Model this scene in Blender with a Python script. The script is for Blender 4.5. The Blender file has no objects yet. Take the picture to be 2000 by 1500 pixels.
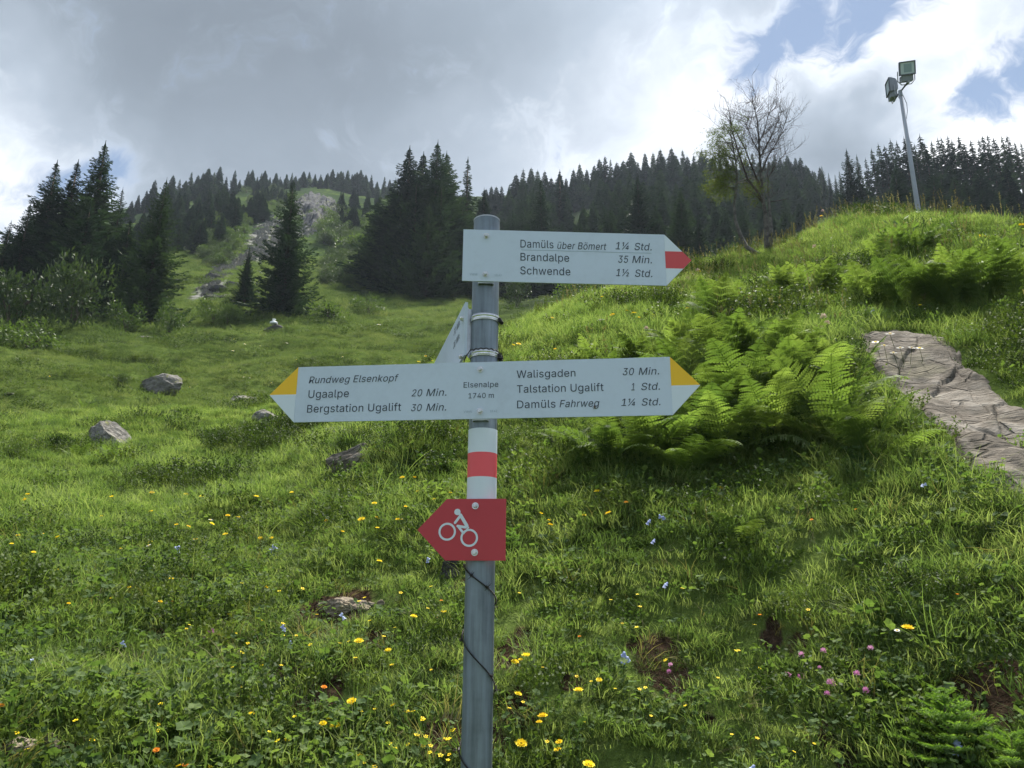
import bpy, math, random
import numpy as np
from mathutils import Vector, Matrix

random.seed(7)
rng = np.random.default_rng(11)
SC = bpy.context.scene
COL = SC.collection

# ------------------------------------------------------------------ camera
F_PX, CX, CY = 1500.0, 1000.0, 750.0          # photograph 2000 x 1500
PITCH, ROLL = math.radians(15.9), math.radians(0.5)
CAMZ = 1.6
cam_d = bpy.data.cameras.new('camera')
cam = bpy.data.objects.new('camera', cam_d)
COL.objects.link(cam)
CM = Matrix.Rotation(math.pi / 2 + PITCH, 3, 'X') @ Matrix.Rotation(ROLL, 3, 'Z')
cam.matrix_world = Matrix.Translation((0, 0, CAMZ)) @ CM.to_4x4()
cam_d.sensor_width = 36.0
cam_d.lens = 36.0 * F_PX / 2000.0
cam_d.clip_start = 0.05
cam_d.clip_end = 6000
SC.camera = cam
CMn = np.array(CM)


def ray(u, v):
    """unit direction in the place along which photograph pixel (u, v) looks"""
    d = CM @ Vector(((u - CX) / F_PX, (CY - v) / F_PX, -1.0))
    return d.normalized()


def azel(u, v):
    d = ray(u, v)
    return math.atan2(d.x, d.y), d.z / math.hypot(d.x, d.y)


# ------------------------------------------------------------------ sun, sky, exposure
SUN_EL, SUN_AZ = math.radians(62), math.radians(22)      # azimuth clockwise from +Y (ahead of the camera)
sun_d = bpy.data.lights.new('sun', 'SUN')
sun_d.energy = 4.6
sun_d.angle = math.radians(12)
sun_d.color = (1.0, 0.95, 0.86)
sun = bpy.data.objects.new('sun', sun_d)
COL.objects.link(sun)
sd = Vector((math.sin(SUN_AZ) * math.cos(SUN_EL), math.cos(SUN_AZ) * math.cos(SUN_EL), math.sin(SUN_EL)))
sun.rotation_euler = sd.to_track_quat('Z', 'Y').to_euler()
SC.view_settings.view_transform = 'Standard'
SC.view_settings.look = 'None'
SC.view_settings.gamma = 1.0
SC.view_settings.use_curve_mapping = False
SC.view_settings.exposure = 1.4
SC.render.engine = 'CYCLES'
SC.cycles.max_bounces = 6
SC.cycles.diffuse_bounces = 3
SC.cycles.transmission_bounces = 4
SC.cycles.volume_bounces = 0
SC.cycles.use_denoising = True


class NB:
    """small node builder: every method takes sockets or numbers and returns a socket"""
    def __init__(self, nt):
        self.nt = nt
        self.n = nt.nodes
        self.l = nt.links

    def put(self, sock, val):
        if val is None:
            return
        if hasattr(val, 'is_linked'):
            self.l.new(val, sock)
        else:
            if hasattr(sock.default_value, '__len__') and not hasattr(val, '__len__'):
                val = (val,) * len(sock.default_value)
            if hasattr(sock.default_value, '__len__') and len(sock.default_value) == 4 and len(val) == 3:
                val = (*val, 1)
            sock.default_value = val

    def m(self, op, a, b=None, c=None, clamp=False):
        x = self.n.new('ShaderNodeMath')
        x.operation = op
        x.use_clamp = clamp
        for s, v in zip(x.inputs, (a, b, c)):
            self.put(s, v)
        return x.outputs[0]

    def vm(self, op, a, b=None, out=0):
        x = self.n.new('ShaderNodeVectorMath')
        x.operation = op
        self.put(x.inputs[0], a)
        if op == 'SCALE':
            self.put(x.inputs['Scale'], b)
        else:
            self.put(x.inputs[1], b)
        return x.outputs[out]

    def noise(self, vec, scale, detail=4, rough=0.55, dist=0.0, out='Fac', dim='3D'):
        x = self.n.new('ShaderNodeTexNoise')
        x.noise_dimensions = dim
        self.put(x.inputs['Vector'], vec)
        x.inputs['Scale'].default_value = scale
        x.inputs['Detail'].default_value = detail
        x.inputs['Roughness'].default_value = rough
        x.inputs['Distortion'].default_value = dist
        return x.outputs[out]

    def vor(self, vec, scale, feature='F1', out='Distance'):
        x = self.n.new('ShaderNodeTexVoronoi')
        x.feature = feature
        self.put(x.inputs['Vector'], vec)
        x.inputs['Scale'].default_value = scale
        return x.outputs[out]

    def mix(self, f, a, b, typ='RGBA', blend='MIX'):
        x = self.n.new('ShaderNodeMix')
        x.data_type = typ
        if typ == 'RGBA':
            x.blend_type = blend
            i, o = (0, 6, 7), 2
        else:
            i, o = (0, 2, 3), 0
        for k, v in zip(i, (f, a, b)):
            self.put(x.inputs[k], v)
        return x.outputs[o]

    def ss(self, x, lo, hi):
        r = self.n.new('ShaderNodeMapRange')
        r.interpolation_type = 'SMOOTHSTEP'
        self.put(r.inputs[0], x)
        r.inputs[1].default_value = lo
        r.inputs[2].default_value = hi
        return r.outputs[0]

    def ramp(self, f, stops):
        r = self.n.new('ShaderNodeValToRGB')
        e = r.color_ramp.elements
        while len(e) < len(stops):
            e.new(0.5)
        for k, (p, c) in enumerate(stops):
            e[k].position = p
            e[k].color = (*c, 1)
        self.put(r.inputs[0], f)
        return r.outputs[0]

    def bump(self, h, strength=0.5, dist=0.02):
        b = self.n.new('ShaderNodeBump')
        b.inputs['Strength'].default_value = strength
        b.inputs['Distance'].default_value = dist
        self.put(b.inputs['Height'], h)
        return b.outputs[0]


# world: physical sky seen through broken cloud
W = bpy.data.worlds.new('World')
SC.world = W
W.use_nodes = True
wt = W.node_tree
wt.nodes.clear()
B = NB(wt)
SKY_STRENGTH = 0.10
sky = wt.nodes.new('ShaderNodeTexSky')
sky.sky_type = 'NISHITA'
sky.sun_disc = False
sky.sun_elevation = SUN_EL
sky.sun_rotation = SUN_AZ
sky.altitude = 1700
sky.air_density = 1.2
sky.dust_density = 0.6
W.cycles.sampling_method = 'MANUAL'
W.cycles.sample_map_resolution = 256
tc = wt.nodes.new('ShaderNodeTexCoord')
D = B.vm('NORMALIZE', tc.outputs['Generated'])
sep = wt.nodes.new('ShaderNodeSeparateXYZ')
wt.links.new(D, sep.inputs[0])
zup = B.m('ADD', B.m('MAXIMUM', sep.outputs[2], 0.0), 0.42)
cmb = wt.nodes.new('ShaderNodeCombineXYZ')
B.put(cmb.inputs[0], B.m('DIVIDE', sep.outputs[0], zup))
B.put(cmb.inputs[1], B.m('DIVIDE', sep.outputs[1], zup))
B.put(cmb.inputs[2], 0.37)
cp = cmb.outputs[0]


def blob(u, v, k, jit=None):
    """soft round patch of sky round the direction (u, v), 1 in its middle"""
    d = ray(u, v)
    dd = B.vm('DOT_PRODUCT', D if jit is None else jit, (d.x, d.y, d.z), out='Value')
    return B.m('EXPONENT', B.m('MULTIPLY', B.m('SUBTRACT', dd, 1.0), k))


warp = B.vm('SCALE', B.vm('SUBTRACT', B.noise(D, 5.0, 4, 0.6, out='Color'), (0.5, 0.5, 0.5)), 0.16)
Dj = B.vm('NORMALIZE', B.vm('ADD', D, warp))
cpw = B.vm('ADD', cp, warp)
n_big = B.noise(cpw, 1.6, 2, 0.5)
n_mid = B.noise(cpw, 4.2, 5, 0.60, 0.3)
n_fin = B.noise(B.vm('ADD', cpw, (5.0, 2.0, 1.0)), 7.5, 6, 0.60, 0.25)
wisp = B.noise(B.vm('ADD', D, warp), 9.0, 6, 0.62, 0.6)
gaps = None
for (u, v, k, a) in ((1500, 105, 1000, .36), (1420, 155, 1500, .26), (1565, 40, 1500, .25), (1675, 50, 1600, .36), (1915, 205, 1300, .38), (1985, 120, 1500, .22),
                     (95, 335, 1000, .15), (30, 300, 1000, .14), (255, 350, 1200, .30), (2350, 250, 300, .3), (-350, 400, 300, .3), (1850, -450, 100, .4)):
    g = B.m('MULTIPLY', blob(u, v, k, Dj), a)
    gaps = g if gaps is None else B.m('ADD', gaps, g)
# signed cloud thickness: > 0 cloud, < 0 clear
cover = B.m('ADD', 0.02, B.m('MULTIPLY', B.ss(sep.outputs[1], -0.35, 0.55), 0.23))      # the cloud breaks up away from the mountain
thick = B.m('SUBTRACT', B.m('ADD', cover, B.m('MULTIPLY', B.m('SUBTRACT', wisp, 0.5), 1.25)), gaps)
mask = B.ss(thick, -0.14, 0.16)
edge = B.m('SUBTRACT', 1.0, B.ss(thick, -0.05, 0.26))
bright = None
for (u, v, k, a) in ((1640, 230, 12, .26), (1620, 110, 400, .22), (1350, 310, 90, .12), (1880, 330, 200, .22), (1980, 330, 150, .16),
                     (-20, 260, 120, .26), (60, 400, 120, .20), (330, 320, 120, .08), (960, 330, 60, .13), (1130, 180, 60, .06), (620, 340, 70, .08), (1790, 130, 500, .26), (1280, 190, 300, .10), (1230, 40, 200, .07),
                     (1650, 245, 330, -.36), (1760, 265, 500, -.24), (1540, 270, 500, -.18), (700, -50, 12, -.26), (300, 60, 40, -.10), (820, 110, 30, -.13), (1450, 20, 120, -.10), (1150, 60, 150, -.06), (1900, 100, 700, -.14)):
    g = B.m('MULTIPLY', blob(u, v, k, Dj), a)
    bright = g if bright is None else B.m('ADD', bright, g)
lum = B.m('ADD', B.m('ADD', 0.54, bright), B.m('MULTIPLY', B.m('SUBTRACT', n_big, 0.5), 0.26))
lum = B.m('ADD', lum, B.m('MULTIPLY', B.m('SUBTRACT', n_mid, 0.5), B.m('ADD', 0.22, B.m('MULTIPLY', B.m('MAXIMUM', bright, 0.0), 0.6))))
lum = B.m('ADD', lum, B.m('MULTIPLY', B.m('SUBTRACT', n_fin, 0.5), B.m('ADD', 0.05, B.m('MULTIPLY', B.m('MAXIMUM', bright, 0.0), 1.5))))
lum = B.m('ADD', lum, B.m('MULTIPLY', edge, 0.18))
tone = B.ramp(lum, [(0.20, (0.17, 0.205, 0.25)), (0.42, (0.245, 0.295, 0.355)), (0.62, (0.41, 0.475, 0.56)), (0.82, (0.72, 0.78, 0.87)), (1.0, (1.05, 1.06, 1.08))])
tone = B.vm('SCALE', tone, B.m('MULTIPLY', 0.43 / SKY_STRENGTH, B.m('ADD', 1.0, B.m('MULTIPLY', B.ss(sep.outputs[2], 0.60, 0.98), 2.0))))   # cloud is brightest overhead
blue = B.vm('SCALE', sky.outputs[0], 0.40)
blue = B.mix(0.16, blue, (2.6, 3.3, 4.2))              # thin veil over the blue
col = B.mix(mask, blue, tone)
bg = wt.nodes.new('ShaderNodeBackground')
bg.inputs['Strength'].default_value = SKY_STRENGTH
wt.links.new(col, bg.inputs['Color'])
wo = wt.nodes.new('ShaderNodeOutputWorld')
wt.links.new(bg.outputs[0], wo.inputs['Surface'])


# ------------------------------------------------------------------ helpers
def link(o, parent=None):
    COL.objects.link(o)
    if parent is not None:
        o.parent = parent
    return o


def tag(o, label=None, cat=None, group=None, kind=None):
    if label: o['label'] = label
    if cat: o['category'] = cat
    if group: o['group'] = group
    if kind: o['kind'] = kind
    return o


def thing(name, label, cat, loc=(0, 0, 0), group=None):
    o = bpy.data.objects.new(name, None)
    o.empty_display_size = 0.1
    o.location = loc
    link(o)
    return tag(o, label, cat, group)


class MB:
    """collects faces; build() links them as ONE mesh object"""
    def __init__(self):
        self.v = []
        self.f = []
        self.mi = []
        self.cur = 0

    def add(self, vs, fs):
        b = len(self.v)
        self.v.extend([tuple(p) for p in vs])
        for f in fs:
            self.f.append(tuple(b + i for i in f))
            self.mi.append(self.cur)

    def quad(self, a, b, c, d):
        self.add((a, b, c, d), ((0, 1, 2, 3),))

    def tri(self, a, b, c):
        self.add((a, b, c), ((0, 1, 2),))

    def box(self, x0, y0, z0, x1, y1, z1):
        vs = [(x, y, z) for z in (z0, z1) for y in (y0, y1) for x in (x0, x1)]
        self.add(vs, ((0, 2, 3, 1), (4, 5, 7, 6), (0, 1, 5, 4), (2, 6, 7, 3), (1, 3, 7, 5), (0, 4, 6, 2)))

    def tube(self, pts, rads, n=8, cap=True):
        pts = [Vector(p) for p in pts]
        if not hasattr(rads, '__len__'):
            rads = [rads] * len(pts)
        vs, fs = [], []
        up = Vector((0, 0, 1))
        t0 = (pts[1] - pts[0]).normalized()
        if abs(t0.dot(up)) > 0.9:
            up = Vector((1, 0, 0))
        side = t0.cross(up).normalized()
        for i, p in enumerate(pts):
            t = (pts[min(i + 1, len(pts) - 1)] - pts[max(i - 1, 0)]).normalized()
            side = (side - t * side.dot(t)).normalized()
            w = t.cross(side)
            for k in range(n):
                a = 2 * math.pi * k / n
                vs.append(p + (side * math.cos(a) + w * math.sin(a)) * rads[i])
        for i in range(len(pts) - 1):
            for k in range(n):
                a, b = i * n + k, i * n + (k + 1) % n
                fs.append((a, b, b + n, a + n))
        if cap:
            fs.append(tuple(range(n - 1, -1, -1)))
            fs.append(tuple((len(pts) - 1) * n + k for k in range(n)))
        self.add(vs, fs)

    def prism(self, poly, d0, d1, fn):
        """poly in 2-D (s, h); fn(s, h, d) -> point; extruded from depth d0 (front) to d1"""
        n = len(poly)
        vs = [fn(s, h, d0) for s, h in poly] + [fn(s, h, d1) for s, h in poly]
        fs = [tuple(range(n)), tuple(range(2 * n - 1, n - 1, -1))]
        fs += [(i, i + n, (i + 1) % n + n, (i + 1) % n) for i in range(n)]
        self.add(vs, fs)

    def mesh(self, name, mats, smooth=False):
        me = bpy.data.meshes.new(name)
        me.from_pydata(self.v, [], self.f)
        if not isinstance(mats, (list, tuple)):
            mats = [mats]
        for m_ in mats:
            me.materials.append(m_)
        if len(mats) > 1:
            me.polygons.foreach_set('material_index', self.mi)
        if smooth:
            me.polygons.foreach_set('use_smooth', [True] * len(me.polygons))
        me.update()
        return me

    def build(self, name, mats, parent=None, smooth=False, loc=None):
        o = bpy.data.objects.new(name, self.mesh(name, mats, smooth))
        if loc is not None:
            o.location = loc
        return link(o, parent)


def copy_tree(o, parent=None):
    c = o.copy()
    COL.objects.link(c)
    c.parent = parent
    for ch in o.children:
        copy_tree(ch, c)
    return c


def mat(name, base, rough=0.8, metal=0.0, spec=0.3):
    m_ = bpy.data.materials.new(name)
    m_.use_nodes = True
    nt = m_.node_tree
    b = NB(nt)
    p = nt.nodes['Principled BSDF']
    p.inputs['Base Color'].default_value = (*base, 1)
    p.inputs['Roughness'].default_value = rough
    p.inputs['Metallic'].default_value = metal
    p.inputs['Specular IOR Level'].default_value = spec
    return m_, b, p


def wpos(b):
    return b.n.new('ShaderNodeNewGeometry').outputs['Position']


def opos(b):
    return b.n.new('ShaderNodeTexCoord').outputs['Object']


def leaf_mat(name, dark, mid, light, trans=0.35, world_scale=0.35, rough=0.6, tipcol=None, rand=0.5, tmul=(1.25, 1.35, 0.55)):
    """leaf: colour drifts over the ground and from plant to plant, thin enough to let light through"""
    m_ = bpy.data.materials.new(name)
    m_.use_nodes = True
    nt = m_.node_tree
    nt.nodes.clear()
    b = NB(nt)
    oi = nt.nodes.new('ShaderNodeObjectInfo')
    w = b.noise(wpos(b), world_scale, 4, 0.6)
    w2 = b.noise(wpos(b), world_scale * 9, 2, 0.5)
    f = b.m('ADD', b.m('MULTIPLY', w, 1.0 - rand), b.m('MULTIPLY', oi.outputs['Random'], rand))
    f = b.m('ADD', f, b.m('MULTIPLY', b.m('SUBTRACT', w2, 0.5), 0.5))
    c = b.ramp(f, [(0.22, dark), (0.5, mid), (0.78, light)])
    pr = nt.nodes.new('ShaderNodeBsdfPrincipled')
    b.put(pr.inputs['Base Color'], c)
    pr.inputs['Roughness'].default_value = rough
    pr.inputs['Specular IOR Level'].default_value = 0.12
    tr = nt.nodes.new('ShaderNodeBsdfTranslucent')
    b.put(tr.inputs['Color'], b.mix(1.0, c, tmul, blend='MULTIPLY'))
    mx = nt.nodes.new('ShaderNodeMixShader')
    mx.inputs[0].default_value = trans
    nt.links.new(pr.outputs[0], mx.inputs[1])
    nt.links.new(tr.outputs[0], mx.inputs[2])
    out = nt.nodes.new('ShaderNodeOutputMaterial')
    nt.links.new(mx.outputs[0], out.inputs[0])
    return m_


# ------------------------------------------------------------------ terrain: measured points (photo pixel, distance in metres)
CTRL = [
    # u=-150..0 far left
    (-300, 1500, 2.6), (-300, 1200, 4.3), (-300, 950, 7.5), (-300, 800, 14), (-300, 690, 28), (-300, 620, 45),
    (0, 1500, 2.6), (0, 1300, 3.4), (0, 1120, 4.8), (0, 960, 7.5), (0, 850, 11), (0, 755, 18), (0, 690, 28), (0, 630, 42), (0, 560, 58), (0, 510, 80), (0, 495, 120), (0, 490, 180),
    (-300, 540, 80), (-300, 520, 180),
    (250, 1500, 2.6), (250, 1300, 3.3), (250, 1120, 4.6), (250, 960, 7.3), (250, 850, 11.5), (250, 755, 19), (250, 690, 30), (250, 625, 43), (250, 560, 60), (250, 490, 90), (250, 430, 130), (250, 405, 180),
    (450, 1500, 2.6), (450, 1250, 3.5), (450, 1050, 5.1), (450, 900, 8.5), (450, 780, 17), (450, 690, 29), (450, 620, 42), (450, 560, 55), (450, 480, 85), (450, 410, 125), (450, 372, 175),
    (600, 1500, 2.6), (600, 1200, 3.6), (600, 1000, 5.0), (600, 900, 6.8), (600, 790, 14), (600, 690, 28), (600, 610, 45), (600, 550, 60), (600, 450, 95), (600, 390, 140), (600, 362, 175),
    (720, 1500, 2.6), (720, 1200, 3.5), (720, 1000, 4.5), (720, 880, 5.6), (720, 840, 6.4), (720, 800, 12), (720, 700, 26), (720, 620, 45), (720, 550, 65), (720, 450, 100), (720, 375, 170),
    (850, 1500, 2.5), (850, 1200, 3.4), (850, 1000, 4.2), (850, 850, 5.4), (850, 775, 7), (850, 720, 20), (850, 620, 45), (850, 570, 60), (850, 470, 100), (850, 385, 160),
    (1000, 1500, 2.5), (1000, 1200, 3.3), (1000, 1000, 4.0), (1000, 850, 4.9), (1000, 700, 6.6), (1000, 652, 8.2), (1000, 655, 14), (1000, 640, 30), (1000, 590, 55), (1000, 490, 95), (1000, 390, 145),
    (1180, 1500, 2.5), (1180, 1200, 3.2), (1180, 1000, 3.8), (1180, 900, 4.2), (1180, 720, 5.6), (1180, 620, 7.2), (1180, 578, 9.0), (1180, 600, 14), (1180, 600, 35), (1180, 560, 60), (1180, 460, 95), (1180, 385, 140),
    (1400, 1500, 2.5), (1400, 1200, 3.1), (1400, 1000, 3.7), (1400, 900, 4.1), (1400, 720, 5.4), (1400, 612, 7.0), (1400, 540, 9.5), (1400, 530, 12.5), (1400, 530, 18), (1400, 560, 40), (1400, 510, 70), (1400, 430, 100), (1400, 365, 140),
    (1600, 1500, 2.5), (1600, 1200, 3.1), (1600, 1000, 3.7), (1600, 880, 4.2), (1600, 700, 5.4), (1600, 600, 6.8), (1600, 512, 9.2), (1600, 474, 10.8), (1600, 520, 16), (1600, 540, 40), (1600, 490, 70), (1600, 410, 100), (1600, 385, 130),
    (1500, 505, 10.4), (1500, 508, 12.5), (1570, 496, 10.8), (1645, 436, 10.8), (1695, 434, 10.8), (1900, 440, 10.8),
    (1750, 1500, 2.5), (1750, 1200, 3.0), (1750, 1000, 3.6), (1750, 880, 4.2), (1750, 670, 5.8), (1750, 600, 6.8), (1750, 500, 8.8), (1750, 440, 10.8), (1750, 470, 15), (1750, 520, 35), (1750, 490, 60), (1750, 425, 85), (1750, 415, 120),
    (2000, 1500, 2.5), (2000, 1200, 3.0), (2000, 960, 3.9), (2000, 800, 4.9), (2000, 640, 6.3), (2000, 500, 8.6), (2000, 452, 10.6), (2000, 480, 15), (2000, 530, 35), (2000, 490, 60), (2000, 425, 85), (2000, 415, 120),
    (720, 380, 188), (850, 392, 185), (1000, 385, 185), (250, 410, 188), (450, 375, 188), (600, 366, 188), (1180, 375, 185), (1400, 360, 185), (1600, 380, 160), (1600, 385, 185), (1750, 415, 150), (1750, 420, 185), (2000, 415, 150), (2000, 420, 185), (2300, 420, 150), (2300, 420, 185),
    (2300, 1500, 2.5), (2300, 1200, 3.0), (2300, 960, 3.9), (2300, 640, 6.3), (2300, 450, 10.4), (2300, 530, 35), (2300, 490, 60), (2300, 425, 85),
]
KA = 2.2
pts, val = [], []
for (u, v, r) in CTRL:
    a, t = azel(u, v)
    pts.append((a * KA, math.log(r)))
    val.append(t)
for a in (-0.75, -0.45, -0.15, 0.15, 0.45, 0.75):
    for r, z in ((0.6, -1.52), (1.1, -1.40), (1.7, -1.12)):
        pts.append((a * KA, math.log(r)))
        val.append(z / r)
pts = np.array(pts)
val = np.array(val)


def phi(d2):
    return np.sqrt(d2 + 0.0004)


dd = ((pts[:, None, :] - pts[None]) ** 2).sum(-1)
A = np.zeros((len(pts) + 3, len(pts) + 3))
A[:len(pts), :len(pts)] = phi(dd) - 0.015 * np.eye(len(pts))
A[:len(pts), len(pts)] = 1
A[:len(pts), len(pts) + 1:] = pts
A[len(pts):, :len(pts)] = A[:len(pts), len(pts):].T
WTS = np.linalg.solve(A, np.concatenate([val, np.zeros(3)]))


def T_base(a, lr):
    a = np.asarray(a, float) * KA
    lr = np.asarray(lr, float)
    sh = a.shape
    q = np.stack([a.ravel(), lr.ravel()], 1)
    out = np.empty(len(q))
    for i in range(0, len(q), 20000):
        c = q[i:i + 20000]
        d2 = ((c[:, None, :] - pts[None]) ** 2).sum(-1)
        out[i:i + 20000] = phi(d2) @ WTS[:len(pts)] + WTS[len(pts)] + c @ WTS[len(pts) + 1:]
    return out.reshape(sh)


def _hash(ix, iy, s):
    h = (ix.astype(np.int64) * 374761393 + iy.astype(np.int64) * 668265263 + s * 974634533) & 0x7fffffff
    h = ((h ^ (h >> 13)) * 1274126177) & 0x7fffffff
    return ((h ^ (h >> 16)) & 0xffff) / 65535.0


def vnoise(x, y, s=0):
    ix, iy = np.floor(x), np.floor(y)
    fx, fy = x - ix, y - iy
    fx = fx * fx * (3 - 2 * fx)
    fy = fy * fy * (3 - 2 * fy)
    a = _hash(ix, iy, s); b = _hash(ix + 1, iy, s); c = _hash(ix, iy + 1, s); d = _hash(ix + 1, iy + 1, s)
    return (a * (1 - fx) + b * fx) * (1 - fy) + (c * (1 - fx) + d * fx) * fy - 0.5


def fbm(x, y, o=4, s=0):
    t, amp = 0, 1.0
    for k in range(o):
        t = t + amp * vnoise(x * 2 ** k + 17.3 * k, y * 2 ** k - 9.1 * k, s + k)
        amp *= 0.5
    return t


def sat(x):
    return np.clip(x, 0, 1)


# the polar grid of the ground sheet (it is finer where the ground is near)
A_F = np.arange(-46, 46.01, 0.17)
A_B = np.concatenate([np.arange(49, 180, 6), np.arange(180, 311, 6)])
AZ = np.radians(np.concatenate([A_F, A_B]))
NR = 430
LR = np.linspace(math.log(0.5), math.log(210), NR)
LR = np.concatenate([LR, np.log([240, 290, 380, 520, 750, 1100, 1700, 2500])])
AZn = (AZ + math.pi) % (2 * math.pi) - math.pi
GA, GL = np.meshgrid(AZn, LR, indexing='ij')
RR = np.exp(GL)
aE = np.clip(GA, -0.72, 0.72)
TB = T_base(aE, np.minimum(GL, math.log(185)))
Z = TB * np.minimum(RR, 185)
back = sat((np.abs(GA) - 0.85) / 0.9)                    # behind the camera the slope falls away gently
Z = Z * (1 - back) + (-1.5 - 0.12 * RR ** 0.9) * back
Z -= np.maximum(RR - 185, 0) * 0.16                       # beyond the ridge the mountain drops again
Z = np.maximum(Z, -260 - 0 * RR)
GX, GY = RR * np.sin(GA), RR * np.cos(GA)


def bumps(x, y, r):
    h = 0.050 * fbm(x * 4.5, y * 4.5, 3, 3) + 0.14 * fbm(x * 1.5, y * 1.5, 3, 9) * sat(r / 3.5)
    h = h + 0.40 * fbm(x / 2.6, y / 1.7, 4, 21) * sat((r - 4) / 10)
    ter = vnoise(x / 7.0 + 3 * vnoise(x / 11, y / 11, 5), y / 1.5 + 1.5 * vnoise(x / 5, y / 5, 6), 31)
    h = h + 0.7 * ter * sat((r - 9) / 10) * sat((80 - r) / 40)
    h = h + 2.4 * fbm(x / 16, y / 16, 4, 41) * sat((r - 40) / 60)
    return h


Z += bumps(GX, GY, RR)
Z += CAMZ
NA = len(AZ)
XF0 = math.radians(-46); DXA = math.radians(0.17); NAF = len(A_F)


def ground_z(x, y):
    """height of the ground sheet (vectorised, front sector)"""
    x = np.asarray(x, float); y = np.asarray(y, float)
    a = np.arctan2(x, y); r = np.hypot(x, y)
    fa = np.clip((a - XF0) / DXA, 0, NAF - 1.001)
    fr = np.clip((np.log(r) - LR[0]) / (LR[1] - LR[0]), 0, NR - 1.001)
    i = fa.astype(int); j = fr.astype(int)
    fa = fa - i; fr = fr - j
    return (Z[i, j] * (1 - fa) + Z[i + 1, j] * fa) * (1 - fr) + (Z[i, j + 1] * (1 - fa) + Z[i + 1, j + 1] * fa) * fr


def hit(u, v, rmin=1.5, rmax=200):
    """where the look through (u, v) first meets the ground"""
    a, t = azel(u, v)
    r = np.exp(np.linspace(math.log(rmin), math.log(rmax), 1400))
    z = ground_z(r * math.sin(a), r * math.cos(a)) - CAMZ
    k = np.argmax(z / r >= t)
    if z[k] / r[k] < t:
        k = int(np.argmax(z / r))
    rr = r[k]
    return Vector((rr * math.sin(a), rr * math.cos(a), float(z[k]) + CAMZ))


def at(u, v, r):
    """point at horizontal distance r along the look through (u, v)"""
    a, t = azel(u, v)
    return Vector((r * math.sin(a), r * math.cos(a), t * r + CAMZ))


def stand(u, r, v=600):
    """point of the ground at horizontal distance r in the bearing of column u"""
    a, t = azel(u, v)
    x, y = r * math.sin(a), r * math.cos(a)
    return Vector((x, y, float(ground_z(x, y))))

# ------------------------------------------------------------------ ground
def ground_material():
    m_, b, p = mat('turf_soil', (0.05, 0.06, 0.02), 1.0, 0, 0.0)
    w = wpos(b)
    n1 = b.noise(w, 0.5, 5, 0.6)
    n2 = b.noise(w, 6.0, 6, 0.65)
    n3 = b.noise(w, 45.0, 3, 0.6)
    turf = b.ramp(b.m('ADD', b.m('MULTIPLY', n1, 0.5), b.m('MULTIPLY', n2, 0.5)),
                  [(0.30, (0.035, 0.050, 0.014)), (0.48, (0.062, 0.092, 0.022)), (0.62, (0.090, 0.125, 0.032)), (0.75, (0.115, 0.135, 0.045))])
    soil = b.ramp(n3, [(0.3, (0.018, 0.012, 0.008)), (0.7, (0.055, 0.038, 0.026))])
    at_ = b.n.new('ShaderNodeAttribute')
    at_.attribute_name = 'soil'
    sm = b.ss(b.m('ADD', at_.outputs['Fac'], b.m('MULTIPLY', b.m('SUBTRACT', n2, 0.5), 0.8)), 0.30, 0.55)
    dist = b.vm('LENGTH', w, out='Value')
    c = b.mix(sm, turf, soil)
    # thin stony ground of the steep slope far behind
    st = b.ss(b.noise(w, 0.09, 5, 0.6), 0.56, 0.64)
    st = b.m('MULTIPLY', st, b.ss(dist, 80.0, 110.0))
    c = b.mix(b.m('MULTIPLY', st, 0.4), c, (0.105, 0.11, 0.09))
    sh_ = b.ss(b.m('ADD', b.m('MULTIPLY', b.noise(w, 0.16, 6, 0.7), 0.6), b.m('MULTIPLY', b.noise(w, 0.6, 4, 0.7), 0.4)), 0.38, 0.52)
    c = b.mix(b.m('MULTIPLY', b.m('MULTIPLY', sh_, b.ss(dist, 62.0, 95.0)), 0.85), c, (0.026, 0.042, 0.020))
    sr_ = b.n.new('ShaderNodeAttribute')
    sr_.attribute_name = 'rubble'
    rub = b.ramp(b.vor(w, 1.3), [(0.1, (0.15, 0.15, 0.14)), (0.4, (0.20, 0.20, 0.185)), (0.62, (0.06, 0.065, 0.045))])
    c = b.mix(b.ss(b.m('ADD', sr_.outputs['Fac'], b.m('MULTIPLY', b.m('SUBTRACT', b.noise(w, 0.5, 5, 0.7), 0.5), 1.3)), 0.35, 0.6), c, rub)
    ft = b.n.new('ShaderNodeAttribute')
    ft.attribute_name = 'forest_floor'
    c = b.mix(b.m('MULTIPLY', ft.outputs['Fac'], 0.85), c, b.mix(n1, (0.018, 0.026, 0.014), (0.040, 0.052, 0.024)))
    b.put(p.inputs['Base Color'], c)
    b.put(p.inputs['Normal'], b.bump(b.m('ADD', n2, b.m('MULTIPLY', n3, 0.4)), 0.8, 0.05))
    return m_


# bare patches of earth: photo pixel of the middle, radius in metres
SOIL_PX = [(655, 1195, .22), (505, 1212, .13), (435, 1322, .15), (555, 1318, .11), (740, 1256, .09), (1000, 1272, .15), (1300, 1292, .15), (595, 1385, .07), (1490, 1228, .10), (1245, 1262, .07),
           (865, 1440, .12), (1015, 1385, .10), (1925, 1345, .13), (268, 1292, .07), (640, 1345, .09), (1640, 1452, .10), (378, 1312, .08), (900, 1150, .10), (1240, 1400, .06), (1560, 1262, .06),
           (140, 1465, .08), (25, 1460, .10), (715, 900, .16), (265, 1170, .08), (1120, 1330, .07), (1770, 1480, .06), (1380, 1395, .05), (300, 1245, .05), (960, 1460, .08), (180, 1080, .07)]
SOIL_XY = np.array([(hit(u, v).x, hit(u, v).y, r) for u, v, r in SOIL_PX])


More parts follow.
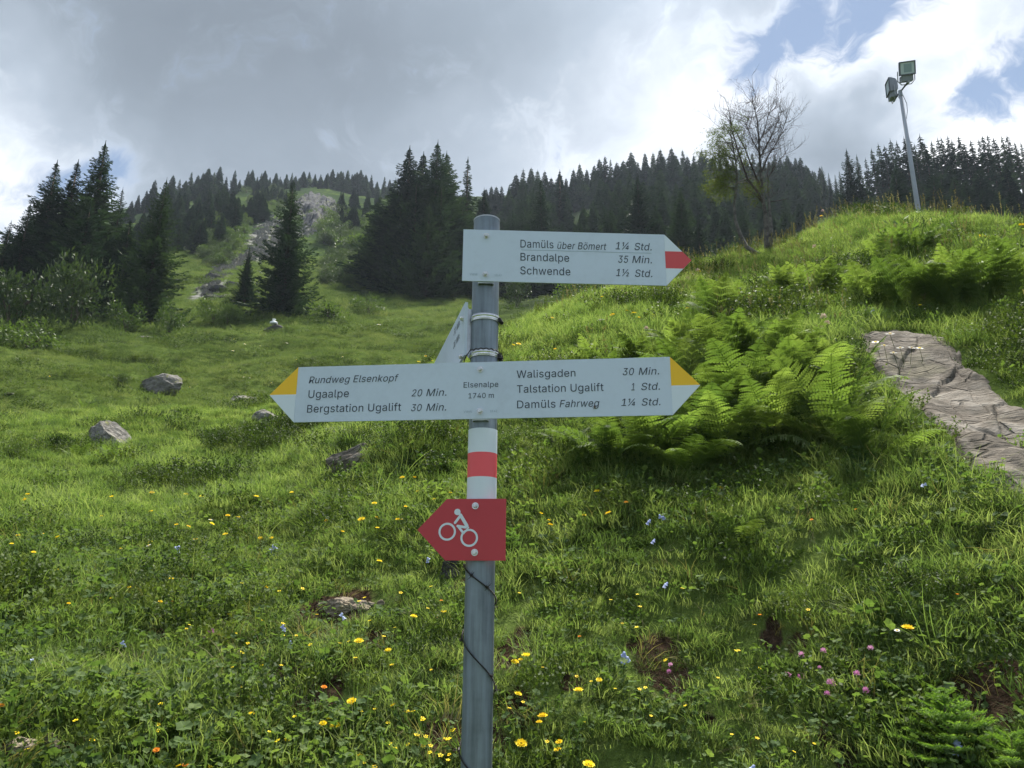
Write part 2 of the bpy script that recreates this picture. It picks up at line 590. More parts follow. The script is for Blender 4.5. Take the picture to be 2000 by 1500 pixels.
def soil_amount(x, y):
    x = np.asarray(x, float); y = np.asarray(y, float)
    o = np.zeros(x.shape)
    for sx, sy, sr in SOIL_XY:
        d = np.hypot(x - sx, (y - sy) * .8) / (sr * .64)
        o = np.maximum(o, np.exp(-d * d * .9))
    return np.where(np.hypot(x, y) < 14, o * (1 + 1.6 * fbm(x * 11, y * 11, 3, 77)), 0)


nA = len(AZ)
nRr = len(LR)
vco = np.stack([GX, GY, Z], -1).reshape(-1, 3)
vco = np.concatenate([vco, [[0, 0, float(Z[:, 0].mean())]]])
ii, jj = np.meshgrid(np.arange(nA), np.arange(nRr - 1), indexing='ij')
i2 = (ii + 1) % nA
quads = np.stack([ii * nRr + jj, ii * nRr + jj + 1, i2 * nRr + jj + 1, i2 * nRr + jj], -1).reshape(-1, 4)
tris = np.stack([np.arange(nA) * nRr, ((np.arange(nA) + 1) % nA) * nRr, np.full(nA, len(vco) - 1)], -1)[:, ::-1]


def np_mesh(name, verts, quads_=None, tris_=None, smooth=False):
    me = bpy.data.meshes.new(name)
    me.vertices.add(len(verts))
    me.vertices.foreach_set('co', np.asarray(verts, np.float32).ravel())
    nq = 0 if quads_ is None else len(quads_)
    nt_ = 0 if tris_ is None else len(tris_)
    idx = []
    if nq: idx.append(np.asarray(quads_).ravel())
    if nt_: idx.append(np.asarray(tris_).ravel())
    idx = np.concatenate(idx).astype(np.int32)
    me.loops.add(len(idx))
    me.loops.foreach_set('vertex_index', idx)
    me.polygons.add(nq + nt_)
    st = np.concatenate([np.arange(nq) * 4, nq * 4 + np.arange(nt_) * 3]).astype(np.int32)
    me.polygons.foreach_set('loop_start', st)
    me.update(calc_edges=True)
    if smooth:
        me.polygons.foreach_set('use_smooth', np.ones(nq + nt_, bool))
    return me


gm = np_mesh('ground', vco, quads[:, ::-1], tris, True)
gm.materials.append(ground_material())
_at = gm.attributes.new('soil', 'FLOAT', 'POINT')
_at.data.foreach_set('value', soil_amount(vco[:, 0], vco[:, 1]).astype(np.float32))
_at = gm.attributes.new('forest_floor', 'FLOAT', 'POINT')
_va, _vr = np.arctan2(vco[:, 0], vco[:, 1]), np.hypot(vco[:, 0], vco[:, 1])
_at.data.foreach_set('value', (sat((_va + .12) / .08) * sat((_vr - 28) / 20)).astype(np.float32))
_at = gm.attributes.new('rubble', 'FLOAT', 'POINT')
SCREE_PX = [(532, 436), (516, 455), (508, 472), (504, 490), (490, 500), (478, 507), (462, 515), (448, 522), (432, 530), (420, 542), (412, 555), (406, 572), (520, 500), (528, 480), (600, 448), (575, 452), (552, 450), (540, 470)]
SCREE_XY = np.array([(hit(u, v, 20).x, hit(u, v, 20).y) for u, v in SCREE_PX])


def rubble_amount(x, y):
    o = np.zeros(np.shape(x))
    for sx, sy in SCREE_XY:
        r0 = math.hypot(sx, sy)
        o = np.maximum(o, np.exp(-(((x - sx) / (r0 * .013)) ** 2 + ((y - sy) / (r0 * .05)) ** 2)))
    return o


_at.data.foreach_set('value', rubble_amount(vco[:, 0], vco[:, 1]).astype(np.float32))
ground = link(bpy.data.objects.new('ground', gm))
tag(ground, kind='structure')

# ------------------------------------------------------------------ signpost
def metal_mat(name, base, streak=0.25, rough=0.5, metal=0.5, sc=(60, 60, 4)):
    m_, b, p = mat(name, base, rough, metal, 0.4)
    o = opos(b)
    mp = b.n.new('ShaderNodeMapping')
    mp.inputs['Scale'].default_value = sc
    b.put(mp.inputs['Vector'], o)
    n1 = b.noise(mp.outputs[0], 1.0, 5, 0.6)
    n2 = b.noise(o, 22.0, 4, 0.6)
    f = b.m('ADD', b.m('MULTIPLY', b.m('SUBTRACT', n1, 0.5), streak * 2), b.m('MULTIPLY', b.m('SUBTRACT', n2, 0.5), streak * 0.9))
    dark = tuple(x * 0.5 for x in base)
    lite = tuple(min(1, x * 1.5) for x in base)
    c = b.ramp(b.m('ADD', 0.5, f), [(0.28, dark), (0.5, base), (0.75, lite)])
    b.put(p.inputs['Base Color'], c)
    b.put(p.inputs['Roughness'], b.m('ADD', rough, b.m('MULTIPLY', b.m('SUBTRACT', n2, 0.5), 0.3)))
    return m_


def paint_mat(name, base, rough=0.38, dirt=0.12, spec=0.4):
    m_, b, p = mat(name, base, rough, 0, spec)
    o = opos(b)
    n1 = b.noise(o, 6.0, 6, 0.65)
    n2 = b.noise(o, 60.0, 4, 0.6)
    f = b.m('ADD', b.m('MULTIPLY', n1, 0.7), b.m('MULTIPLY', n2, 0.3))
    c = b.mix(b.m('MULTIPLY', b.ss(f, 0.42, 0.75), dirt), base, tuple(x * 0.45 + 0.03 for x in base))
    b.put(p.inputs['Base Color'], c)
    b.put(p.inputs['Roughness'], b.m('ADD', rough, b.m('MULTIPLY', n1, 0.15)))
    return m_


M_POLE = metal_mat('weathered_galvanised_steel', (0.19, 0.225, 0.265), 0.34, 0.5, 0.45)
M_ZINC = metal_mat('bright_galvanised_steel', (0.50, 0.52, 0.54), 0.25, 0.35, 0.7, (30, 30, 30))
M_BAND = metal_mat('stainless_clamp', (0.55, 0.56, 0.57), 0.15, 0.22, 0.9, (30, 30, 30))
M_BOLT = metal_mat('bolt_steel', (0.62, 0.62, 0.62), 0.15, 0.3, 0.8, (60, 60, 60))
M_PLATE = paint_mat('pale_grey_plate_sky_tint', (0.55, 0.62, 0.75), 0.42, 0.25)  # white-grey plate; the blue of the skylight is put into its base colour
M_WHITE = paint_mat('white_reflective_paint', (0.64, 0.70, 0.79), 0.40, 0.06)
M_YELL = paint_mat('signal_yellow_paint', (0.86, 0.50, 0.02), 0.42, 0.08)
M_RED = paint_mat('arrow_red_paint', (0.60, 0.075, 0.085), 0.42, 0.10)
M_BAND_RED = paint_mat('band_red_paint', (0.80, 0.10, 0.12), 0.42, 0.06)
M_BIKE = paint_mat('carmine_plate_paint', (0.46, 0.032, 0.045), 0.35, 0.10, 0.5)
M_INK = mat('print_ink', (0.035, 0.045, 0.07), 0.5)[0]
M_INKL = mat('thin_grey_print', (0.30, 0.38, 0.46), 0.5)[0]
M_WIRE = metal_mat('rusty_dark_wire', (0.045, 0.04, 0.038), 0.4, 0.6, 0.6, (90, 90, 90))
M_RUBBER = mat('black_rubber', (0.02, 0.02, 0.022), 0.6)[0]

RP = 2.03
pa, _ = azel(941, 950)
PX, PY = RP * math.sin(pa), RP * math.cos(pa)
PR = 0.038
CAMV = Vector((0, 0, CAMZ))
pz_base = float(ground_z(PX, PY))
ztop = at(941, 433, RP).z
post = thing('signpost', 'grey round steel signpost with arrow boards standing in the alpine meadow', 'signpost', (PX, PY, pz_base))
POST_O = Vector((PX, PY, pz_base))


def pz(v, r=RP - PR):
    """height of pixel row v on the front of the post"""
    return at(936, v, r).z


mb = MB()
zt = ztop - pz_base
mb.tube([(0, 0, -0.35), (0, 0, 0.3), (0, 0, 0.7), (0, 0, 1.1), (0, 0, zt)], [PR, PR, PR, PR, PR], 40, cap=False)
mb.build('pole', M_POLE, post, True)
po = post.children[0]
me = po.data
me.polygons.foreach_set('use_smooth', [len(p.vertices) == 4 for p in me.polygons])
mb = MB()
mb.tube([(0, 0, zt), (0, 0, zt + .003), (0, 0, zt + .008)], [PR + .001, PR + .001, PR - .012], 40)
mb.build('pole_cap', M_ZINC, post, False)
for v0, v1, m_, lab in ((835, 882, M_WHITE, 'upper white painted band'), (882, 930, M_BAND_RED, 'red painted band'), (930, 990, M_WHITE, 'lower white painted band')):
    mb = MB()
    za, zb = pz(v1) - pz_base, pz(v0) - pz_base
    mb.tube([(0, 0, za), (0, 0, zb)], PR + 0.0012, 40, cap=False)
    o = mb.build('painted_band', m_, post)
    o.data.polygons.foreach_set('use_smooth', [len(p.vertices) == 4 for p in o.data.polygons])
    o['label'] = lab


class Board:
    """vertical plate: s runs to the reader's right, h is height above the post's base, d is depth towards the reader"""
    def __init__(self, p0, s):
        self.s = s.normalized()
        self.n = self.s.cross(Vector((0, 0, 1)))      # towards the reader
        self.p0 = Vector((p0.x, p0.y, 0)) - Vector((PX, PY, 0))

    def fn(self, s, h, d):
        q = self.p0 + self.s * s + self.n * d
        return Vector((q.x, q.y, h - pz_base))

    def loc(self, u, v):
        d = ray(u, v)
        w = self.p0 + Vector((PX, PY, 0))
        t = (w - Vector((0, 0, 0))).dot(self.n) / d.dot(self.n)
        q = CAMV + d * t - w
        return q.dot(self.s), q.z


GLYPHS = {
'D': (502, '219 0 96 0 96 57 215 57 254 60 288 68 318 81 343 99 363 122 379 149 390 181 397 216 399 255 397 294 390 329 379 361 364 388 344 410 320 428 291 441 258 449 221 452 93 452 93 509 225 509 273 505 315 495 353 478 385 455 412 426 433 391 449 351 458 306 462 255 458 205 449 159 433 119 411 83 384 54 351 31 312 14 268 3;125 509 125 0 60 0 60 509'),
'a': (389, '160 -9 137 -7 115 -3 94 5 76 15 60 29 48 45 38 63 32 84 30 108 32 128 36 146 43 161 53 174 64 184 78 193 92 200 108 206 125 211 143 214 161 217 178 220 234 227 247 229 257 231 265 235 271 240 274 246 276 255 276 257 275 272 272 285 267 297 260 307 251 315 240 322 227 327 212 330 196 331 178 330 163 327 149 322 137 316 127 309 118 301 110 292 104 283 100 274 41 291 51 313 64 331 79 346 95 358 114 368 133 375 153 380 173 383 194 384 208 384 223 382 239 379 255 375 271 369 286 360 300 350 312 336 322 320 330 301 335 278 337 251 337 0 277 0 277 52 272 52 267 43 260 34 252 25 242 16 229 8 215 1 199 -4 181 -7;170 45 192 47 211 51 228 59 242 68 254 80 263 93 270 108 274 122 276 138 276 190 272 187 267 184 259 182 251 180 241 178 231 176 200 171 175 168 161 166 147 163 134 159 122 153 112 147 103 139 97 130 93 118 92 105 93 93 96 82 102 72 109 64 119 57 130 52 142 48 156 46'),
'm': (610, '53 0 53 379 112 379 112 295 108 295 114 314 122 331 132 346 144 358 158 368 172 376 187 382 203 385 219 386 245 383 268 375 287 361 303 342 314 320 321 295 312 295 318 312 326 329 337 343 350 356 364 366 381 375 398 381 417 385 437 386 458 385 478 380 497 372 514 361 529 346 541 328 550 307 555 283 557 255 557 0 496 0 496 254 493 279 485 298 473 313 456 323 438 329 419 330 402 329 387 326 374 320 363 312 353 302 345 290 340 277 336 263 335 247 335 0 274 0 274 260 272 280 265 297 253 311 238 322 220 328 199 330 185 329 171 326 158 320 145 312 135 302 126 289 119 274 115 257 114 238 114 0'),
'ü': (410, '182 -5 158 -3 135 2 115 11 97 23 82 39 69 59 60 82 54 109 53 139 53 379 114 379 114 144 116 117 124 94 137 75 154 61 175 53 200 50 218 51 234 55 249 62 263 71 274 83 283 97 290 113 295 132 296 153 296 379 357 379 357 0 298 0 298 92 307 92 294 60 277 35 257 17 234 5 209 -3;277 443 266 444 257 448 248 455 242 463 238 472 236 483 238 494 242 503 248 512 257 518 266 522 277 523 287 522 297 518 305 512 312 503 316 494 317 483 316 472 312 463 305 455 297 448 287 444;133 443 123 444 113 448 104 455 98 463 94 472 93 483 94 494 98 503 104 512 113 518 123 522 133 523 144 522 153 518 162 512 168 503 172 494 173 483 172 472 168 463 162 455 153 448 144 444'),
'l': (189, '139 -2 112 0 91 8 74 20 62 37 55 59 53 84 53 509 114 509 114 99 114 83 117 71 120 62 126 57 135 53 146 52 160 53 170 54 181 3 162 -1 154 -2 147 -2'),
's': (365, '182 -8 157 -7 133 -3 112 3 93 12 76 24 62 38 50 54 41 73 36 94 94 107 101 87 111 72 124 60 141 52 160 47 181 45 206 47 227 53 244 62 258 74 265 88 268 103 266 115 262 126 254 136 243 144 229 150 212 155 149 170 118 180 92 192 72 208 58 227 50 249 47 274 49 295 55 314 65 332 79 347 95 360 115 370 137 378 161 383 187 384 212 383 234 379 254 372 271 363 286 352 299 339 309 324 318 308 324 290 268 277 262 291 254 304 243 316 228 325 210 331 187 333 166 331 147 326 131 317 119 305 111 292 109 277 110 264 115 253 124 243 136 235 152 229 172 223 229 209 261 200 287 187 306 171 320 153 328 131 331 107 329 85 323 65 312 47 298 31 281 18 260 6 236 -2 210 -7'),
'b': (424, '229 -8 208 -7 189 -3 172 4 159 12 147 21 138 31 130 41 123 50 118 59 112 59 112 0 53 0 53 509 114 509 114 319 118 319 123 327 130 336 137 346 147 355 158 364 171 373 188 379 207 383 229 384 259 382 287 374 313 361 335 342 354 320 370 293 381 261 388 227 390 189 388 151 381 116 370 84 355 57 336 34 313 16 288 3 260 -6;220 47 242 49 262 55 279 66 294 80 306 97 316 117 323 139 327 163 328 189 327 215 323 239 316 261 307 281 295 298 280 311 262 322 243 328 220 330 198 328 178 322 161 312 147 299 134 282 125 263 118 241 114 216 113 189 114 162 118 138 125 115 135 95 147 78 162 65 179 55 198 49'),
'e': (404, '212 -8 177 -5 145 3 117 16 92 35 72 58 56 85 44 116 37 150 34 187 36 224 44 258 55 290 71 317 91 340 115 359 142 373 172 382 205 384 226 383 246 380 266 374 285 366 303 355 319 341 334 324 347 305 357 282 365 256 370 227 371 194 371 169 75 169 75 221 338 221 310 202 308 226 304 248 298 269 288 286 277 301 263 314 246 323 227 328 205 330 183 328 164 323 146 313 131 301 119 286 109 270 102 251 97 231 96 211 96 178 98 151 102 127 110 106 121 88 135 73 151 61 169 53 190 48 212 46 227 47 241 49 254 53 265 58 276 65 285 73 294 82 300 93 306 105 365 91 358 72 348 55 335 39 320 26 302 14 283 4 261 -3 237 -7'),
'r': (259, '53 0 53 379 112 379 112 321 115 321 124 339 137 354 152 367 171 377 191 383 213 385 229 384 243 384 243 322 230 324 223 325 215 326 207 326 190 324 174 321 159 315 146 306 135 296 126 284 119 269 115 254 114 237 114 0'),
't': (227, '204 379 204 327 6 327 6 379;65 471 126 471 126 98 127 83 130 70 136 61 144 55 156 51 170 50 185 51 202 54 213 2 207 0 200 -2 192 -3 184 -3 176 -4 168 -4 138 -1 113 7 92 21 77 41 68 64 65 93'),
'B': (456, '60 0 60 509 241 509 274 507 304 501 329 491 350 477 367 461 381 442 390 421 396 398 398 374 397 353 393 336 387 320 378 307 368 295 356 286 343 278 329 272 315 267 315 262 331 260 347 254 363 245 378 234 391 220 402 203 411 184 416 161 418 136 416 111 410 88 400 67 386 48 368 31 344 18 317 8 284 2 247 0;125 57 245 57 281 60 309 67 330 80 344 96 353 115 355 137 354 153 350 169 342 184 333 197 320 209 306 218 289 225 269 229 248 231 125 231;125 285 238 285 256 287 273 290 288 296 302 304 314 314 323 326 330 340 335 355 336 372 333 393 326 412 313 429 294 442 270 449 240 452 125 452'),
'ö': (415, '207 -8 174 -5 144 3 117 16 93 35 72 58 56 85 44 116 37 150 34 187 37 225 44 260 56 291 72 318 93 341 117 360 144 374 174 382 207 384 241 382 271 374 299 360 323 341 343 318 359 291 371 260 379 225 381 187 379 150 371 116 359 85 343 58 323 35 299 16 271 3 241 -5;207 46 231 49 252 55 270 66 285 80 298 97 307 117 314 139 318 163 319 187 318 212 314 236 307 258 298 278 285 296 270 310 252 321 231 328 207 330 184 328 163 321 145 310 130 296 118 278 108 258 102 236 98 212 96 187 98 163 102 139 108 117 118 97 130 80 145 66 163 55 184 49;279 443 269 444 259 448 251 455 244 463 240 472 239 483 240 494 244 503 251 512 259 518 269 522 279 523 290 522 299 518 308 512 314 503 318 494 320 483 318 472 314 463 308 455 299 448 290 444;136 443 125 444 115 448 107 455 100 463 96 472 95 483 96 494 100 503 107 512 115 518 125 522 136 523 146 522 156 518 164 512 171 503 175 494 176 483 175 472 171 463 164 455 156 448 146 444'),
'.': (188, '95 -4 83 -3 73 1 63 9 55 18 51 29 50 41 51 53 55 64 63 73 73 81 83 85 95 87 107 85 118 81 128 73 135 64 140 53 141 41 140 29 135 18 128 9 118 1 107 -3'),
'S': (447, '224 -9 188 -7 156 -1 128 9 102 23 81 40 64 60 51 83 42 109 38 137 104 137 108 118 114 102 123 88 136 76 150 66 166 59 185 53 204 50 224 49 246 50 267 54 286 60 303 69 317 79 329 92 338 106 344 122 346 139 344 154 340 168 332 179 322 189 310 197 296 205 280 211 263 217 245 222 184 239 145 253 112 269 86 289 67 313 56 341 52 372 54 400 62 425 75 448 92 468 113 484 138 498 165 508 195 514 227 516 259 514 289 508 316 498 340 484 360 468 377 449 390 427 398 403 401 378 337 378 332 402 320 421 302 437 280 449 254 456 225 459 204 457 185 454 167 448 152 440 139 430 129 418 121 405 117 391 115 376 117 359 122 345 131 334 142 324 155 315 169 308 184 302 198 297 212 293 264 279 279 275 295 270 312 264 328 256 344 248 359 238 372 226 384 213 395 198 402 180 407 161 408 139 406 112 399 87 386 64 370 43 349 25 323 11 294 0 261 -7'),
'd': (424, '195 -8 165 -6 137 3 111 16 89 34 70 57 55 84 43 116 36 151 34 189 36 227 43 261 55 293 70 320 89 342 112 361 137 374 165 382 196 384 218 383 237 379 253 373 267 364 278 355 287 346 295 336 301 327 306 319 311 319 311 509 372 509 372 0 313 0 313 59 307 59 301 50 295 41 287 31 277 21 266 12 252 4 236 -3 217 -7;205 47 226 49 246 55 263 65 278 78 290 95 299 115 306 138 310 162 312 189 310 216 306 241 300 263 290 282 278 299 263 312 246 322 227 328 205 330 182 328 162 322 145 311 130 298 118 281 108 261 102 239 98 215 96 189 98 163 102 139 109 117 118 97 130 80 145 66 162 55 182 49'),
'n': (410, '114 227 114 0 53 0 53 379 112 379 112 287 102 287 116 319 132 344 152 362 175 374 200 382 227 384 252 383 275 377 295 369 313 356 328 340 341 321 350 298 355 271 357 240 357 0 296 0 296 235 293 263 286 286 273 304 256 318 235 326 210 329 192 328 176 324 161 317 147 308 136 297 126 283 119 266 115 248'),
'i': (167, '53 0 53 379 114 379 114 0;84 443 73 444 63 448 54 455 47 463 43 472 41 483 43 494 47 504 54 512 63 518 73 522 84 524 95 522 105 518 114 512 121 504 125 494 126 483 125 472 121 463 114 455 105 448 95 444'),
'p': (424, '53 -143 53 379 112 379 112 319 118 319 123 327 130 336 137 346 147 355 158 364 171 373 188 379 207 383 229 384 259 382 287 374 313 361 335 342 354 320 370 293 381 261 388 227 390 189 388 151 381 116 370 84 355 57 336 34 313 16 288 3 260 -6 229 -8 208 -7 189 -3 173 4 159 12 147 21 138 31 130 41 124 50 118 59 114 59 114 -143;220 47 242 49 262 55 279 66 294 80 306 97 316 117 323 139 327 163 328 189 327 215 323 239 316 261 307 281 295 298 280 311 262 322 243 328 220 330 198 328 178 322 161 312 147 299 134 282 125 263 118 241 114 216 113 189 114 162 118 138 125 115 135 95 147 78 162 65 179 55 198 49'),
'c': (396, '207 -8 174 -5 144 3 117 16 93 35 72 58 56 85 44 116 37 150 34 187 37 225 44 260 56 291 72 318 93 341 117 360 144 374 174 382 207 384 226 384 243 381 260 377 276 371 291 364 305 356 318 346 330 335 340 322 349 308 356 293 362 277 303 262 300 272 295 281 290 289 284 297 278 304 270 311 261 316 252 321 242 325 231 328 220 329 207 330 184 328 163 321 145 310 130 296 118 278 108 258 102 236 98 212 96 187 98 163 102 139 108 117 118 97 130 80 145 66 163 55 184 49 207 46 220 47 232 49 243 52 253 55 262 60 271 66 279 73 285 80 292 89 297 98 301 107 304 117 363 102 357 86 350 70 341 56 331 43 319 32 306 21 292 12 277 5 261 -1 244 -5 226 -7'),
'h': (410, '114 227 114 0 53 0 53 509 114 509 114 287 102 287 116 319 132 344 152 362 175 374 200 382 227 384 252 383 275 377 295 369 313 356 328 340 341 321 350 298 355 271 357 240 357 0 296 0 296 235 293 263 286 286 273 304 256 318 235 326 210 329 192 328 176 324 161 317 147 308 136 297 126 283 119 266 115 248'),
'w': (567, '138 0 23 379 87 379 133 214 140 190 147 164 154 137 161 107 168 75 175 41 165 41 172 74 179 105 186 135 192 163 199 189 206 214 252 379 316 379 362 214 368 189 375 163 382 136 388 106 395 75 402 41 391 41 399 75 406 106 413 135 420 163 427 189 434 214 480 379 545 379 429 0 368 0 319 172 305 225 300 243 295 262 291 280 277 338 291 338 277 280 263 225 258 207 253 189 248 172 199 0'),
'v': (389, '163 0 17 379 84 379 165 155 173 132 180 110 187 87 193 64 199 42 206 21 184 21 191 42 197 64 203 87 209 110 216 132 224 155 305 379 371 379 226 0'),
'R': (449, '60 0 60 509 236 509 273 506 305 500 333 489 356 473 376 455 390 433 401 408 407 381 409 352 407 323 401 296 390 271 376 250 356 232 333 217 305 206 273 200 236 198 96 198 96 255 234 255 258 256 280 260 298 267 313 276 325 287 334 300 340 316 344 333 345 352 344 371 340 389 334 405 325 419 313 430 298 440 279 446 258 451 233 452 125 452 125 0;353 0 230 229 303 229 428 0'),
'g': (425, '207 -151 180 -149 156 -146 134 -140 114 -132 97 -122 82 -110 70 -97 59 -84 51 -69 101 -41 107 -49 114 -57 122 -66 131 -74 142 -82 154 -88 169 -93 187 -96 207 -97 236 -95 261 -87 282 -75 298 -58 308 -34 311 -6 311 68 306 68 301 60 294 51 287 41 277 32 266 23 252 16 236 10 217 6 195 5 165 7 138 14 113 27 90 43 71 65 55 90 43 120 36 154 34 191 36 229 43 263 55 293 71 320 90 342 112 361 138 374 166 382 196 384 218 383 237 379 253 373 267 365 279 356 288 346 296 336 302 327 308 319 313 319 313 379 372 379 372 -9 370 -40 363 -67 350 -90 334 -109 314 -124 291 -136 265 -144 237 -149;205 59 227 61 246 66 264 75 278 87 290 103 300 121 307 142 311 166 312 193 311 219 307 242 300 264 291 283 279 299 264 312 247 322 227 328 205 330 182 328 163 322 145 312 130 298 118 282 109 262 102 241 98 218 96 193 98 167 102 144 109 123 118 104 131 88 145 76 163 66 183 61'),
'u': (410, '182 -5 158 -3 135 2 115 11 97 23 82 39 69 59 60 82 54 109 53 139 53 379 114 379 114 144 116 117 124 94 137 75 154 61 175 53 200 50 218 51 234 55 249 62 263 71 274 83 283 97 290 113 295 132 296 153 296 379 357 379 357 0 298 0 298 92 307 92 294 60 277 35 257 17 234 5 209 -3'),
'k': (381, '110 137 110 212 121 212 284 379 360 379 184 199 177 199;53 0 53 509 114 509 114 0;294 0 148 186 191 229 372 0'),
'o': (415, '207 -8 174 -5 144 3 117 16 93 35 72 58 56 85 44 116 37 150 34 187 37 225 44 260 56 291 72 318 93 341 117 360 144 374 174 382 207 384 241 382 271 374 299 360 323 341 343 318 359 291 371 260 379 225 381 187 379 150 371 116 359 85 343 58 323 35 299 16 271 3 241 -5;207 46 231 49 252 55 270 66 285 80 298 97 307 117 314 139 318 163 319 187 318 212 314 236 307 258 298 278 285 296 270 310 252 321 231 328 207 330 184 328 163 321 145 310 130 296 118 278 108 258 102 236 98 212 96 187 98 163 102 139 108 117 118 97 130 80 145 66 163 55 184 49'),
'E': (419, '60 0 60 509 372 509 372 452 125 452 125 286 355 286 355 229 125 229 125 57 375 57 375 0'),
'f': (254, '228 379 228 327 6 327 6 379;81 0 81 432 82 452 87 470 96 486 107 499 120 510 135 519 152 525 169 529 187 530 201 530 212 529 222 527 231 525 238 523 243 521 227 468 215 472 209 473 202 474 195 474 178 472 164 468 154 460 147 449 143 435 142 419 142 0'),
'U': (517, '259 -8 220 -6 186 2 154 15 126 33 103 55 85 80 71 108 63 140 60 173 60 509 124 509 124 178 126 155 132 133 141 113 153 95 169 80 187 68 208 59 232 53 259 52 285 53 309 59 331 68 349 80 364 95 377 113 385 133 391 155 393 178 393 509 457 509 457 173 454 140 446 108 433 80 414 55 391 33 363 15 332 2 297 -6'),
'T': (449, '32 452 32 509 417 509 417 452 257 452 257 0 193 0 193 452'),
'W': (686, '155 0 16 509 82 509 163 196 167 179 172 162 175 145 187 94 190 76 194 58 197 40 189 40 193 58 196 76 200 94 203 111 207 128 211 145 224 196 306 509 380 509 462 196 466 179 470 162 474 145 486 94 490 76 494 58 497 40 488 40 492 58 495 76 499 94 503 111 506 128 510 145 523 196 603 509 670 509 530 0 455 0 368 323 362 345 357 368 351 391 346 417 341 445 336 475 350 475 345 446 340 420 335 395 330 371 324 347 318 323 230 0'),
'V': (480, '204 0 16 509 84 509 192 206 199 187 207 164 215 137 225 106 236 71 248 31 235 31 247 71 257 107 267 138 276 165 283 187 290 206 395 509 463 509 278 0'),
'F': (410, '60 0 60 509 369 509 369 452 125 452 125 278 346 278 346 221 125 221 125 0'),
'M': (628, '60 0 60 509 152 509 277 187 287 159 299 123 311 84 322 49 307 49 318 83 330 121 342 158 352 187 476 509 568 509 568 0 504 0 504 291 504 327 505 369 506 413 507 457 513 457 508 441 503 425 498 409 482 363 467 322 456 291 342 0 286 0 170 291 159 321 145 361 129 408 112 457 119 457 120 416 121 372 122 328 122 291 122 0'),
'0': (453, '227 -7 191 -3 158 7 130 24 105 48 85 77 69 113 57 155 50 202 48 254 50 306 57 353 69 395 85 431 106 461 130 484 159 502 191 512 227 516 262 512 295 502 323 484 348 461 368 431 384 395 396 353 403 306 405 254 403 202 396 155 384 113 368 77 348 48 323 24 295 7 263 -3;227 50 250 52 271 60 290 74 306 92 320 116 330 144 338 176 342 213 344 254 342 295 338 332 330 365 320 393 306 416 290 435 271 449 250 457 227 460 203 457 182 449 163 435 147 416 134 393 123 365 115 332 111 295 109 254 111 213 115 176 123 144 134 116 147 92 163 74 182 60 203 52'),
'1': (453, '76 0 76 55 391 55 391 0;276 509 276 0 212 0 212 448 209 448 86 358 86 427 198 509'),
'2': (453, '64 0 64 47 234 229 252 248 268 266 282 282 294 298 303 312 311 327 316 341 319 356 320 371 319 389 315 405 308 419 298 431 287 441 273 449 258 455 241 458 224 460 205 458 188 454 172 447 159 438 148 427 139 413 132 398 128 381 127 362 66 362 68 391 75 418 86 442 102 464 121 482 143 496 168 507 196 513 225 516 254 513 281 507 306 497 328 482 346 465 361 445 372 423 379 398 381 372 380 354 377 336 371 318 363 299 351 280 336 259 317 235 294 209 267 180 153 60 153 57 389 57 389 0'),
'3': (453, '218 -7 188 -5 159 1 133 10 108 22 88 38 70 57 57 79 48 104 44 132 109 132 112 115 118 100 126 87 137 76 150 66 165 59 182 54 200 51 219 50 239 51 258 55 275 61 291 69 304 80 315 93 323 108 328 125 329 145 328 163 323 180 316 196 306 211 292 223 275 234 254 241 229 246 201 248 157 248 157 299 288 448 288 452 70 452 70 509 372 509 372 461 211 278 211 289 247 290 279 286 308 276 333 262 354 244 371 222 383 198 391 173 393 145 390 116 383 90 370 66 354 45 333 27 309 12 281 2 251 -5'),
'4': (453, '40 105 40 158 247 509 311 509 109 166 109 163 413 163 413 105;282 0 282 121 282 146 282 318 343 318 343 0'),
'5': (453, '221 -7 192 -5 165 1 140 11 118 25 99 41 83 60 71 82 63 105 60 130 122 130 125 115 130 102 138 89 148 78 160 68 173 60 188 54 204 51 221 50 241 51 259 56 276 64 291 75 304 89 314 104 322 122 326 141 328 162 326 183 321 203 314 221 303 237 290 251 275 262 257 270 238 275 218 277 201 276 184 273 167 268 152 262 139 255 128 246 67 253 96 509 366 509 366 452 151 452 134 301 136 301 148 311 162 318 178 325 194 330 212 333 229 334 252 332 274 328 294 321 313 311 330 299 345 285 358 269 370 251 379 231 386 210 390 187 391 163 388 132 381 102 369 76 352 52 332 32 309 15 282 3 253 -4'),
'6': (453, '226 -7 196 -4 168 3 142 15 119 31 100 51 84 74 73 101 66 130 64 162 65 187 71 212 80 239 93 268 112 302 137 340 252 509 322 509 151 261 145 261 151 270 157 279 165 288 174 295 184 302 196 307 208 311 221 313 235 314 265 312 291 305 316 295 337 280 355 262 370 240 380 215 387 187 389 157 387 127 379 98 368 73 352 50 333 30 310 14 284 3 257 -4;226 48 245 50 263 55 279 63 293 73 304 86 314 101 322 119 326 137 327 157 326 178 322 196 314 213 304 228 293 241 279 251 263 259 245 264 226 265 207 264 190 259 174 252 160 241 148 229 138 214 131 197 126 179 125 158 126 138 131 119 138 102 148 86 160 73 174 63 190 55 207 50'),
'7': (453, '97 0 323 448 323 452 62 452 62 509 391 509 391 449 165 0'),
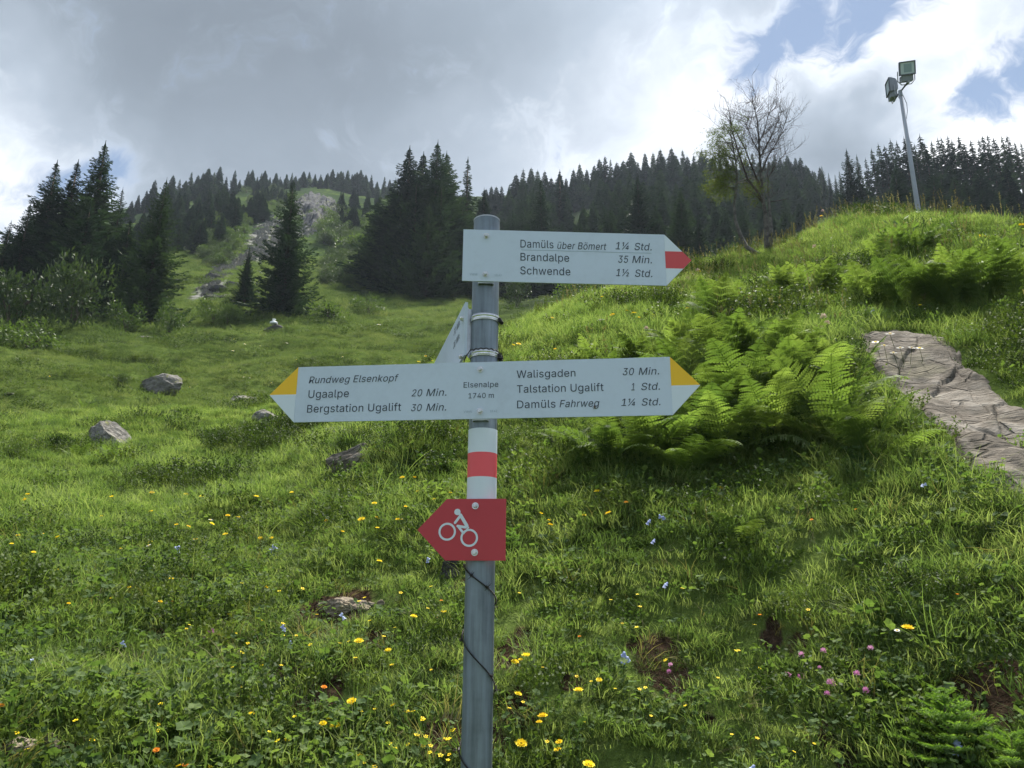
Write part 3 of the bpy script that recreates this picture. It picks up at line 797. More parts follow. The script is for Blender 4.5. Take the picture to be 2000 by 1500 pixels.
'8': (453, '226 -7 193 -5 163 1 136 11 111 25 91 42 74 62 62 84 54 109 52 135 53 156 58 176 65 195 75 212 87 228 101 241 117 252 134 260 153 265 153 267 129 276 109 289 93 308 80 330 73 354 70 380 73 405 79 429 90 450 106 469 124 485 146 498 170 508 197 514 226 516 255 514 282 508 306 498 328 485 346 469 361 450 373 429 379 405 382 380 379 354 372 330 359 308 343 289 323 276 300 267 300 265 319 260 335 252 351 241 365 228 377 212 387 195 395 176 399 156 401 135 398 109 391 84 378 62 362 42 341 25 317 11 289 1 259 -5;226 49 248 50 267 54 285 60 300 69 313 79 323 91 331 106 335 121 337 139 335 157 330 173 322 189 312 202 298 213 283 223 265 230 247 234 226 235 206 234 187 230 169 223 154 213 140 202 130 189 122 173 117 157 115 139 117 121 121 106 129 91 139 79 152 69 167 60 185 54 205 50;226 290 244 291 260 294 274 300 287 308 298 318 307 330 314 344 318 359 319 376 318 392 314 407 308 420 299 432 288 442 275 449 260 455 244 459 226 460 208 459 192 455 177 449 164 442 153 432 145 420 138 407 134 392 133 376 134 359 138 344 145 330 154 318 165 308 178 300 193 294 209 291'),
'9': (453, '226 516 256 513 285 506 310 494 333 478 352 458 368 434 380 408 387 378 389 347 387 322 382 296 373 270 359 240 340 207 315 168 200 0 130 0 301 248 307 248 302 238 295 229 287 221 278 214 268 207 257 202 245 198 232 195 218 195 188 197 161 203 137 214 116 229 98 247 83 269 72 294 66 321 64 352 66 382 73 411 85 436 101 459 120 479 143 494 168 506 196 513;226 460 207 459 190 454 174 446 160 435 148 423 138 407 131 390 127 372 125 352 127 331 131 313 138 295 148 280 160 268 174 257 190 250 207 245 226 243 245 245 263 249 279 257 293 267 305 280 314 295 322 312 326 330 327 350 326 371 322 390 314 407 305 422 293 435 279 446 263 454 245 459'),
'A': (480, '16 0 201 509 276 509 463 0 395 0 287 302 280 323 272 346 264 372 255 402 244 438 232 478 245 478 233 437 222 402 213 371 204 345 197 322 191 302 85 0;110 142 110 199 370 199 370 142'),
'L': (393, '60 0 60 509 125 509 125 57 361 57 361 0'),
'¼': (555, '148 509 148 231 94 231 94 462 91 462 25 412 25 466 82 509;61 0 410 509 468 509 119 0;312 45 312 88 424 277 460 277 460 213 437 213 366 94 366 90 526 90 526 45;439 0 439 58 440 78 440 277 492 277 492 0'),
'½': (585, '148 509 148 231 94 231 94 462 91 462 25 412 25 466 82 509;61 0 410 509 468 509 119 0;364 0 364 37 458 137 469 149 479 160 487 170 492 180 496 190 497 201 496 211 491 220 484 227 475 232 465 235 455 236 444 235 434 232 426 226 419 219 416 209 414 198 362 198 365 222 374 242 389 258 409 271 431 278 456 280 482 278 505 270 524 258 538 242 546 223 549 202 549 194 547 184 544 175 539 165 532 154 523 141 512 127 497 110 479 90 440 49 440 46 553 46 553 0'),
}
_gc = {}


def area(c):
    return 0.5 * sum(c[i - 1][0] * c[i][1] - c[i][0] * c[i - 1][1] for i in range(len(c)))


def inside(pt, c):
    x, y = pt
    r = False
    for i in range(len(c)):
        (x0, y0), (x1, y1) = c[i - 1], c[i]
        if (y0 > y) != (y1 > y) and x < (x1 - x0) * (y - y0) / (y1 - y0) + x0:
            r = not r
    return r


def glyph(ch):
    """advance, list of (points, triangles) of one letter"""
    from mathutils.geometry import tessellate_polygon
    if ch in _gc:
        return _gc[ch]
    adv, s = GLYPHS[ch]
    cs = []
    for part_ in s.split(';'):
        n = [int(k) for k in part_.split()]
        cs.append(list(zip(n[::2], n[1::2])))
    big = max(cs, key=lambda c: abs(area(c)))
    sgn = 1 if area(big) > 0 else -1
    outs = [c for c in cs if area(c) * sgn > 0]
    holes = [c for c in cs if area(c) * sgn <= 0]
    res = []
    for oc in outs:
        mine = [h for h in holes if inside(h[0], oc)]
        loops = [[Vector((x, y, 0)) for x, y in c] for c in [oc] + mine]
        tr = tessellate_polygon(loops)
        res.append(([p for l_ in loops for p in l_], tr))
    _gc[ch] = (adv, res)
    return _gc[ch]


def write(board, parent, body, u0, u1, v, cap_px, slant=0.0, m_=None, name='lettering', d=0.0006, label=None):
    """one run of print from column u0 to column u1 with its baseline on row v (row at u0)"""
    s0, h0 = board.loc(u0, v)
    s1, _ = board.loc(u1, v)
    k = abs(board.loc(u0, v - cap_px)[1] - h0) / 509.0
    x, runs = 0, []
    for ch in body:
        if ch == ' ':
            x += 200
            continue
        adv, res = glyph(ch)
        runs.append((x, res))
        x += adv + 14
    allx = [x0 + p.x + slant * p.y for x0, res in runs for ps, _ in res for p in ps]
    lo, hi = min(allx), max(allx)
    kx = (s1 - s0) / (hi - lo)
    mb = MB()
    lay = 0
    for x0, res in runs:
        for ps, tr in res:
            lay = (lay + 1) % 4
            dd_ = d + lay * 0.00008
            vs = [board.fn(s0 + (x0 + p.x + slant * p.y - lo) * kx, h0 + p.y * k, dd_) for p in ps]
            mb.add(vs, tr)
    o = mb.build(name, m_ or M_INK, parent)
    o['label'] = label or ('black print reading ' + body)
    return o


def bolt(board, parent, s, h):
    mb = MB()
    c = board.fn(s, h, 0)
    n = board.n
    mb.tube([c, c + n * 0.0018], 0.0088, 24)
    mb.tube([c + n * 0.0018, c + n * 0.0066, c + n * 0.0078], [0.0064, 0.0064, 0.0052], 6)
    mb.tube([c + n * 0.0078, c + n * 0.0095], 0.0032, 10)
    return mb.build('bolt', M_BOLT, parent)


def patch(board, parent, poly, m_, name, label, d0=0.0, d1=0.0008):
    mb = MB()
    mb.prism(poly, d1, d0 + 0.0001, board.fn)
    o = mb.build(name, m_, parent)
    o['label'] = label
    return o


def bracket(board, parent, s, h0, h1, depth, w=0.022):
    mb = MB()
    for x in (-w, w - 0.003):
        mb.prism([(s + x, h0), (s + x + .003, h0), (s + x + .003, h1), (s + x, h1)], -0.0045, -depth, board.fn)
    mb.prism([(s - w, h0 + .001), (s + w, h0 + .001), (s + w, h1 - .001), (s - w, h1 - .001)], -0.0042, -0.0062, board.fn)
    return mb.build('mounting_bracket', M_ZINC, parent)


TH = 0.004
SL = 0.20
# --- upper board, pointing right
th = math.radians(2.2)
s_ax = Vector((math.cos(th), math.sin(th), 0))
n_ax = Vector((math.sin(th), -math.cos(th), 0))
b1 = Board(Vector((PX, PY, 0)) + n_ax * 0.052, s_ax)
hb, ht = 2.4597, 2.6172
mb = MB()
S0, S1, ST = -0.0658, 0.5075, 0.582
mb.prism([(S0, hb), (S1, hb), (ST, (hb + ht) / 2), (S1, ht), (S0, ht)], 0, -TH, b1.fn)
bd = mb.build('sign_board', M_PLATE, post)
bd['label'] = 'upper pale grey arrow board with a white and red tip'
hm = (hb + ht) / 2
t3 = (ht - hb) / 6
k = (ST - S1) / (hm - hb)
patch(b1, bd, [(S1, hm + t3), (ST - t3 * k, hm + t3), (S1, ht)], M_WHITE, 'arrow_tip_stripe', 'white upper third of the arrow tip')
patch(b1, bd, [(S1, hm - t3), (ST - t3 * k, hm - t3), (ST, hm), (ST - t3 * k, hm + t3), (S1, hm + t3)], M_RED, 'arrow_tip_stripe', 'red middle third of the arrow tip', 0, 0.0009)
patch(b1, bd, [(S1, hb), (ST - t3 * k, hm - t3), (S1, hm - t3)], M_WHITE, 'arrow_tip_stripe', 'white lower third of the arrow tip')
I = SL
for (t, u0, u1, v, c, sl) in (
        ('Damüls', 1016.5, 1081, 483.4, 15, 0), ('über Bömert', 1088.5, 1184.4, 486, 13.5, I), ('1¼', 1202, 1228.5, 487, 14, I), ('Std.', 1239.5, 1272.6, 488.5, 14, I),
        ('Brandalpe', 1016.5, 1111.6, 509, 15, 0), ('35', 1207.5, 1227.5, 513, 13.8, I), ('Min.', 1234.8, 1273.2, 513.6, 14, I),
        ('Schwende', 1016.2, 1114, 535.6, 15, 0), ('1½', 1203, 1228.5, 539.3, 14, I), ('Std.', 1240.3, 1274, 540.5, 14, I)):
    write(b1, bd, t, u0, u1, v, c, sl)
write(b1, bd, 'VWW', 917.5, 932.5, 537.6, 4.2, 0, M_INKL, label='small grey print reading VWW')
write(b1, bd, '18.43', 966, 979.5, 539.4, 4.2, 0, M_INKL, label='small grey print reading 18.43')
l0, l1 = b1.loc(1018, 488.3), b1.loc(1272.5, 494.5)
o = patch(b1, bd, [(l0[0], l0[1]), (l1[0], l0[1]), (l1[0], l0[1] + .0011), (l0[0], l0[1] + .0011)], M_INKL, 'printed_rule', 'thin grey line under the first line of print', 0, .0005)
for u, v in ((950, 461), (948, 535.5)):
    s, h = b1.loc(u, v)
    bolt(b1, bd, s, h)
bracket(b1, bd, 0.0, hb - .005, ht - .01, 0.020)

# --- lower board, pointing both ways
th = math.radians(-6.9)
s_ax = Vector((math.cos(th), math.sin(th), 0))
n_ax = Vector((math.sin(th), -math.cos(th), 0))
b2 = Board(Vector((PX, PY, 0)) + n_ax * 0.052, s_ax)
hb, ht = 2.0670, 2.2238
hm = (hb + ht) / 2
S0, S1, T0, T1 = -0.5127, 0.5008, -0.5890, 0.5745
mb = MB()
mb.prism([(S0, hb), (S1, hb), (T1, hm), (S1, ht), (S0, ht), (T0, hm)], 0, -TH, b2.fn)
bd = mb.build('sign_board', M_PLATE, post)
bd['label'] = 'long pale grey board with yellow and white arrow tips at both ends'
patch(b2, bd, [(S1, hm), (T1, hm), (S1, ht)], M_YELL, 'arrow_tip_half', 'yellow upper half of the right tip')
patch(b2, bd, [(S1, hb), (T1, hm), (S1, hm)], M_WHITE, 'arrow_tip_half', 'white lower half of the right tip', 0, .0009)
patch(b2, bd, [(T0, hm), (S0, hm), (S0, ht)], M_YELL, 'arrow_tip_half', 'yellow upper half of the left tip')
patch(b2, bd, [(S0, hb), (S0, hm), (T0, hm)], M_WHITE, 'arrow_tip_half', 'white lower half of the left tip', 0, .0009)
for (t, u0, u1, v, c, sl) in (
        ('Rundweg Elsenkopf', 603, 778, 749, 13.2, I), ('Ugaalpe', 602, 681, 777.5, 15, 0), ('20', 803.7, 824.5, 774.4, 13.5, I), ('Min.', 832.5, 872, 773.8, 14, I),
        ('Bergstation Ugalift', 599.5, 783, 806, 14.8, 0), ('30', 803, 823.5, 803.2, 13.5, I), ('Min.', 832.5, 871.5, 802.6, 14, I),
        ('Elsenalpe', 905.5, 973.3, 757.2, 10.5, 0), ('1740 m', 915, 964.5, 778.2, 10, 0),
        ('Walisgaden', 1009, 1124, 738.3, 14.5, 0), ('30', 1216.5, 1238.6, 733, 13.8, I), ('Min.', 1247.4, 1287.5, 732.4, 14, I),
        ('Talstation Ugalift', 1009.6, 1179, 767.4, 14.8, 0), ('1', 1233, 1239.5, 762.6, 14, I), ('Std.', 1252.5, 1289, 762, 14, I),
        ('Damüls', 1010, 1085, 797.6, 15, 0), ('Fahrweg', 1093, 1171, 795.6, 14, I), ('1¼', 1213.5, 1241, 793, 14, I), ('Std.', 1253.5, 1290, 792.2, 14, I)):
    write(b2, bd, t, u0, u1, v, c, sl)
write(b2, bd, 'VWW', 905.5, 922, 806.3, 4.2, 0, M_INKL, label='small grey print reading VWW')
write(b2, bd, '18.42', 957, 970.7, 805.2, 4.2, 0, M_INKL, label='small grey print reading 18.42')
for u, v in ((938, 721.5), (937.5, 803.5)):
    s, h = b2.loc(u, v)
    bolt(b2, bd, s, h)
bracket(b2, bd, 0.0, hb - .004, ht - .006, 0.020)

# --- third board, seen almost edge-on, pointing away behind the post
pn = at(911.5, 590, 2.02)
t_far = azel(849, 712)[1]
pf = at(849, 712, (pn.z - CAMZ) / t_far)
sd_ = (pn - pf)
sd_.z = 0
b3 = Board(Vector((pn.x, pn.y, 0)), sd_)
L3 = sd_.length
ht3 = pn.z
hb3 = ht3 - 0.157
mb = MB()
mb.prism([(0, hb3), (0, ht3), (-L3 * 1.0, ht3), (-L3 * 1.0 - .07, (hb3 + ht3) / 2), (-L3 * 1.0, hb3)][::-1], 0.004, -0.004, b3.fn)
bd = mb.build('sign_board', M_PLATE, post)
bd['label'] = 'pale grey arrow board seen almost edge-on behind the post'
for row, (t1, t2) in enumerate((('30', 'Min.'), ('20', 'Min.'))):
    for t, f0, f1 in ((t1, .30, .24), (t2, .22, .12)):
        h0 = ht3 - 0.040 - 0.042 * row
        k = 0.020 / 509
        x, runs = 0, []
        for ch in t:
            adv, res = glyph(ch)
            runs.append((x, res)); x += adv + 14
        kx = L3 * (f0 - f1) / x
        mb = MB()
        for x0, res in runs:
            for ps, tr in res:
                mb.add([b3.fn(-f0 * L3 + (x0 + p.x + .2 * p.y) * kx, h0 + p.y * k, 0.0046) for p in ps], tr)
        mb.build('lettering', M_INK, bd)['label'] = 'black print reading ' + t
patch(b3, bd, [(-L3 - .07, (hb3 + ht3) / 2), (-L3, (hb3 + ht3) / 2), (-L3, ht3)], M_YELL, 'arrow_tip_half', 'yellow upper half of the tip', 0.004, 0.0048)
b3.p0 = b3.p0 + b3.n * 0.004
for h in (at(898, 618, 2.03).z, at(896, 693, 2.03).z):
    bolt(b3, bd, -0.028, h)
b3.p0 = b3.p0 - b3.n * 0.004
# angle bracket between that board and the post
mb = MB()
mb.prism([(-.050, hb3 + .002), (-.006, hb3 + .002), (-.006, ht3 - .014), (-.050, ht3 - .014)], -0.0045, -0.0075, b3.fn)
for x in (-.006,):
    mb.prism([(x - .0035, hb3 - .004), (x, hb3 - .004), (x, ht3 - .018), (x - .0035, ht3 - .018)], -0.0076, -0.0240, b3.fn)
mb.build('mounting_bracket', M_ZINC, post)

# clamp bands round the post that hold the bracket
zc = [at(945, 617, RP - PR).z - pz_base, at(945, 688, RP - PR).z - pz_base]
for z0 in zc:
    mb = MB()
    n = 48
    hh, r0, r1 = 0.0085, PR + 0.0006, PR + 0.0032
    prof = [(r0, -hh), (r1, -hh), (r1 + .0012, -hh * .35), (r1, 0), (r1 + .0012, hh * .35), (r1, hh), (r0, hh)]
    vs, fs = [], []
    for i in range(n):
        a = 2 * math.pi * i / n
        for (rr, zz) in prof:
            vs.append((rr * math.cos(a), rr * math.sin(a), z0 + zz))
    q = len(prof)
    for i in range(n):
        for j in range(q):
            fs.append((i * q + j, i * q + (j + 1) % q, ((i + 1) % n) * q + (j + 1) % q, ((i + 1) % n) * q + j))
    mb.add(vs, fs)
    # tongue through the bracket slot
    br = b3.fn(-.008, 0, -0.016)
    mb.tube([(-PR * .80, -PR * .62, z0), (br.x, br.y - .004, z0)], 0.0045, 8)
    cl = mb.build('clamp_band', M_BAND, post)
    mb = MB()
    a = math.radians(-8)
    mb.tube([((PR + .003) * math.cos(a), (PR + .003) * math.sin(a) - .012, z0 - .003), ((PR + .009) * math.cos(a), (PR + .009) * math.sin(a) + .014, z0 - .003)], .0062, 12)
    mb.tube([((PR + .003), -.016, z0 + .002), (PR + .010, -.016, z0 - .010)], .0035, 8)
    mb.build('clamp_screw', M_RUBBER, cl)

# --- small red board with a bicycle rider
th = math.radians(-6)
s_ax = Vector((math.cos(th), math.sin(th), 0))
n_ax = Vector((math.sin(th), -math.cos(th), 0))
b4 = Board(Vector((PX, PY, 0)) + n_ax * 0.046, s_ax)
cs = [b4.loc(u, v) for u, v in ((875, 975), (988, 973.5), (987.5, 1095), (867.5, 1094.5), (815, 1035))]
ht4 = (cs[0][1] + cs[1][1]) / 2
hb4 = (cs[2][1] + cs[3][1]) / 2
sR = (cs[1][0] + cs[2][0]) / 2
sL = (cs[0][0] + cs[3][0]) / 2
mb = MB()
mb.prism([(sL, hb4), (sR, hb4), (sR, ht4), (sL, ht4), (cs[4][0], cs[4][1])], 0, -TH, b4.fn)
bd = mb.build('sign_board', M_BIKE, post)
bd['label'] = 'small dark red arrow board pointing left with a white cyclist symbol'
ds = (b4.loc(990, 1040)[0] - b4.loc(890, 1040)[0]) / 100.0


def bp(u, v):
    return b4.loc(u, v)


def ring(c, r0, r1, d, mb):
    n = 40
    vs = []
    for i in range(n):
        a = 2 * math.pi * i / n
        for r in (r0, r1):
            vs.append(b4.fn(c[0] + r * math.cos(a), c[1] + r * math.sin(a), d))
    mb.add(vs, [(2 * i, 2 * ((i + 1) % n), 2 * ((i + 1) % n) + 1, 2 * i + 1) for i in range(n)])


def stroke(pts_, w, d, mb):
    for i in range(len(pts_) - 1):
        a = Vector(pts_[i]); b_ = Vector(pts_[i + 1])
        t = (b_ - a).normalized() * w * .5
        q = Vector((-t.y, t.x))
        a2, c2 = (a, b_)
        mb.add([b4.fn(*(a2 - q), d), b4.fn(*(c2 - q), d), b4.fn(*(c2 + q), d), b4.fn(*(a2 + q), d)], ((0, 1, 2, 3),))
        n = 10
        for c in (a, b_):
            mb.add([b4.fn(c.x + w * .5 * math.cos(6.2832 * k / n), c.y + w * .5 * math.sin(6.2832 * k / n), d + .00004) for k in range(n)], (tuple(range(n)),))


mb = MB()
ring(bp(873.5, 1038.5), ds * 13.2, ds * 17.2, .0008, mb)
ring(bp(916.5, 1050.5), ds * 13.2, ds * 17.2, .0009, mb)
mb.build('cyclist_symbol', M_WHITE, bd)['label'] = 'two white bicycle wheels'
mb = MB()
c = bp(893.5, 1000)
mb.add([b4.fn(c[0] + ds * 6.2 * math.cos(6.2832 * k / 24), c[1] + ds * 6.2 * math.sin(6.2832 * k / 24), .0010) for k in range(24)], (tuple(range(24)),))
stroke([bp(889, 1021), bp(898, 1009)], ds * 5, .0011, mb)                # arm
stroke([bp(899.5, 1006), bp(912, 1027)], ds * 6.5, .0012, mb)            # back
stroke([bp(909.5, 1030), bp(894, 1027.5)], ds * 5, .0013, mb)            # thigh
stroke([bp(895, 1028), bp(905, 1041)], ds * 4.6, .0014, mb)              # shin
stroke([bp(906, 1042), bp(915, 1030)], ds * 3, .0010, mb)                # seat stay
mb.build('cyclist_symbol', M_WHITE, bd)['label'] = 'white rider bent over the bicycle'
for u, v in ((928.5, 988), (927, 1079)):
    s, h = b4.loc(u, v)
    bolt(b4, bd, s, h)
bracket(b4, bd, 0.0, hb4 + .004, ht4 - .004, 0.014, .018)

# --- barbed wire wound round the post
def helix(z_of, a0, a1, r, n, tw=0.0016, turns=60, ph=0.0):
    out = []
    for i in range(n + 1):
        f = i / n
        a = a0 + (a1 - a0) * f
        w = ph + turns * 2 * math.pi * f
        rr = r + tw * math.cos(w)
        out.append((rr * math.cos(a), rr * math.sin(a), z_of(f) + tw * math.sin(w)))
    return out


wire = thing('barbed_wire', 'dark rusty barbed wire wound round the lower part of the steel signpost', 'barbed wire', (PX, PY, pz_base))
zA, zB, zC, zE = [pz(v) - pz_base for v in (1100, 1172, 1240, 1345)]
zs = [zA, zB, zC, zE, pz(1470) - pz_base, pz(1560) - pz_base]
for lo, hi, ph in ((0, 5, 0), (0, 5, math.pi)):
    def z_of(f):
        q = f * 5
        i = min(int(q), 4)
        return zs[i] + (zs[i + 1] - zs[i]) * (q - i)
    # left of the post is angle pi; fronts run pi -> 2 pi
    p_ = helix(z_of, math.pi, math.pi + 5 * math.pi, PR + 0.0040, 520, 0.0014, 110, ph)
    mb = MB()
    mb.tube(p_, 0.0011, 6)
    mb.build('wire_strand', M_WIRE, wire, True)
for f in (0.07, 0.13, 0.24, 0.42, 0.555, 0.61, 0.8):
    q = f * 5
    i = min(int(q), 4)
    zz = zs[i] + (zs[i + 1] - zs[i]) * (q - i)
    a = math.pi + f * 5 * math.pi
    c = Vector(((PR + .005) * math.cos(a), (PR + .005) * math.sin(a), zz))
    out_ = Vector((math.cos(a), math.sin(a), 0))
    tn = Vector((-math.sin(a), math.cos(a), -0.6)).normalized()
    mb = MB()
    for sgn, off in ((1, .003), (-1, -.003)):
        sp = tn.cross(out_).normalized()
        mb.tube([c + tn * off - sp * .013 + out_ * .004, c + tn * off * .4 + out_ * .003, c - tn * off + sp * .013 * sgn + out_ * .006], [.0003, .0012, .0003], 5)
        mb.tube([c + tn * (off + .002) - out_ * .002, c + tn * off + out_ * .013], [.0012, .0003], 5)
    mb.tube([c - tn * .004, c + tn * .004], .0030, 6)
    mb.build('barb', M_WIRE, wire)
w2 = thing('barbed_wire', 'loop of thin dark wire tied round the lower clamp behind the boards', 'wire', (PX, PY, pz_base))
mb = MB()
zl = zc[1] + .010
pts_ = []
for i in range(60):
    a = math.radians(170 + 195 * i / 59)
    rr = PR + .004 + .016 * max(0, 1 - i / 18)
    pts_.append((rr * math.cos(a), rr * math.sin(a), zl - .030 * max(0, 1 - i / 14) + .0012 * math.sin(i)))
mb.tube(pts_, .0014, 6)
q = random.Random(5)
kn = [Vector((PR + .006, -.006, zl - .008))]
for i in range(40):
    kn.append(Vector((PR + .006 + q.uniform(-.006, .008), -.008 + q.uniform(-.008, .008), zl - .006 - q.uniform(-.004, .028))))
mb.tube(kn, .0009, 5)
mb.build('wire_strand', M_WIRE, w2)

# a fly sitting on the lower board
s, h = b2.loc(1161.5, 795)
M_FLY = mat('brown_fly', (0.06, 0.04, 0.03), 0.5)[0]
fp = b2.fn(s, h, 0.003) + POST_O
fly = thing('fly', 'small brown fly sitting on the last letter of Fahrweg', 'fly', fp)
mb = MB()
mb.tube([(0, 0, .0045), (0, 0, .003), (0, 0, 0), (.0005, 0, -.0035), (.001, 0, -.005)], [.0006, .0016, .0019, .0016, .0004], 8)
mb.build('body', M_FLY, fly, True)
for sg in (-1, 1):
    mb = MB()
    mb.quad((0, -.0015, .002), (sg * .0022, -.0018, -.001), (sg * .0026, -.0016, -.007), (sg * .0004, -.0014, -.0045))
    mb.build('wing', mat('fly_wing', (0.16, 0.13, 0.11), 0.3)[0], fly)
for k in range(3):
    for sg in (-1, 1):
        mb = MB()
        z0 = .002 - .002 * k
        mb.tube([(0, 0, z0), (sg * .003, .001, z0 + .001 - .001 * k), (sg * .0045, .003, z0 - .0015 * k)], .0002, 4)
        mb.build('leg', M_FLY, fly)

# ------------------------------------------------------------------ leaves and bark
L_GRASS = leaf_mat('meadow_grass_blade', (0.060, 0.098, 0.032), (0.122, 0.175, 0.052), (0.205, 0.245, 0.092), 0.48, 0.45, tmul=(1.3, 1.4, .8), rand=.6)
L_GRASS_FAR = leaf_mat('distant_grass_blade', (0.046, 0.074, 0.028), (0.082, 0.118, 0.042), (0.130, 0.155, 0.065), 0.42, 0.12, tmul=(1.25, 1.3, .8))
L_STRAW = leaf_mat('dry_grass', (0.10, 0.09, 0.045), (0.17, 0.15, 0.08), (0.24, 0.21, 0.12), 0.35, 0.5)
L_HERB = leaf_mat('herb_leaf', (0.050, 0.088, 0.032), (0.090, 0.140, 0.048), (0.140, 0.190, 0.070), 0.45, 0.8, 0.75)
L_HEATH = leaf_mat('dwarf_shrub_leaf', (0.028, 0.048, 0.014), (0.050, 0.080, 0.020), (0.090, 0.120, 0.030), 0.32, 0.8)
L_FERN = leaf_mat('fern_leaf', (0.075, 0.122, 0.040), (0.122, 0.180, 0.056), (0.180, 0.235, 0.085), 0.50, 0.9, 0.55)
L_SPRUCE = leaf_mat('spruce_needles', (0.012, 0.026, 0.019), (0.024, 0.046, 0.028), (0.050, 0.080, 0.038), 0.12, 0.25, 0.6, tmul=(1.1, 1.25, .6))
L_SPRUCE_FAR = leaf_mat('far_spruce_needles', (0.012, 0.026, 0.020), (0.022, 0.044, 0.030), (0.046, 0.076, 0.042), 0.12, 0.08, 0.7, tmul=(1.1, 1.25, .6))
L_YOUNG = leaf_mat('young_spruce_shoots', (0.11, 0.19, 0.045), (0.17, 0.28, 0.06), (0.22, 0.34, 0.08), 0.45, 3.0, 0.5)
L_BUSH = leaf_mat('bush_leaf', (0.045, 0.075, 0.024), (0.070, 0.110, 0.032), (0.105, 0.150, 0.045), 0.38, 0.3, 0.5)
L_BUSH_DK = leaf_mat('dark_bush_leaf', (0.028, 0.048, 0.020), (0.045, 0.070, 0.028), (0.070, 0.100, 0.040), 0.3, 0.3, 0.5)
L_LARCH = leaf_mat('larch_needles', (0.075, 0.10, 0.03), (0.12, 0.145, 0.04), (0.17, 0.185, 0.055), 0.40, 1.0)


def bark(name, a, b_, sc=30):
    m_, b, p = mat(name, a, 0.9, 0, 0.1)
    n = b.noise(opos(b), sc, 5, 0.65)
    b.put(p.inputs['Base Color'], b.ramp(n, [(0.35, a), (0.65, b_)]))
    b.put(p.inputs['Normal'], b.bump(n, 0.6, 0.02))
    return m_


BARK = bark('spruce_bark', (0.045, 0.034, 0.026), (0.12, 0.10, 0.085), 14)
BARK_DEAD = bark('bare_grey_bark', (0.045, 0.040, 0.038), (0.19, 0.175, 0.165), 9)
TWIG_DEAD = bark('bare_brown_twig', (0.040, 0.032, 0.030), (0.095, 0.075, 0.070), 20)


def rock_mat(name, lo, mid, hi, sc=3.0, lich=(0.22, 0.23, 0.08), lam=0.6, moss=0.5):
    m_, b, p = mat(name, mid, 0.95, 0, 0.04)
    o = opos(b)
    mp = b.n.new('ShaderNodeMapping')
    mp.inputs['Rotation'].default_value = (0.5, 0.35, 0.2)
    mp.inputs['Scale'].default_value = (1.0, 1.4, 5.5)
    b.put(mp.inputs['Vector'], o)
    n1 = b.noise(mp.outputs[0], sc, 7, 0.65, 0.6)
    n2 = b.noise(o, sc * 5, 6, 0.65)
    v = b.vor(mp.outputs[0], sc * 1.6, 'DISTANCE_TO_EDGE')
    crack = b.m('MULTIPLY', b.m('SUBTRACT', 1.0, b.ss(v, 0.0, 0.035)), b.ss(n2, 0.42, 0.56))
    f = b.m('ADD', b.m('MULTIPLY', n1, lam), b.m('MULTIPLY', n2, 1 - lam))
    c = b.ramp(f, [(0.30, lo), (0.50, mid), (0.68, hi)])
    c = b.mix(b.m('MULTIPLY', b.ss(b.noise(o, sc * 1.7, 4, 0.6), 0.56, 0.66), 0.75), c, lich)
    c = b.mix(b.m('MULTIPLY', b.ss(b.noise(b.vm('ADD', o, (3.1, 1.7, 5.2)), sc * 1.2, 5, 0.65), 0.58, 0.66), moss), c, (0.035, 0.040, 0.015))
    c = b.mix(b.m('MULTIPLY', crack, 0.35), c, (0.03, 0.028, 0.026))
    b.put(p.inputs['Base Color'], c)
    h = b.m('SUBTRACT', b.m('ADD', n1, b.m('MULTIPLY', n2, 0.5)), b.m('MULTIPLY', crack, 0.5))
    b.put(p.inputs['Normal'], b.bump(h, 0.9, 0.05))
    return m_


ROCK_GREY = rock_mat('grey_schist', (0.060, 0.058, 0.052), (0.20, 0.19, 0.172), (0.38, 0.365, 0.335), 3.4)
ROCK_SLAB = rock_mat('weathered_slab', (0.044, 0.038, 0.031), (0.140, 0.123, 0.103), (0.27, 0.248, 0.218), 1.5, (0.17, 0.155, 0.115), 0.5, 0.7)
ROCK_DARK = rock_mat('dark_rock', (0.030, 0.028, 0.028), (0.075, 0.072, 0.072), (0.16, 0.155, 0.15), 3.0, (0.10, 0.11, 0.05), 0.6, 0.4)
ROCK_TAN = rock_mat('tan_stone', (0.15, 0.12, 0.09), (0.30, 0.25, 0.19), (0.42, 0.37, 0.29), 5.0, (0.30, 0.27, 0.16), 0.5, 0.15)
ROCK_FAR = rock_mat('far_cliff_rock', (0.022, 0.024, 0.028), (0.060, 0.062, 0.067), (0.13, 0.13, 0.132), 0.30, (0.12, 0.13, 0.07), 0.75, 0.4)
SOIL = mat('dark_soil', (0.026, 0.019, 0.014), 0.95)
b_ = SOIL[1]
b_.put(SOIL[2].inputs['Base Color'], b_.ramp(b_.noise(opos(b_), 30, 5, 0.65), [(0.3, (0.014, 0.010, 0.008)), (0.7, (0.060, 0.042, 0.030))]))
SOIL = SOIL[0]


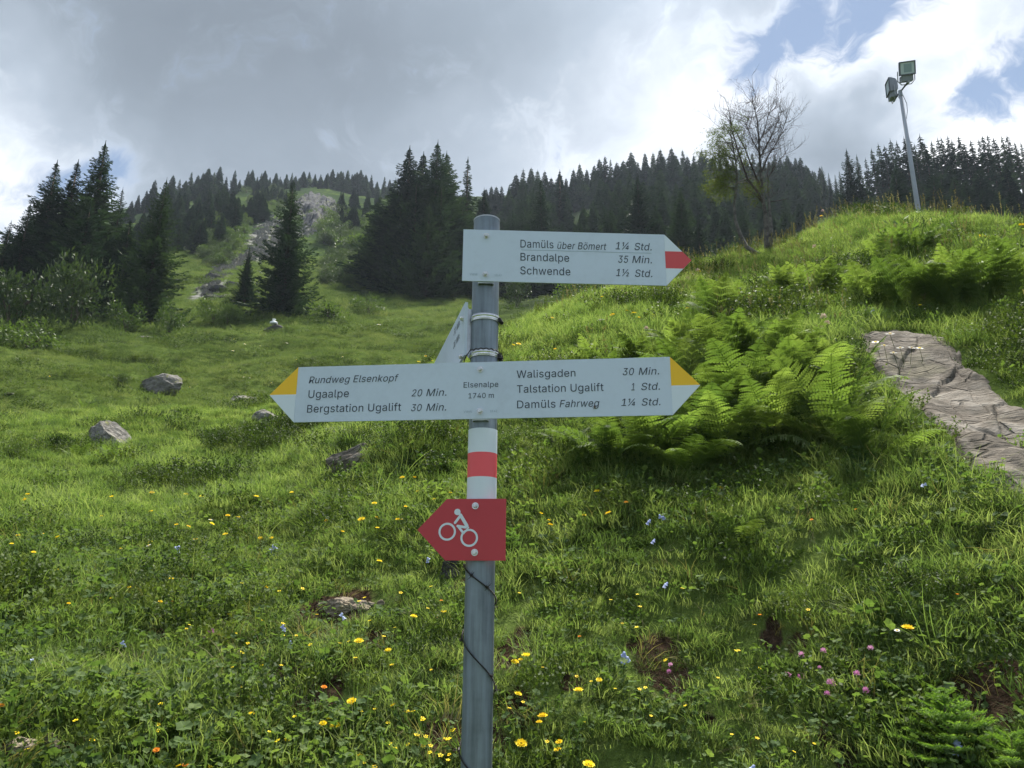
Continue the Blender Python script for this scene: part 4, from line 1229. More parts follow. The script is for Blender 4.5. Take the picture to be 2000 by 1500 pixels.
# ------------------------------------------------------------------ spruce
def spruce_mesh(seed, H=10.0, R=2.0, whorls=46, per=6, sprays=9, spray=0.34, sparse=0.0, open_low=0.06, droop=0.30, far=False, gap=0.0, tip=1.0):
    """crown of a spruce: whorls of drooping boughs, every bough set with hanging needle sprays"""
    q = random.Random(seed)
    mb = MB()
    for w in range(whorls):
        f = open_low + (1 - open_low) * (w / whorls) ** 0.92
        z = f * H
        prof = (1 - f) ** 0.95 * (0.86 + 0.14 * math.sin(f * 17 + seed)) + 0.012
        n = max(3, int(per * (0.55 + 0.45 * (1 - f)) + q.random()))
        a0 = q.uniform(0, 6.28)
        for k in range(n):
            if q.random() < sparse:
                continue
            a = a0 + 6.2832 * k / n + q.uniform(-.35, .35)
            L = R * prof * q.uniform(0.62, 1.15)
            if q.random() < gap:
                L *= 0.45
            L = max(L, 0.06 * tip)
            ca, sa = math.cos(a), math.sin(a)
            m_ = max(3, int(sprays * (L / R) ** 0.7 + 1.5))
            rise = 0.30 * (f - 0.35)
            up = q.uniform(-.06, .10)
            ptsb = []
            for i in range(m_ + 1):
                t = i / m_
                rr = L * t
                zz = z + L * (rise * t + up * t - droop * math.sin(t * 2.2) * (1 - f * .7) + 0.16 * t ** 3)
                ptsb.append((rr * ca, rr * sa, zz + L * .04 * math.sin(t * 9 + a * 3)))
            wid = spray * (0.22 + 0.78 * min(1, (1 - f) * 1.5)) * (.7 if not far else 1.15)
            for i in range(m_):
                p0, p1 = Vector(ptsb[i]), Vector(ptsb[i + 1])
                t = (i + .5) / m_
                d = (p1 - p0)
                dn = d.normalized()
                side = Vector((-sa, ca, 0))
                # two side sprays and a hanging one
                s_l = wid * (1.15 - .75 * t) * q.uniform(.75, 1.35)
                for sg in (-1, 1):
                    tipv = p1 + side * sg * s_l * 1.5 + dn * s_l * q.uniform(.3, .9) - Vector((0, 0, s_l * q.uniform(.25, .75)))
                    base2 = p0 + Vector((0, 0, q.uniform(-.02, .03)))
                    midp = (p1 + tipv) * .5 + dn * s_l * .35 + Vector((0, 0, s_l * .12))
                    mb.quad(base2, (base2 + tipv) * .5 - dn * s_l * .25 + Vector((0, 0, s_l * .1)), tipv, midp)
                if q.random() < .75:
                    dp = s_l * q.uniform(.6, 1.25)
                    c = p0.lerp(p1, q.random())
                    mb.quad(p0, p1, c + Vector((q.uniform(-.2, .2) * s_l, q.uniform(-.2, .2) * s_l, -dp)), c + Vector((q.uniform(-.5, .5) * s_l, q.uniform(-.5, .5) * s_l, -dp * .6)))
            # bough tip
            pe = Vector(ptsb[-1])
            tv = wid * .8
            mb.quad(pe - Vector((-sa, ca, 0)) * tv * .35, pe + Vector((ca, sa, .25)) * tv, pe + Vector((-sa, ca, 0)) * tv * .35, pe - Vector((ca, sa, 0)) * tv * .5)
    # leader
    mb.tube([(0, 0, H * .93), (0, 0, H * 1.03)], [.03, .008], 4, cap=False)
    for k in range(3):
        a = k * 2.1
        mb.quad((0, 0, H * .965), (.05 * math.cos(a) * tip, .05 * math.sin(a) * tip, H * .985), (0, 0, H * 1.02), (-.04 * math.cos(a), -.04 * math.sin(a), H * .985))
    return mb


def trunk_mb(H, r, n=8, lean=0.0):
    mb = MB()
    mb.tube([(0, 0, -.6), (0, 0, 0), (lean * .2, 0, H * .33), (lean * .5, 0, H * .66), (lean, 0, H * .97)], [r * 1.4, r, r * .72, r * .42, r * .06], n)
    return mb


HERO = []
for i, kw in enumerate((dict(H=10, R=2.15, whorls=52, per=7, sprays=9, sparse=.06),
                        dict(H=10, R=2.9, whorls=50, per=8, sprays=11, sparse=.05, droop=.34),
                        dict(H=10, R=1.75, whorls=54, per=6, sprays=8, sparse=.10, gap=.15),
                        dict(H=10, R=1.5, whorls=40, per=5, sprays=6, sparse=.42, gap=.35, open_low=.2),
                        dict(H=10, R=3.3, whorls=44, per=8, sprays=11, sparse=.05, droop=.38, open_low=.02))):
    me_c = spruce_mesh(100 + i, **kw).mesh('spruce_crown', L_SPRUCE)
    me_t = trunk_mb(10, .17).mesh('spruce_trunk', BARK, True)
    HERO.append((me_c, me_t))
FAR = []
for i, kw in enumerate((dict(H=10, R=1.9, whorls=26, per=6, sprays=4, sparse=.05, far=True, spray=.5),
                        dict(H=10, R=1.55, whorls=28, per=5, sprays=4, sparse=.10, far=True, spray=.46, gap=.1),
                        dict(H=10, R=2.4, whorls=24, per=7, sprays=5, sparse=.05, far=True, spray=.55),
                        dict(H=10, R=1.35, whorls=26, per=4, sprays=3, sparse=.22, far=True, spray=.46, gap=.3, open_low=.34),
                        dict(H=10, R=1.25, whorls=24, per=4, sprays=3, sparse=.35, far=True, spray=.42, gap=.3, open_low=.45))):
    me_c = spruce_mesh(200 + i, **kw).mesh('far_spruce_crown', L_SPRUCE_FAR)
    me_t = trunk_mb(10, .15, 6).mesh('far_spruce_trunk', BARK, True)
    FAR.append((me_c, me_t))


def tree(kind, loc, H, label, group=None, wid=1.0, name='spruce_tree', cat='spruce', rot=None, parts=True):
    me_c, me_t = kind
    e = thing(name, label, cat, loc, group)
    e.rotation_euler.z = rot if rot is not None else random.uniform(0, 6.28)
    e.rotation_euler.x = random.uniform(-.02, .02)
    k = H / 10.0
    e.scale = (k * wid, k * wid, k)
    link(bpy.data.objects.new('trunk', me_t), e)
    link(bpy.data.objects.new('crown', me_c), e)
    return e


def tree_to(kind, u, vtop, r, label, group=None, wid=1.0, **kw):
    """spruce on the ground at distance r below column u whose tip reaches row vtop"""
    p = stand(u, r, vtop)
    H = max(1.5, at(u, vtop, r).z - p.z)
    wid = wid * (1.75 if (u < 260 or 735 < u < 890) and label.find('skyline') < 0 and group is None else 1.32)
    return tree(kind, p, H, label, group, wid, **kw)


# single spruces that one can point at
HT = [
    (211, 284, 47, 0, .98, 'tallest dark spruce of the dense clump at the left edge of the meadow'),
    (150, 320, 49, 2, 1.1, 'middle spruce of three behind the willow bushes, just left of the tallest one'),
    (112, 320, 50, 2, 1.15, 'slim open-branched spruce, leftmost of the three tall ones'),
    (60, 400, 47, 4, .8, 'low broad spruce below the slim spruces at the far left edge'),
    (178, 395, 44, 1, 1.0, 'broad dark spruce filling the gap below the tall clump'),
    (255, 430, 45, 1, .95, 'short spruce between the tallest one and the spruce in front of the slope'),
    (322, 352, 40, 1, .92, 'broad full spruce in front of the rocky slope, right of the tall clump'),
    (575, 352, 42, 1, .92, 'free-standing spruce with a narrow top right of the boulder scree'),
    (489, 482, 47, 0, 1.0, 'small spruce beside the scree at the foot of the free-standing one'),
    (800, 292, 60, 0, 1.1, 'left spire of the big dark spruce group behind the post'),
    (826, 300, 61, 2, 1.2, 'second spire of the big dark spruce group behind the post'),
    (853, 280, 58, 1, .86, 'tallest spire of the big dark spruce group behind the post'),
    (876, 300, 60, 0, 1.05, 'right spire of the big dark spruce group behind the post'),
    (770, 352, 62, 1, .9, 'lower spruce at the left shoulder of the big dark group'),
    (742, 385, 66, 0, 1.1, 'short pointed spruce left of the big dark group'),
    (838, 400, 54, 4, .86, 'broad spruce at the foot of the big dark group behind the post'),
    (913, 315, 66, 3, 1.3, 'thin half-bare spruce standing just right of the big dark group'),
    (905, 390, 58, 1, .9, 'bushy spruce directly behind the top of the signpost'),
    (945, 372, 62, 0, 1.2, 'spruce half hidden behind the left end of the upper board'),
    (1056, 352, 62, 1, .82, 'spruce with a rounded top above the middle of the upper board'),
    (1245, 345, 58, 1, .95, 'broad light-green spruce behind the upper board near its arrow tip'),
    (1330, 372, 52, 0, 1.3, 'spruce just right of the red and white arrow tip'),
    (1362, 420, 46, 1, .9, 'low spruce behind the crooked green-leaved tree'),
    (1655, 293, 66, 0, 1.05, 'pointed spruce with a double top left of the floodlight mast'),
    (1092, 335, 92, 3, 1.6, 'pale thin bare-branched spruce on the skyline above the upper board'),
]
for u, vt, r, k, wd, lab in HT:
    tree_to(HERO[k], u, vt, r, lab, None, wd)
for u, vt, r, k, wd, lab in (
        (20, 432, 46, 4, .6, 'spruce top rising out of the bushes at the left edge'), (90, 372, 52, 1, .6, 'fourth and lowest of the slim spruce tops at the left'),
        (180, 345, 51, 0, .7, 'spruce squeezed between the middle one and the tallest one'), (240, 372, 50, 1, .6, 'spruce leaning on the right side of the tallest one'),
        (815, 345, 56, 4, .62, 'broad spruce filling the lower left of the big dark group'), (862, 350, 56, 4, .6, 'broad spruce filling the lower right of the big dark group'),
        (785, 380, 58, 0, .8, 'short spruce inside the left flank of the big dark group'), (300, 400, 44, 2, .9, 'slender spruce leaning on the left of the broad full spruce')):
    tree_to(HERO[k], u, vt, r, lab, None, wd)
for u, vt, r in ((1606, 326, 104), (1618, 338, 100), (1630, 342, 98), (1641, 334, 96)):
    tree_to(HERO[1], u, vt, r, 'small spruce closing the notch between the right ridge and the mast stand', 'spruces in the notch', .6)
tree_to(HERO[0], 1672, 305, 67, 'second top of the double spruce left of the floodlight mast', None, .8)

# spruces on the left ridge, the right ridge and the slope between
rt = random.Random(4)
NAMES = 0
def forest(lst, lab, grp, kinds, rj=0.0, wid=1.0):
    base = lab
    for (u, vt, r) in lst:
        if 'skyline of the long' in base:
            lab = ('spruce on the right ridge skyline between the post and the middle of the upper board' if u < 1150 else 'spruce on the highest part of the right ridge skyline' if u < 1400 else
                   'spruce on the right ridge skyline falling off behind the crooked trees')
        if 'crowding the skyline' in base:
            lab = 'spruce on the rising left shoulder of the left ridge skyline' if u < 370 else 'spruce on the level top of the left ridge skyline'
        rr = r * (1 + rt.uniform(-rj, rj))
        tree_to(FAR[rt.choice(kinds)], u, vt, rr, lab, grp, wid * rt.uniform(.85, 1.2))


def interp(tab, u):
    for (a, b) in zip(tab, tab[1:]):
        if a[0] <= u <= b[0]:
            return a[1] + (b[1] - a[1]) * (u - a[0]) / (b[0] - a[0])
    return tab[0][1] if u < tab[0][0] else tab[-1][1]


lst = [(258, 392, 135), (272, 380, 140), (288, 372, 140), (304, 352, 138), (318, 372, 140), (338, 342, 140), (352, 350, 150), (364, 352, 150), (376, 336, 150), (388, 342, 150), (397, 337, 155),
       (408, 328, 150), (420, 336, 150), (431, 325, 150), (443, 345, 155), (460, 332, 158), (469, 350, 158), (486, 334, 158), (494, 331, 160), (503, 345, 160), (519, 333, 162), (512, 338, 165)]
forest(lst, 'dark spruce among those crowding the skyline of the left ridge', 'spruces on the left ridge', (0, 1, 2), 0.03, 1.1)
lst = [(u_, 338 + rt.uniform(-4, 16), 170 + rt.uniform(-6, 6)) for u_ in range(528, 745, 11)] + [(541, 338, 172), (548, 345, 172), (571, 337, 172), (578, 343, 176), (592, 348, 176), (629, 346, 176), (641, 338, 172), (651, 330, 172), (660, 336, 174), (667, 334, 170), (680, 332, 170), (688, 340, 172),
       (698, 336, 168), (706, 332, 170), (716, 350, 168), (727, 352, 168), (752, 345, 165), (762, 350, 165), (737, 356, 168)]
forest(lst, 'small spruce in the thin row on the middle ridge above the rock outcrop', 'spruces above the rock outcrop', (0, 1, 2), 0.02, 1.1)
def forest2(lst, lab, grp, kinds, wid=1.0):
    base = lab
    for (u, vt, vb) in lst:
        if 'wooded flank' in base:
            lab = ('spruce high on the wooded flank just under the left ridge skyline' if vb < 440 else 'spruce in the lower part of the wooded flank beside the broad full spruce' if u < 380 else 'spruce in the lower part of the wooded flank near the green slope')
        p = hit(u, vb, 22)
        H = at(u, vt, math.hypot(p.x, p.y)).z - p.z
        tree(FAR[rt.choice(kinds)], p, max(1.2, H), lab, grp, 1.32 * wid * rt.uniform(.85, 1.2))


forest2([(500, 372, 428), (486, 384, 430), (514, 388, 432), (508, 378, 430), (472, 398, 432), (493, 392, 434)], 'spruce of the dark knot standing alone on the green slope left of the outcrop', 'knot of spruces on the slope', (0, 2), 1.2)
lst = []
for i in range(72):
    u = rt.uniform(255, 462)
    lo = interp([(250, 415), (300, 385), (340, 370), (430, 352), (470, 372)], u)
    vt = lo + rt.uniform(2, 72) * (1 if u < 430 else .35)
    lst.append((u, vt, vt + rt.uniform(42, 68)))
forest2(lst, 'dark spruce on the wooded flank below the left ridge', 'spruces on the wooded left flank', (0, 1, 2), 1.05)
lst = []
for i in range(14):
    u = rt.uniform(500, 560); vt = rt.uniform(352, 372)
    lst.append((u, vt, vt + 30))
for i in range(22):
    u = rt.uniform(660, 750)
    vt = 365 + rt.uniform(0, 60)
    lst.append((u, vt, vt + rt.uniform(30, 55)))
forest2(lst, 'spruce on the slope right of the rock outcrop', 'spruces right of the outcrop', (0, 1, 2), 1.05)
sky_r = [(930, 380), (950, 366), (985, 352), (1002, 345), (1022, 335), (1050, 332), (1066, 330), (1090, 345), (1120, 328), (1150, 322), (1182, 310), (1216, 298), (1240, 302), (1265, 292), (1320, 288), (1400, 296),
         (1450, 300), (1530, 302), (1565, 312), (1590, 318), (1612, 345), (1628, 352), (1645, 325), (1690, 300), (1705, 285), (1725, 280), (1745, 277), (1770, 272), (1800, 272), (1830, 268), (1870, 274), (1900, 266), (1930, 262), (1960, 272), (2000, 268), (2060, 262)]
lst = []
u = 938.0
while u < 1625:
    lst.append((u, interp(sky_r, u) + rt.uniform(-5, 18), rt.uniform(118, 134)))
    u += rt.uniform(8.5, 15)
forest(lst, 'spruce on the skyline of the long right ridge behind the upper board', 'spruces on the right ridge skyline', (0, 1, 2), 0.0, 1.0)
lst = []
for i in range(105):
    u = rt.uniform(930, 1630)
    lo = interp(sky_r, u)
    d = rt.uniform(8, 120)
    r = max(58, 116 - d * .50)
    lst.append((u, lo + d, r))
acc_v, acc_f, acc_n = [], [], 0
for (u, vt, r) in lst:                                   # closed wood behind: reads as one mass
    p = stand(u, r, vt)
    H = max(2.0, at(u, vt, r).z - p.z)
    me = FAR[rt.choice((0, 1, 2, 2))][0]
    co = np.empty(len(me.vertices) * 3, np.float32)
    me.vertices.foreach_get('co', co)
    co = co.reshape(-1, 3)
    an = rt.uniform(0, 6.28); k = H / 10; w = 1.4 * k * rt.uniform(.9, 1.25)
    c_, s_ = math.cos(an), math.sin(an)
    acc_v.append(np.stack([(co[:, 0] * c_ - co[:, 1] * s_) * w + p.x, (co[:, 0] * s_ + co[:, 1] * c_) * w + p.y, co[:, 2] * k + p.z], 1))
    nv_ = len(co)
    li = np.empty(len(me.loops), np.int32)
    me.loops.foreach_get('vertex_index', li)
    lt = np.empty(len(me.polygons), np.int32)
    me.polygons.foreach_get('loop_total', lt)
    ls_ = np.empty(len(me.polygons), np.int32)
    me.polygons.foreach_get('loop_start', ls_)
    q4 = ls_[lt == 4]
    acc_f.append(li[q4[:, None] + np.arange(4)] + acc_n)
    acc_n += nv_
wm = np_mesh('forest', np.concatenate(acc_v), np.concatenate(acc_f))
wm.materials.append(L_SPRUCE_FAR)
tag(link(bpy.data.objects.new('forest', wm)), 'closed dark spruce wood below the right ridge', None, kind='stuff')
lst = []
u = 1690.0
while u < 2050:
    lst.append((u, interp(sky_r, u) + rt.uniform(-7, 12), rt.uniform(80, 92)))
    u += rt.uniform(8, 15)
forest(lst, 'tall bare-stemmed spruce of the stand behind the floodlight mast', 'bare-stemmed spruces behind the mast', (3, 3, 4, 1), 0.0, .85)
lst = []
for i in range(34):
    u = rt.uniform(1640, 2040)
    lst.append((u, interp(sky_r, u) + rt.uniform(48, 125), rt.uniform(62, 78)))
forest(lst, 'lower dark spruce in front of the bare-stemmed stand', 'lower spruces near the mast', (0, 2, 1), 0.04, 1.25)

# ------------------------------------------------------------------ bushes
def bush_mesh(seed, n=900, lf=0.09, shape=(1, 1, .7), flat=.5, spiky=0.0):
    """leaves spread in the shell of several uneven lobes"""
    q = random.Random(seed)
    lobes = []
    for _ in range(9):
        a = q.uniform(0, 6.28); rr = q.uniform(.1, .62)
        lobes.append((rr * math.cos(a), rr * math.sin(a), q.uniform(.15, .62), q.uniform(.25, .45)))
    mb = MB()
    for i in range(n):
        lx, ly, lz, lr = q.choice(lobes)
        d = Vector((q.gauss(0, 1), q.gauss(0, 1), q.gauss(0.35, 1))).normalized()
        rad = lr * (q.random() ** .35) * (1 + .25 * q.random() ** 3)
        c = Vector((lx, ly, lz)) + d * rad
        if c.z < .01: c.z = q.uniform(.01, .2)
        c = Vector((c.x * shape[0], c.y * shape[1], c.z * shape[2]))
        t = (d + Vector((q.gauss(0, .6), q.gauss(0, .6), q.gauss(0.5 if spiky else 0, .6)))).normalized()
        s = t.cross(Vector((q.gauss(0, 1), q.gauss(0, 1), q.gauss(0, 1)))).normalized()
        l = lf * q.uniform(.6, 1.4)
        w = l * (.42 if not spiky else .16)
        mb.quad(c, c + t * l * .5 + s * w * .5, c + t * l, c + t * l * .5 - s * w * .5)
    return mb


def stems_mb(seed, n=7, h=.6, r=.02, spread=.35):
    q = random.Random(seed)
    mb = MB()
    for _ in range(n):
        a = q.uniform(0, 6.28)
        e = Vector((math.cos(a) * spread * q.uniform(.3, 1), math.sin(a) * spread * q.uniform(.3, 1), h * q.uniform(.6, 1)))
        m_ = e * .5 + Vector((q.uniform(-.06, .06), q.uniform(-.06, .06), .05))
        mb.tube([(0, 0, -.05), m_, e], [r, r * .7, r * .25], 5)
    return mb


BUSH = [(bush_mesh(300 + i, 1500, .10, (1, 1, .8)).mesh('bush_leaves', L_BUSH), stems_mb(310 + i).mesh('bush_stems', BARK)) for i in range(3)]
BUSHD = [(bush_mesh(330 + i, 1700, .085, (1, 1, .9)).mesh('dark_bush_leaves', L_BUSH_DK), stems_mb(340 + i).mesh('bush_stems', BARK)) for i in range(3)]


def bush(kind, loc, w, h, label, group=None, name='bush', cat='bush'):
    e = thing(name, label, cat, loc, group)
    e.rotation_euler.z = random.uniform(0, 6.28)
    e.scale = (w, w, h)
    link(bpy.data.objects.new('stems', kind[1]), e)
    link(bpy.data.objects.new('foliage', kind[0]), e)
    return e


def bush_at(kind, u, v, wpx, hpx, label, group=None, r=None, **kw):
    """(u, v): middle of the bush's foot"""
    p = hit(u, v, 6) if r is None else stand(u, r, v)
    r_ = (p - CAMV).length
    k = r_ / F_PX * .95
    return bush(kind, p, wpx * .5 * k / .85, hpx * k / .75, label, group, **kw)


named = [
    (20, 640, 150, 105, 2, 'rounded willow bush at the left edge in front of the dark spruces', 0),
    (140, 640, 130, 110, 1, 'grey-green willow bush under the tall spruce clump', 0),
    (195, 618, 90, 80, 0, 'willow bush with paler leaves under the tallest spruce', 1),
    (245, 650, 70, 55, 0, 'small bush between the willows and the broad spruce', 1),
    (330, 650, 60, 50, 0, 'small round bush at the foot of the broad full spruce', 1),
    (90, 560, 120, 130, 1, 'tall shrub between the slim spruces and the willows', 0),
    (415, 632, 60, 42, 0, 'low green bush in the grass below the scree', 1),
    (445, 640, 60, 45, 2, 'second low green bush below the scree', 1),
    (540, 612, 62, 44, 0, 'bush left of the boulder with the white lump', 1),
    (640, 632, 100, 50, 2, 'wide spiky bush right of the boulder with the white lump', 1),
    (720, 615, 70, 44, 1, 'bush at the foot of the big dark spruce group', 1),
    (565, 658, 30, 20, 0, 'tiny round bush on the meadow right of the boulder', 1),
    (700, 500, 90, 40, 2, 'alder thicket clump under the spruces right of the outcrop', 1),
    (60, 690, 110, 50, 0, 'low loose shrub in the grass at the left edge of the meadow', 1),
    (230, 755, 40, 20, 1, 'dark low tuft of alpine rose on the meadow above the striped boulder', 0),
    (20, 905, 50, 45, 0, 'pale green leafy shrub at the left edge of the meadow', 1),
    (110, 890, 60, 40, 2, 'pale green leafy shrub near the lichen-covered boulder', 1),
    (1010, 600, 60, 60, 0, 'dark shrub behind the post below the upper board', 0),
    (1560, 480, 130, 50, 1, 'alder bush behind the two crooked trees', 1),
    (1640, 470, 120, 60, 0, 'alder bush between the crooked trees and the knoll', 1),
]
for u, v, w, h, k, lab, lite in named:
    rr = 24 if 'behind the two' in lab or 'between the crooked' in lab else None
    bush_at((BUSH if lite else BUSHD)[k], u, v, w, h, lab, None, rr)
lst = []
for i in range(105):
    u = rt.uniform(395, 500); v = rt.uniform(440, 520)
    if u > 440 + (520 - v) * .6: continue
    lst.append((u, v, 46, 26))
for i in range(110):
    u = rt.uniform(630, 760); v = rt.uniform(425, 560)
    lst.append((u, v, 58, 30))
for i in range(10):
    lst.append((rt.uniform(430, 520), rt.uniform(425, 440), 30, 18))
for i in range(26):
    lst.append((rt.uniform(470, 560), 372 + rt.uniform(-4, 50), 26, 16))
for i in range(12):
    lst.append((rt.uniform(555, 640), 364 + rt.uniform(-3, 3), 26, 14))
for i, (u, v, w, h) in enumerate(lst):
    bush_at(rt.choice(BUSH if rt.random() < .35 else BUSHD), u, v, w * rt.uniform(.45, .95), h * rt.uniform(.6, 1.0),
            ('low alder bush on the slope left of the scree gully' if u < 505 and v > 441 else 'small bush at the upper end of the scree gully' if u < 525 else 'low bush fringing the top of the rock outcrop' if v < 370 else
             'alder bush high on the slope right of the rock outcrop' if v < 470 else 'alder bush low on the slope between the free-standing spruce and the big group'), 'bushes on the far slope')
for i in range(26):
    u = rt.uniform(1060, 1980)
    bush_at(rt.choice(BUSH if rt.random() < .5 else BUSHD), u, 0, 90 * rt.uniform(.7, 1.2), 46 * rt.uniform(.8, 1.4), 'bush in the dip between the knoll and the forest', 'bushes in the dip', rt.uniform(30, 48))

# ------------------------------------------------------------------ rocks
ROCK_HOLES = []


def ico(n=3):
    import bmesh
    bm = bmesh.new()
    bmesh.ops.create_icosphere(bm, subdivisions=n, radius=1)
    v = np.array([x.co[:] for x in bm.verts]); f = [[w.index for w in x.verts] for x in bm.faces]
    bm.free()
    return v, f


ICO4, ICO3 = ico(5), ico(4)


def rock_mesh(seed, dims, material, cuts=12, rough=0.10, lam=0.0, base=ICO3, tilt=0.4):
    """boulder: a ball chipped by random planes, with coarse and fine breakage and, if lam, thin beds"""
    r_ = np.random.default_rng(seed)
    v, f = base
    v = v.copy()
    for _ in range(cuts):
        n = r_.normal(size=3)
        n /= np.linalg.norm(n)
        d = r_.uniform(.50, .86)
        s = v @ n - d
        v = v - np.outer(np.where(s > 0, s, 0) * .97, n)
    d = v / np.maximum(np.linalg.norm(v, axis=1)[:, None], 1e-6)
    k = fbm(d[:, 0] * 3 + seed + d[:, 2] * 1.3, d[:, 1] * 3 + d[:, 2] * 2.1, 4, seed % 50)
    v = v * (1 + rough * k)[:, None]
    v = v + .035 * np.stack([fbm(v[:, 1] * 7, v[:, 2] * 7, 2, 3), fbm(v[:, 0] * 7, v[:, 2] * 7, 2, 4), fbm(v[:, 0] * 7, v[:, 1] * 7, 2, 5)], 1)
    if lam:
        bed = v[:, 2] * math.cos(tilt) + v[:, 0] * math.sin(tilt)
        st = np.round(bed * 9 + .8 * fbm(v[:, 0] * 2, v[:, 1] * 2, 2, 8))
        off = (_hash(st, st * 0 + seed, 3) - .5) * lam
        v = v * (1 + off[:, None] * np.array([1, 1, .3]))
    v = v * np.array(dims) * .5
    me = bpy.data.meshes.new('rock')
    me.from_pydata(v.tolist(), [], f)
    me.materials.append(material)
    me.update()
    return me


def rock(u, v, wpx, hpx, label, material, seed, name='boulder', cat='boulder', depth=.8, lam=0.0, sink=.28, yaw=0.0, roll=0.0, cuts=12, base=ICO3, rough=.10, hole=1.0, r=None):
    """(u, v): middle of the visible rock"""
    p = hit(u, v + hpx * .35, 1.5) if r is None else stand(u, r, v)
    k = (p - CAMV).length / F_PX
    w, h = wpx * k, hpx * k / .92
    me = rock_mesh(seed, (w * 1.18, w * depth, h * 1.5), material, cuts, rough, lam, base)
    me.name = name
    o = bpy.data.objects.new(name, me)
    o.location = p + Vector((0, 0, h * (.37 - sink)))
    o.location.y += w * depth * .25
    o.rotation_euler = (0.0, roll, yaw)
    link(o)
    tag(o, label, cat)
    if (p - CAMV).length < 60:
        ROCK_HOLES.append((o.location.x, o.location.y, w * .42 * hole))
    return o


rock(306, 752, 78, 42, 'wedge-shaped grey boulder leaning to the right on the left meadow', ROCK_GREY, 1, roll=-.32, lam=.06, depth=.7)
rock(474, 778, 52, 20, 'flat pale boulder in the grass left of the left arrow tip', ROCK_GREY, 2, depth=.9)
rock(521, 814, 54, 28, 'dark-edged low boulder directly below the left arrow tip', ROCK_GREY, 3, roll=.12)
rock(207, 852, 74, 48, 'cracked lichen-covered boulder sloping down to the right on the meadow', ROCK_GREY, 14, roll=.42, lam=.08, depth=.7)
rock(258, 897, 26, 18, 'small stone in the dark grass just below the lichen-covered boulder', ROCK_GREY, 5)
rock(280, 659, 34, 12, 'small pale stone at the foot of the spruces on the upper meadow', ROCK_GREY, 6, name='stone', cat='stone')
rock(530, 642, 44, 16, 'flat dark boulder carrying a small white lump', ROCK_DARK, 7, sink=.15)
rock(15, 771, 16, 6, 'sliver of pale stone at the left edge of the meadow', ROCK_GREY, 8, name='stone', cat='stone')
rock(690, 893, 96, 74, 'mossy layered boulder with slanting beds on the bank behind the post', ROCK_SLAB, 29, roll=-.62, lam=.17, depth=.6, base=ICO4, sink=.35)
rock(656, 1190, 72, 34, 'pale tan rock half buried in dark soil left of the bicycle sign', ROCK_TAN, 10, depth=.8, sink=.25, hole=.8, rough=.22, base=ICO4)
rock(705, 1182, 50, 22, 'flat brownish rock beside the pale tan rock', ROCK_TAN, 11, sink=.3, hole=.8, rough=.2)
rock(452, 1218, 21, 26, 'small upright beige stone in the grass', ROCK_TAN, 12, name='stone', cat='stone', sink=.2, cuts=16)
rock(883, 1108, 42, 62, 'dark lichen-spotted rock in the grass just left of the post', ROCK_DARK, 13, depth=.7, sink=.2)
rock(28, 1458, 46, 30, 'flat pale stone at the lower left corner', ROCK_TAN, 24, name='stone', cat='stone')
rock(96, 1453, 30, 24, 'slanting beige stone next to the flat one at the lower left', ROCK_TAN, 15, name='stone', cat='stone', roll=-.5)
rock(1986, 1152, 17, 16, 'small tan stone at the right edge of the bank', ROCK_TAN, 16, name='stone', cat='stone')
rock(745, 1180, 18, 10, 'tiny pale stone right of the half-buried rock', ROCK_TAN, 17, name='stone', cat='stone')
rock(414, 539, 28, 16, 'dark pyramid-shaped boulder at the foot of the scree', ROCK_DARK, 18, sink=.1, cuts=9)
rock(448, 556, 30, 18, 'smooth grey boulder right of the dark pyramid-shaped one', ROCK_FAR, 19, sink=.2)
rock(425, 566, 34, 16, 'jumbled dark boulder below the pyramid-shaped one', ROCK_DARK, 20, sink=.2)
rock(412, 580, 30, 8, 'flat pale slab lying lowest in the scree', ROCK_GREY, 21, sink=.1)
rock(440, 578, 22, 9, 'small grey slab beside the lowest one', ROCK_GREY, 22, sink=.1)
rock(630, 549, 9, 5, 'tiny white stone on the slope right of the free-standing spruce', ROCK_GREY, 23, name='stone', cat='stone')

# white lump on the flat dark boulder
M_SALT = paint_mat('white_salt_block', (0.8, 0.82, 0.84), 0.5, 0.1)
bo = [o for o in COL.objects if o.get('label', '').startswith('flat dark boulder')][0]
k = (bo.location - CAMV).length / F_PX
top = bo.location + Vector((.05, -.15, 0))
top.z = max((bo.matrix_basis @ v.co).z for v in bo.data.vertices if abs(v.co.x) < .2) - .01
salt = thing('salt_block', 'small white two-stepped lump standing on the flat dark boulder', 'salt lick', top)
mb = MB(); mb.tube([(0, 0, 0), (0, 0, 3 * k), (0, 0, 4.2 * k)], [7 * k, 7 * k, 5.5 * k], 16); mb.build('base', M_SALT, salt)
mb = MB(); mb.tube([(0, 0, 4 * k), (0, 0, 7 * k), (0, 0, 9.5 * k), (0, 0, 10 * k)], [2.8 * k, 2.4 * k, 3.6 * k, 2.6 * k], 12); mb.build('knob', M_SALT, salt)


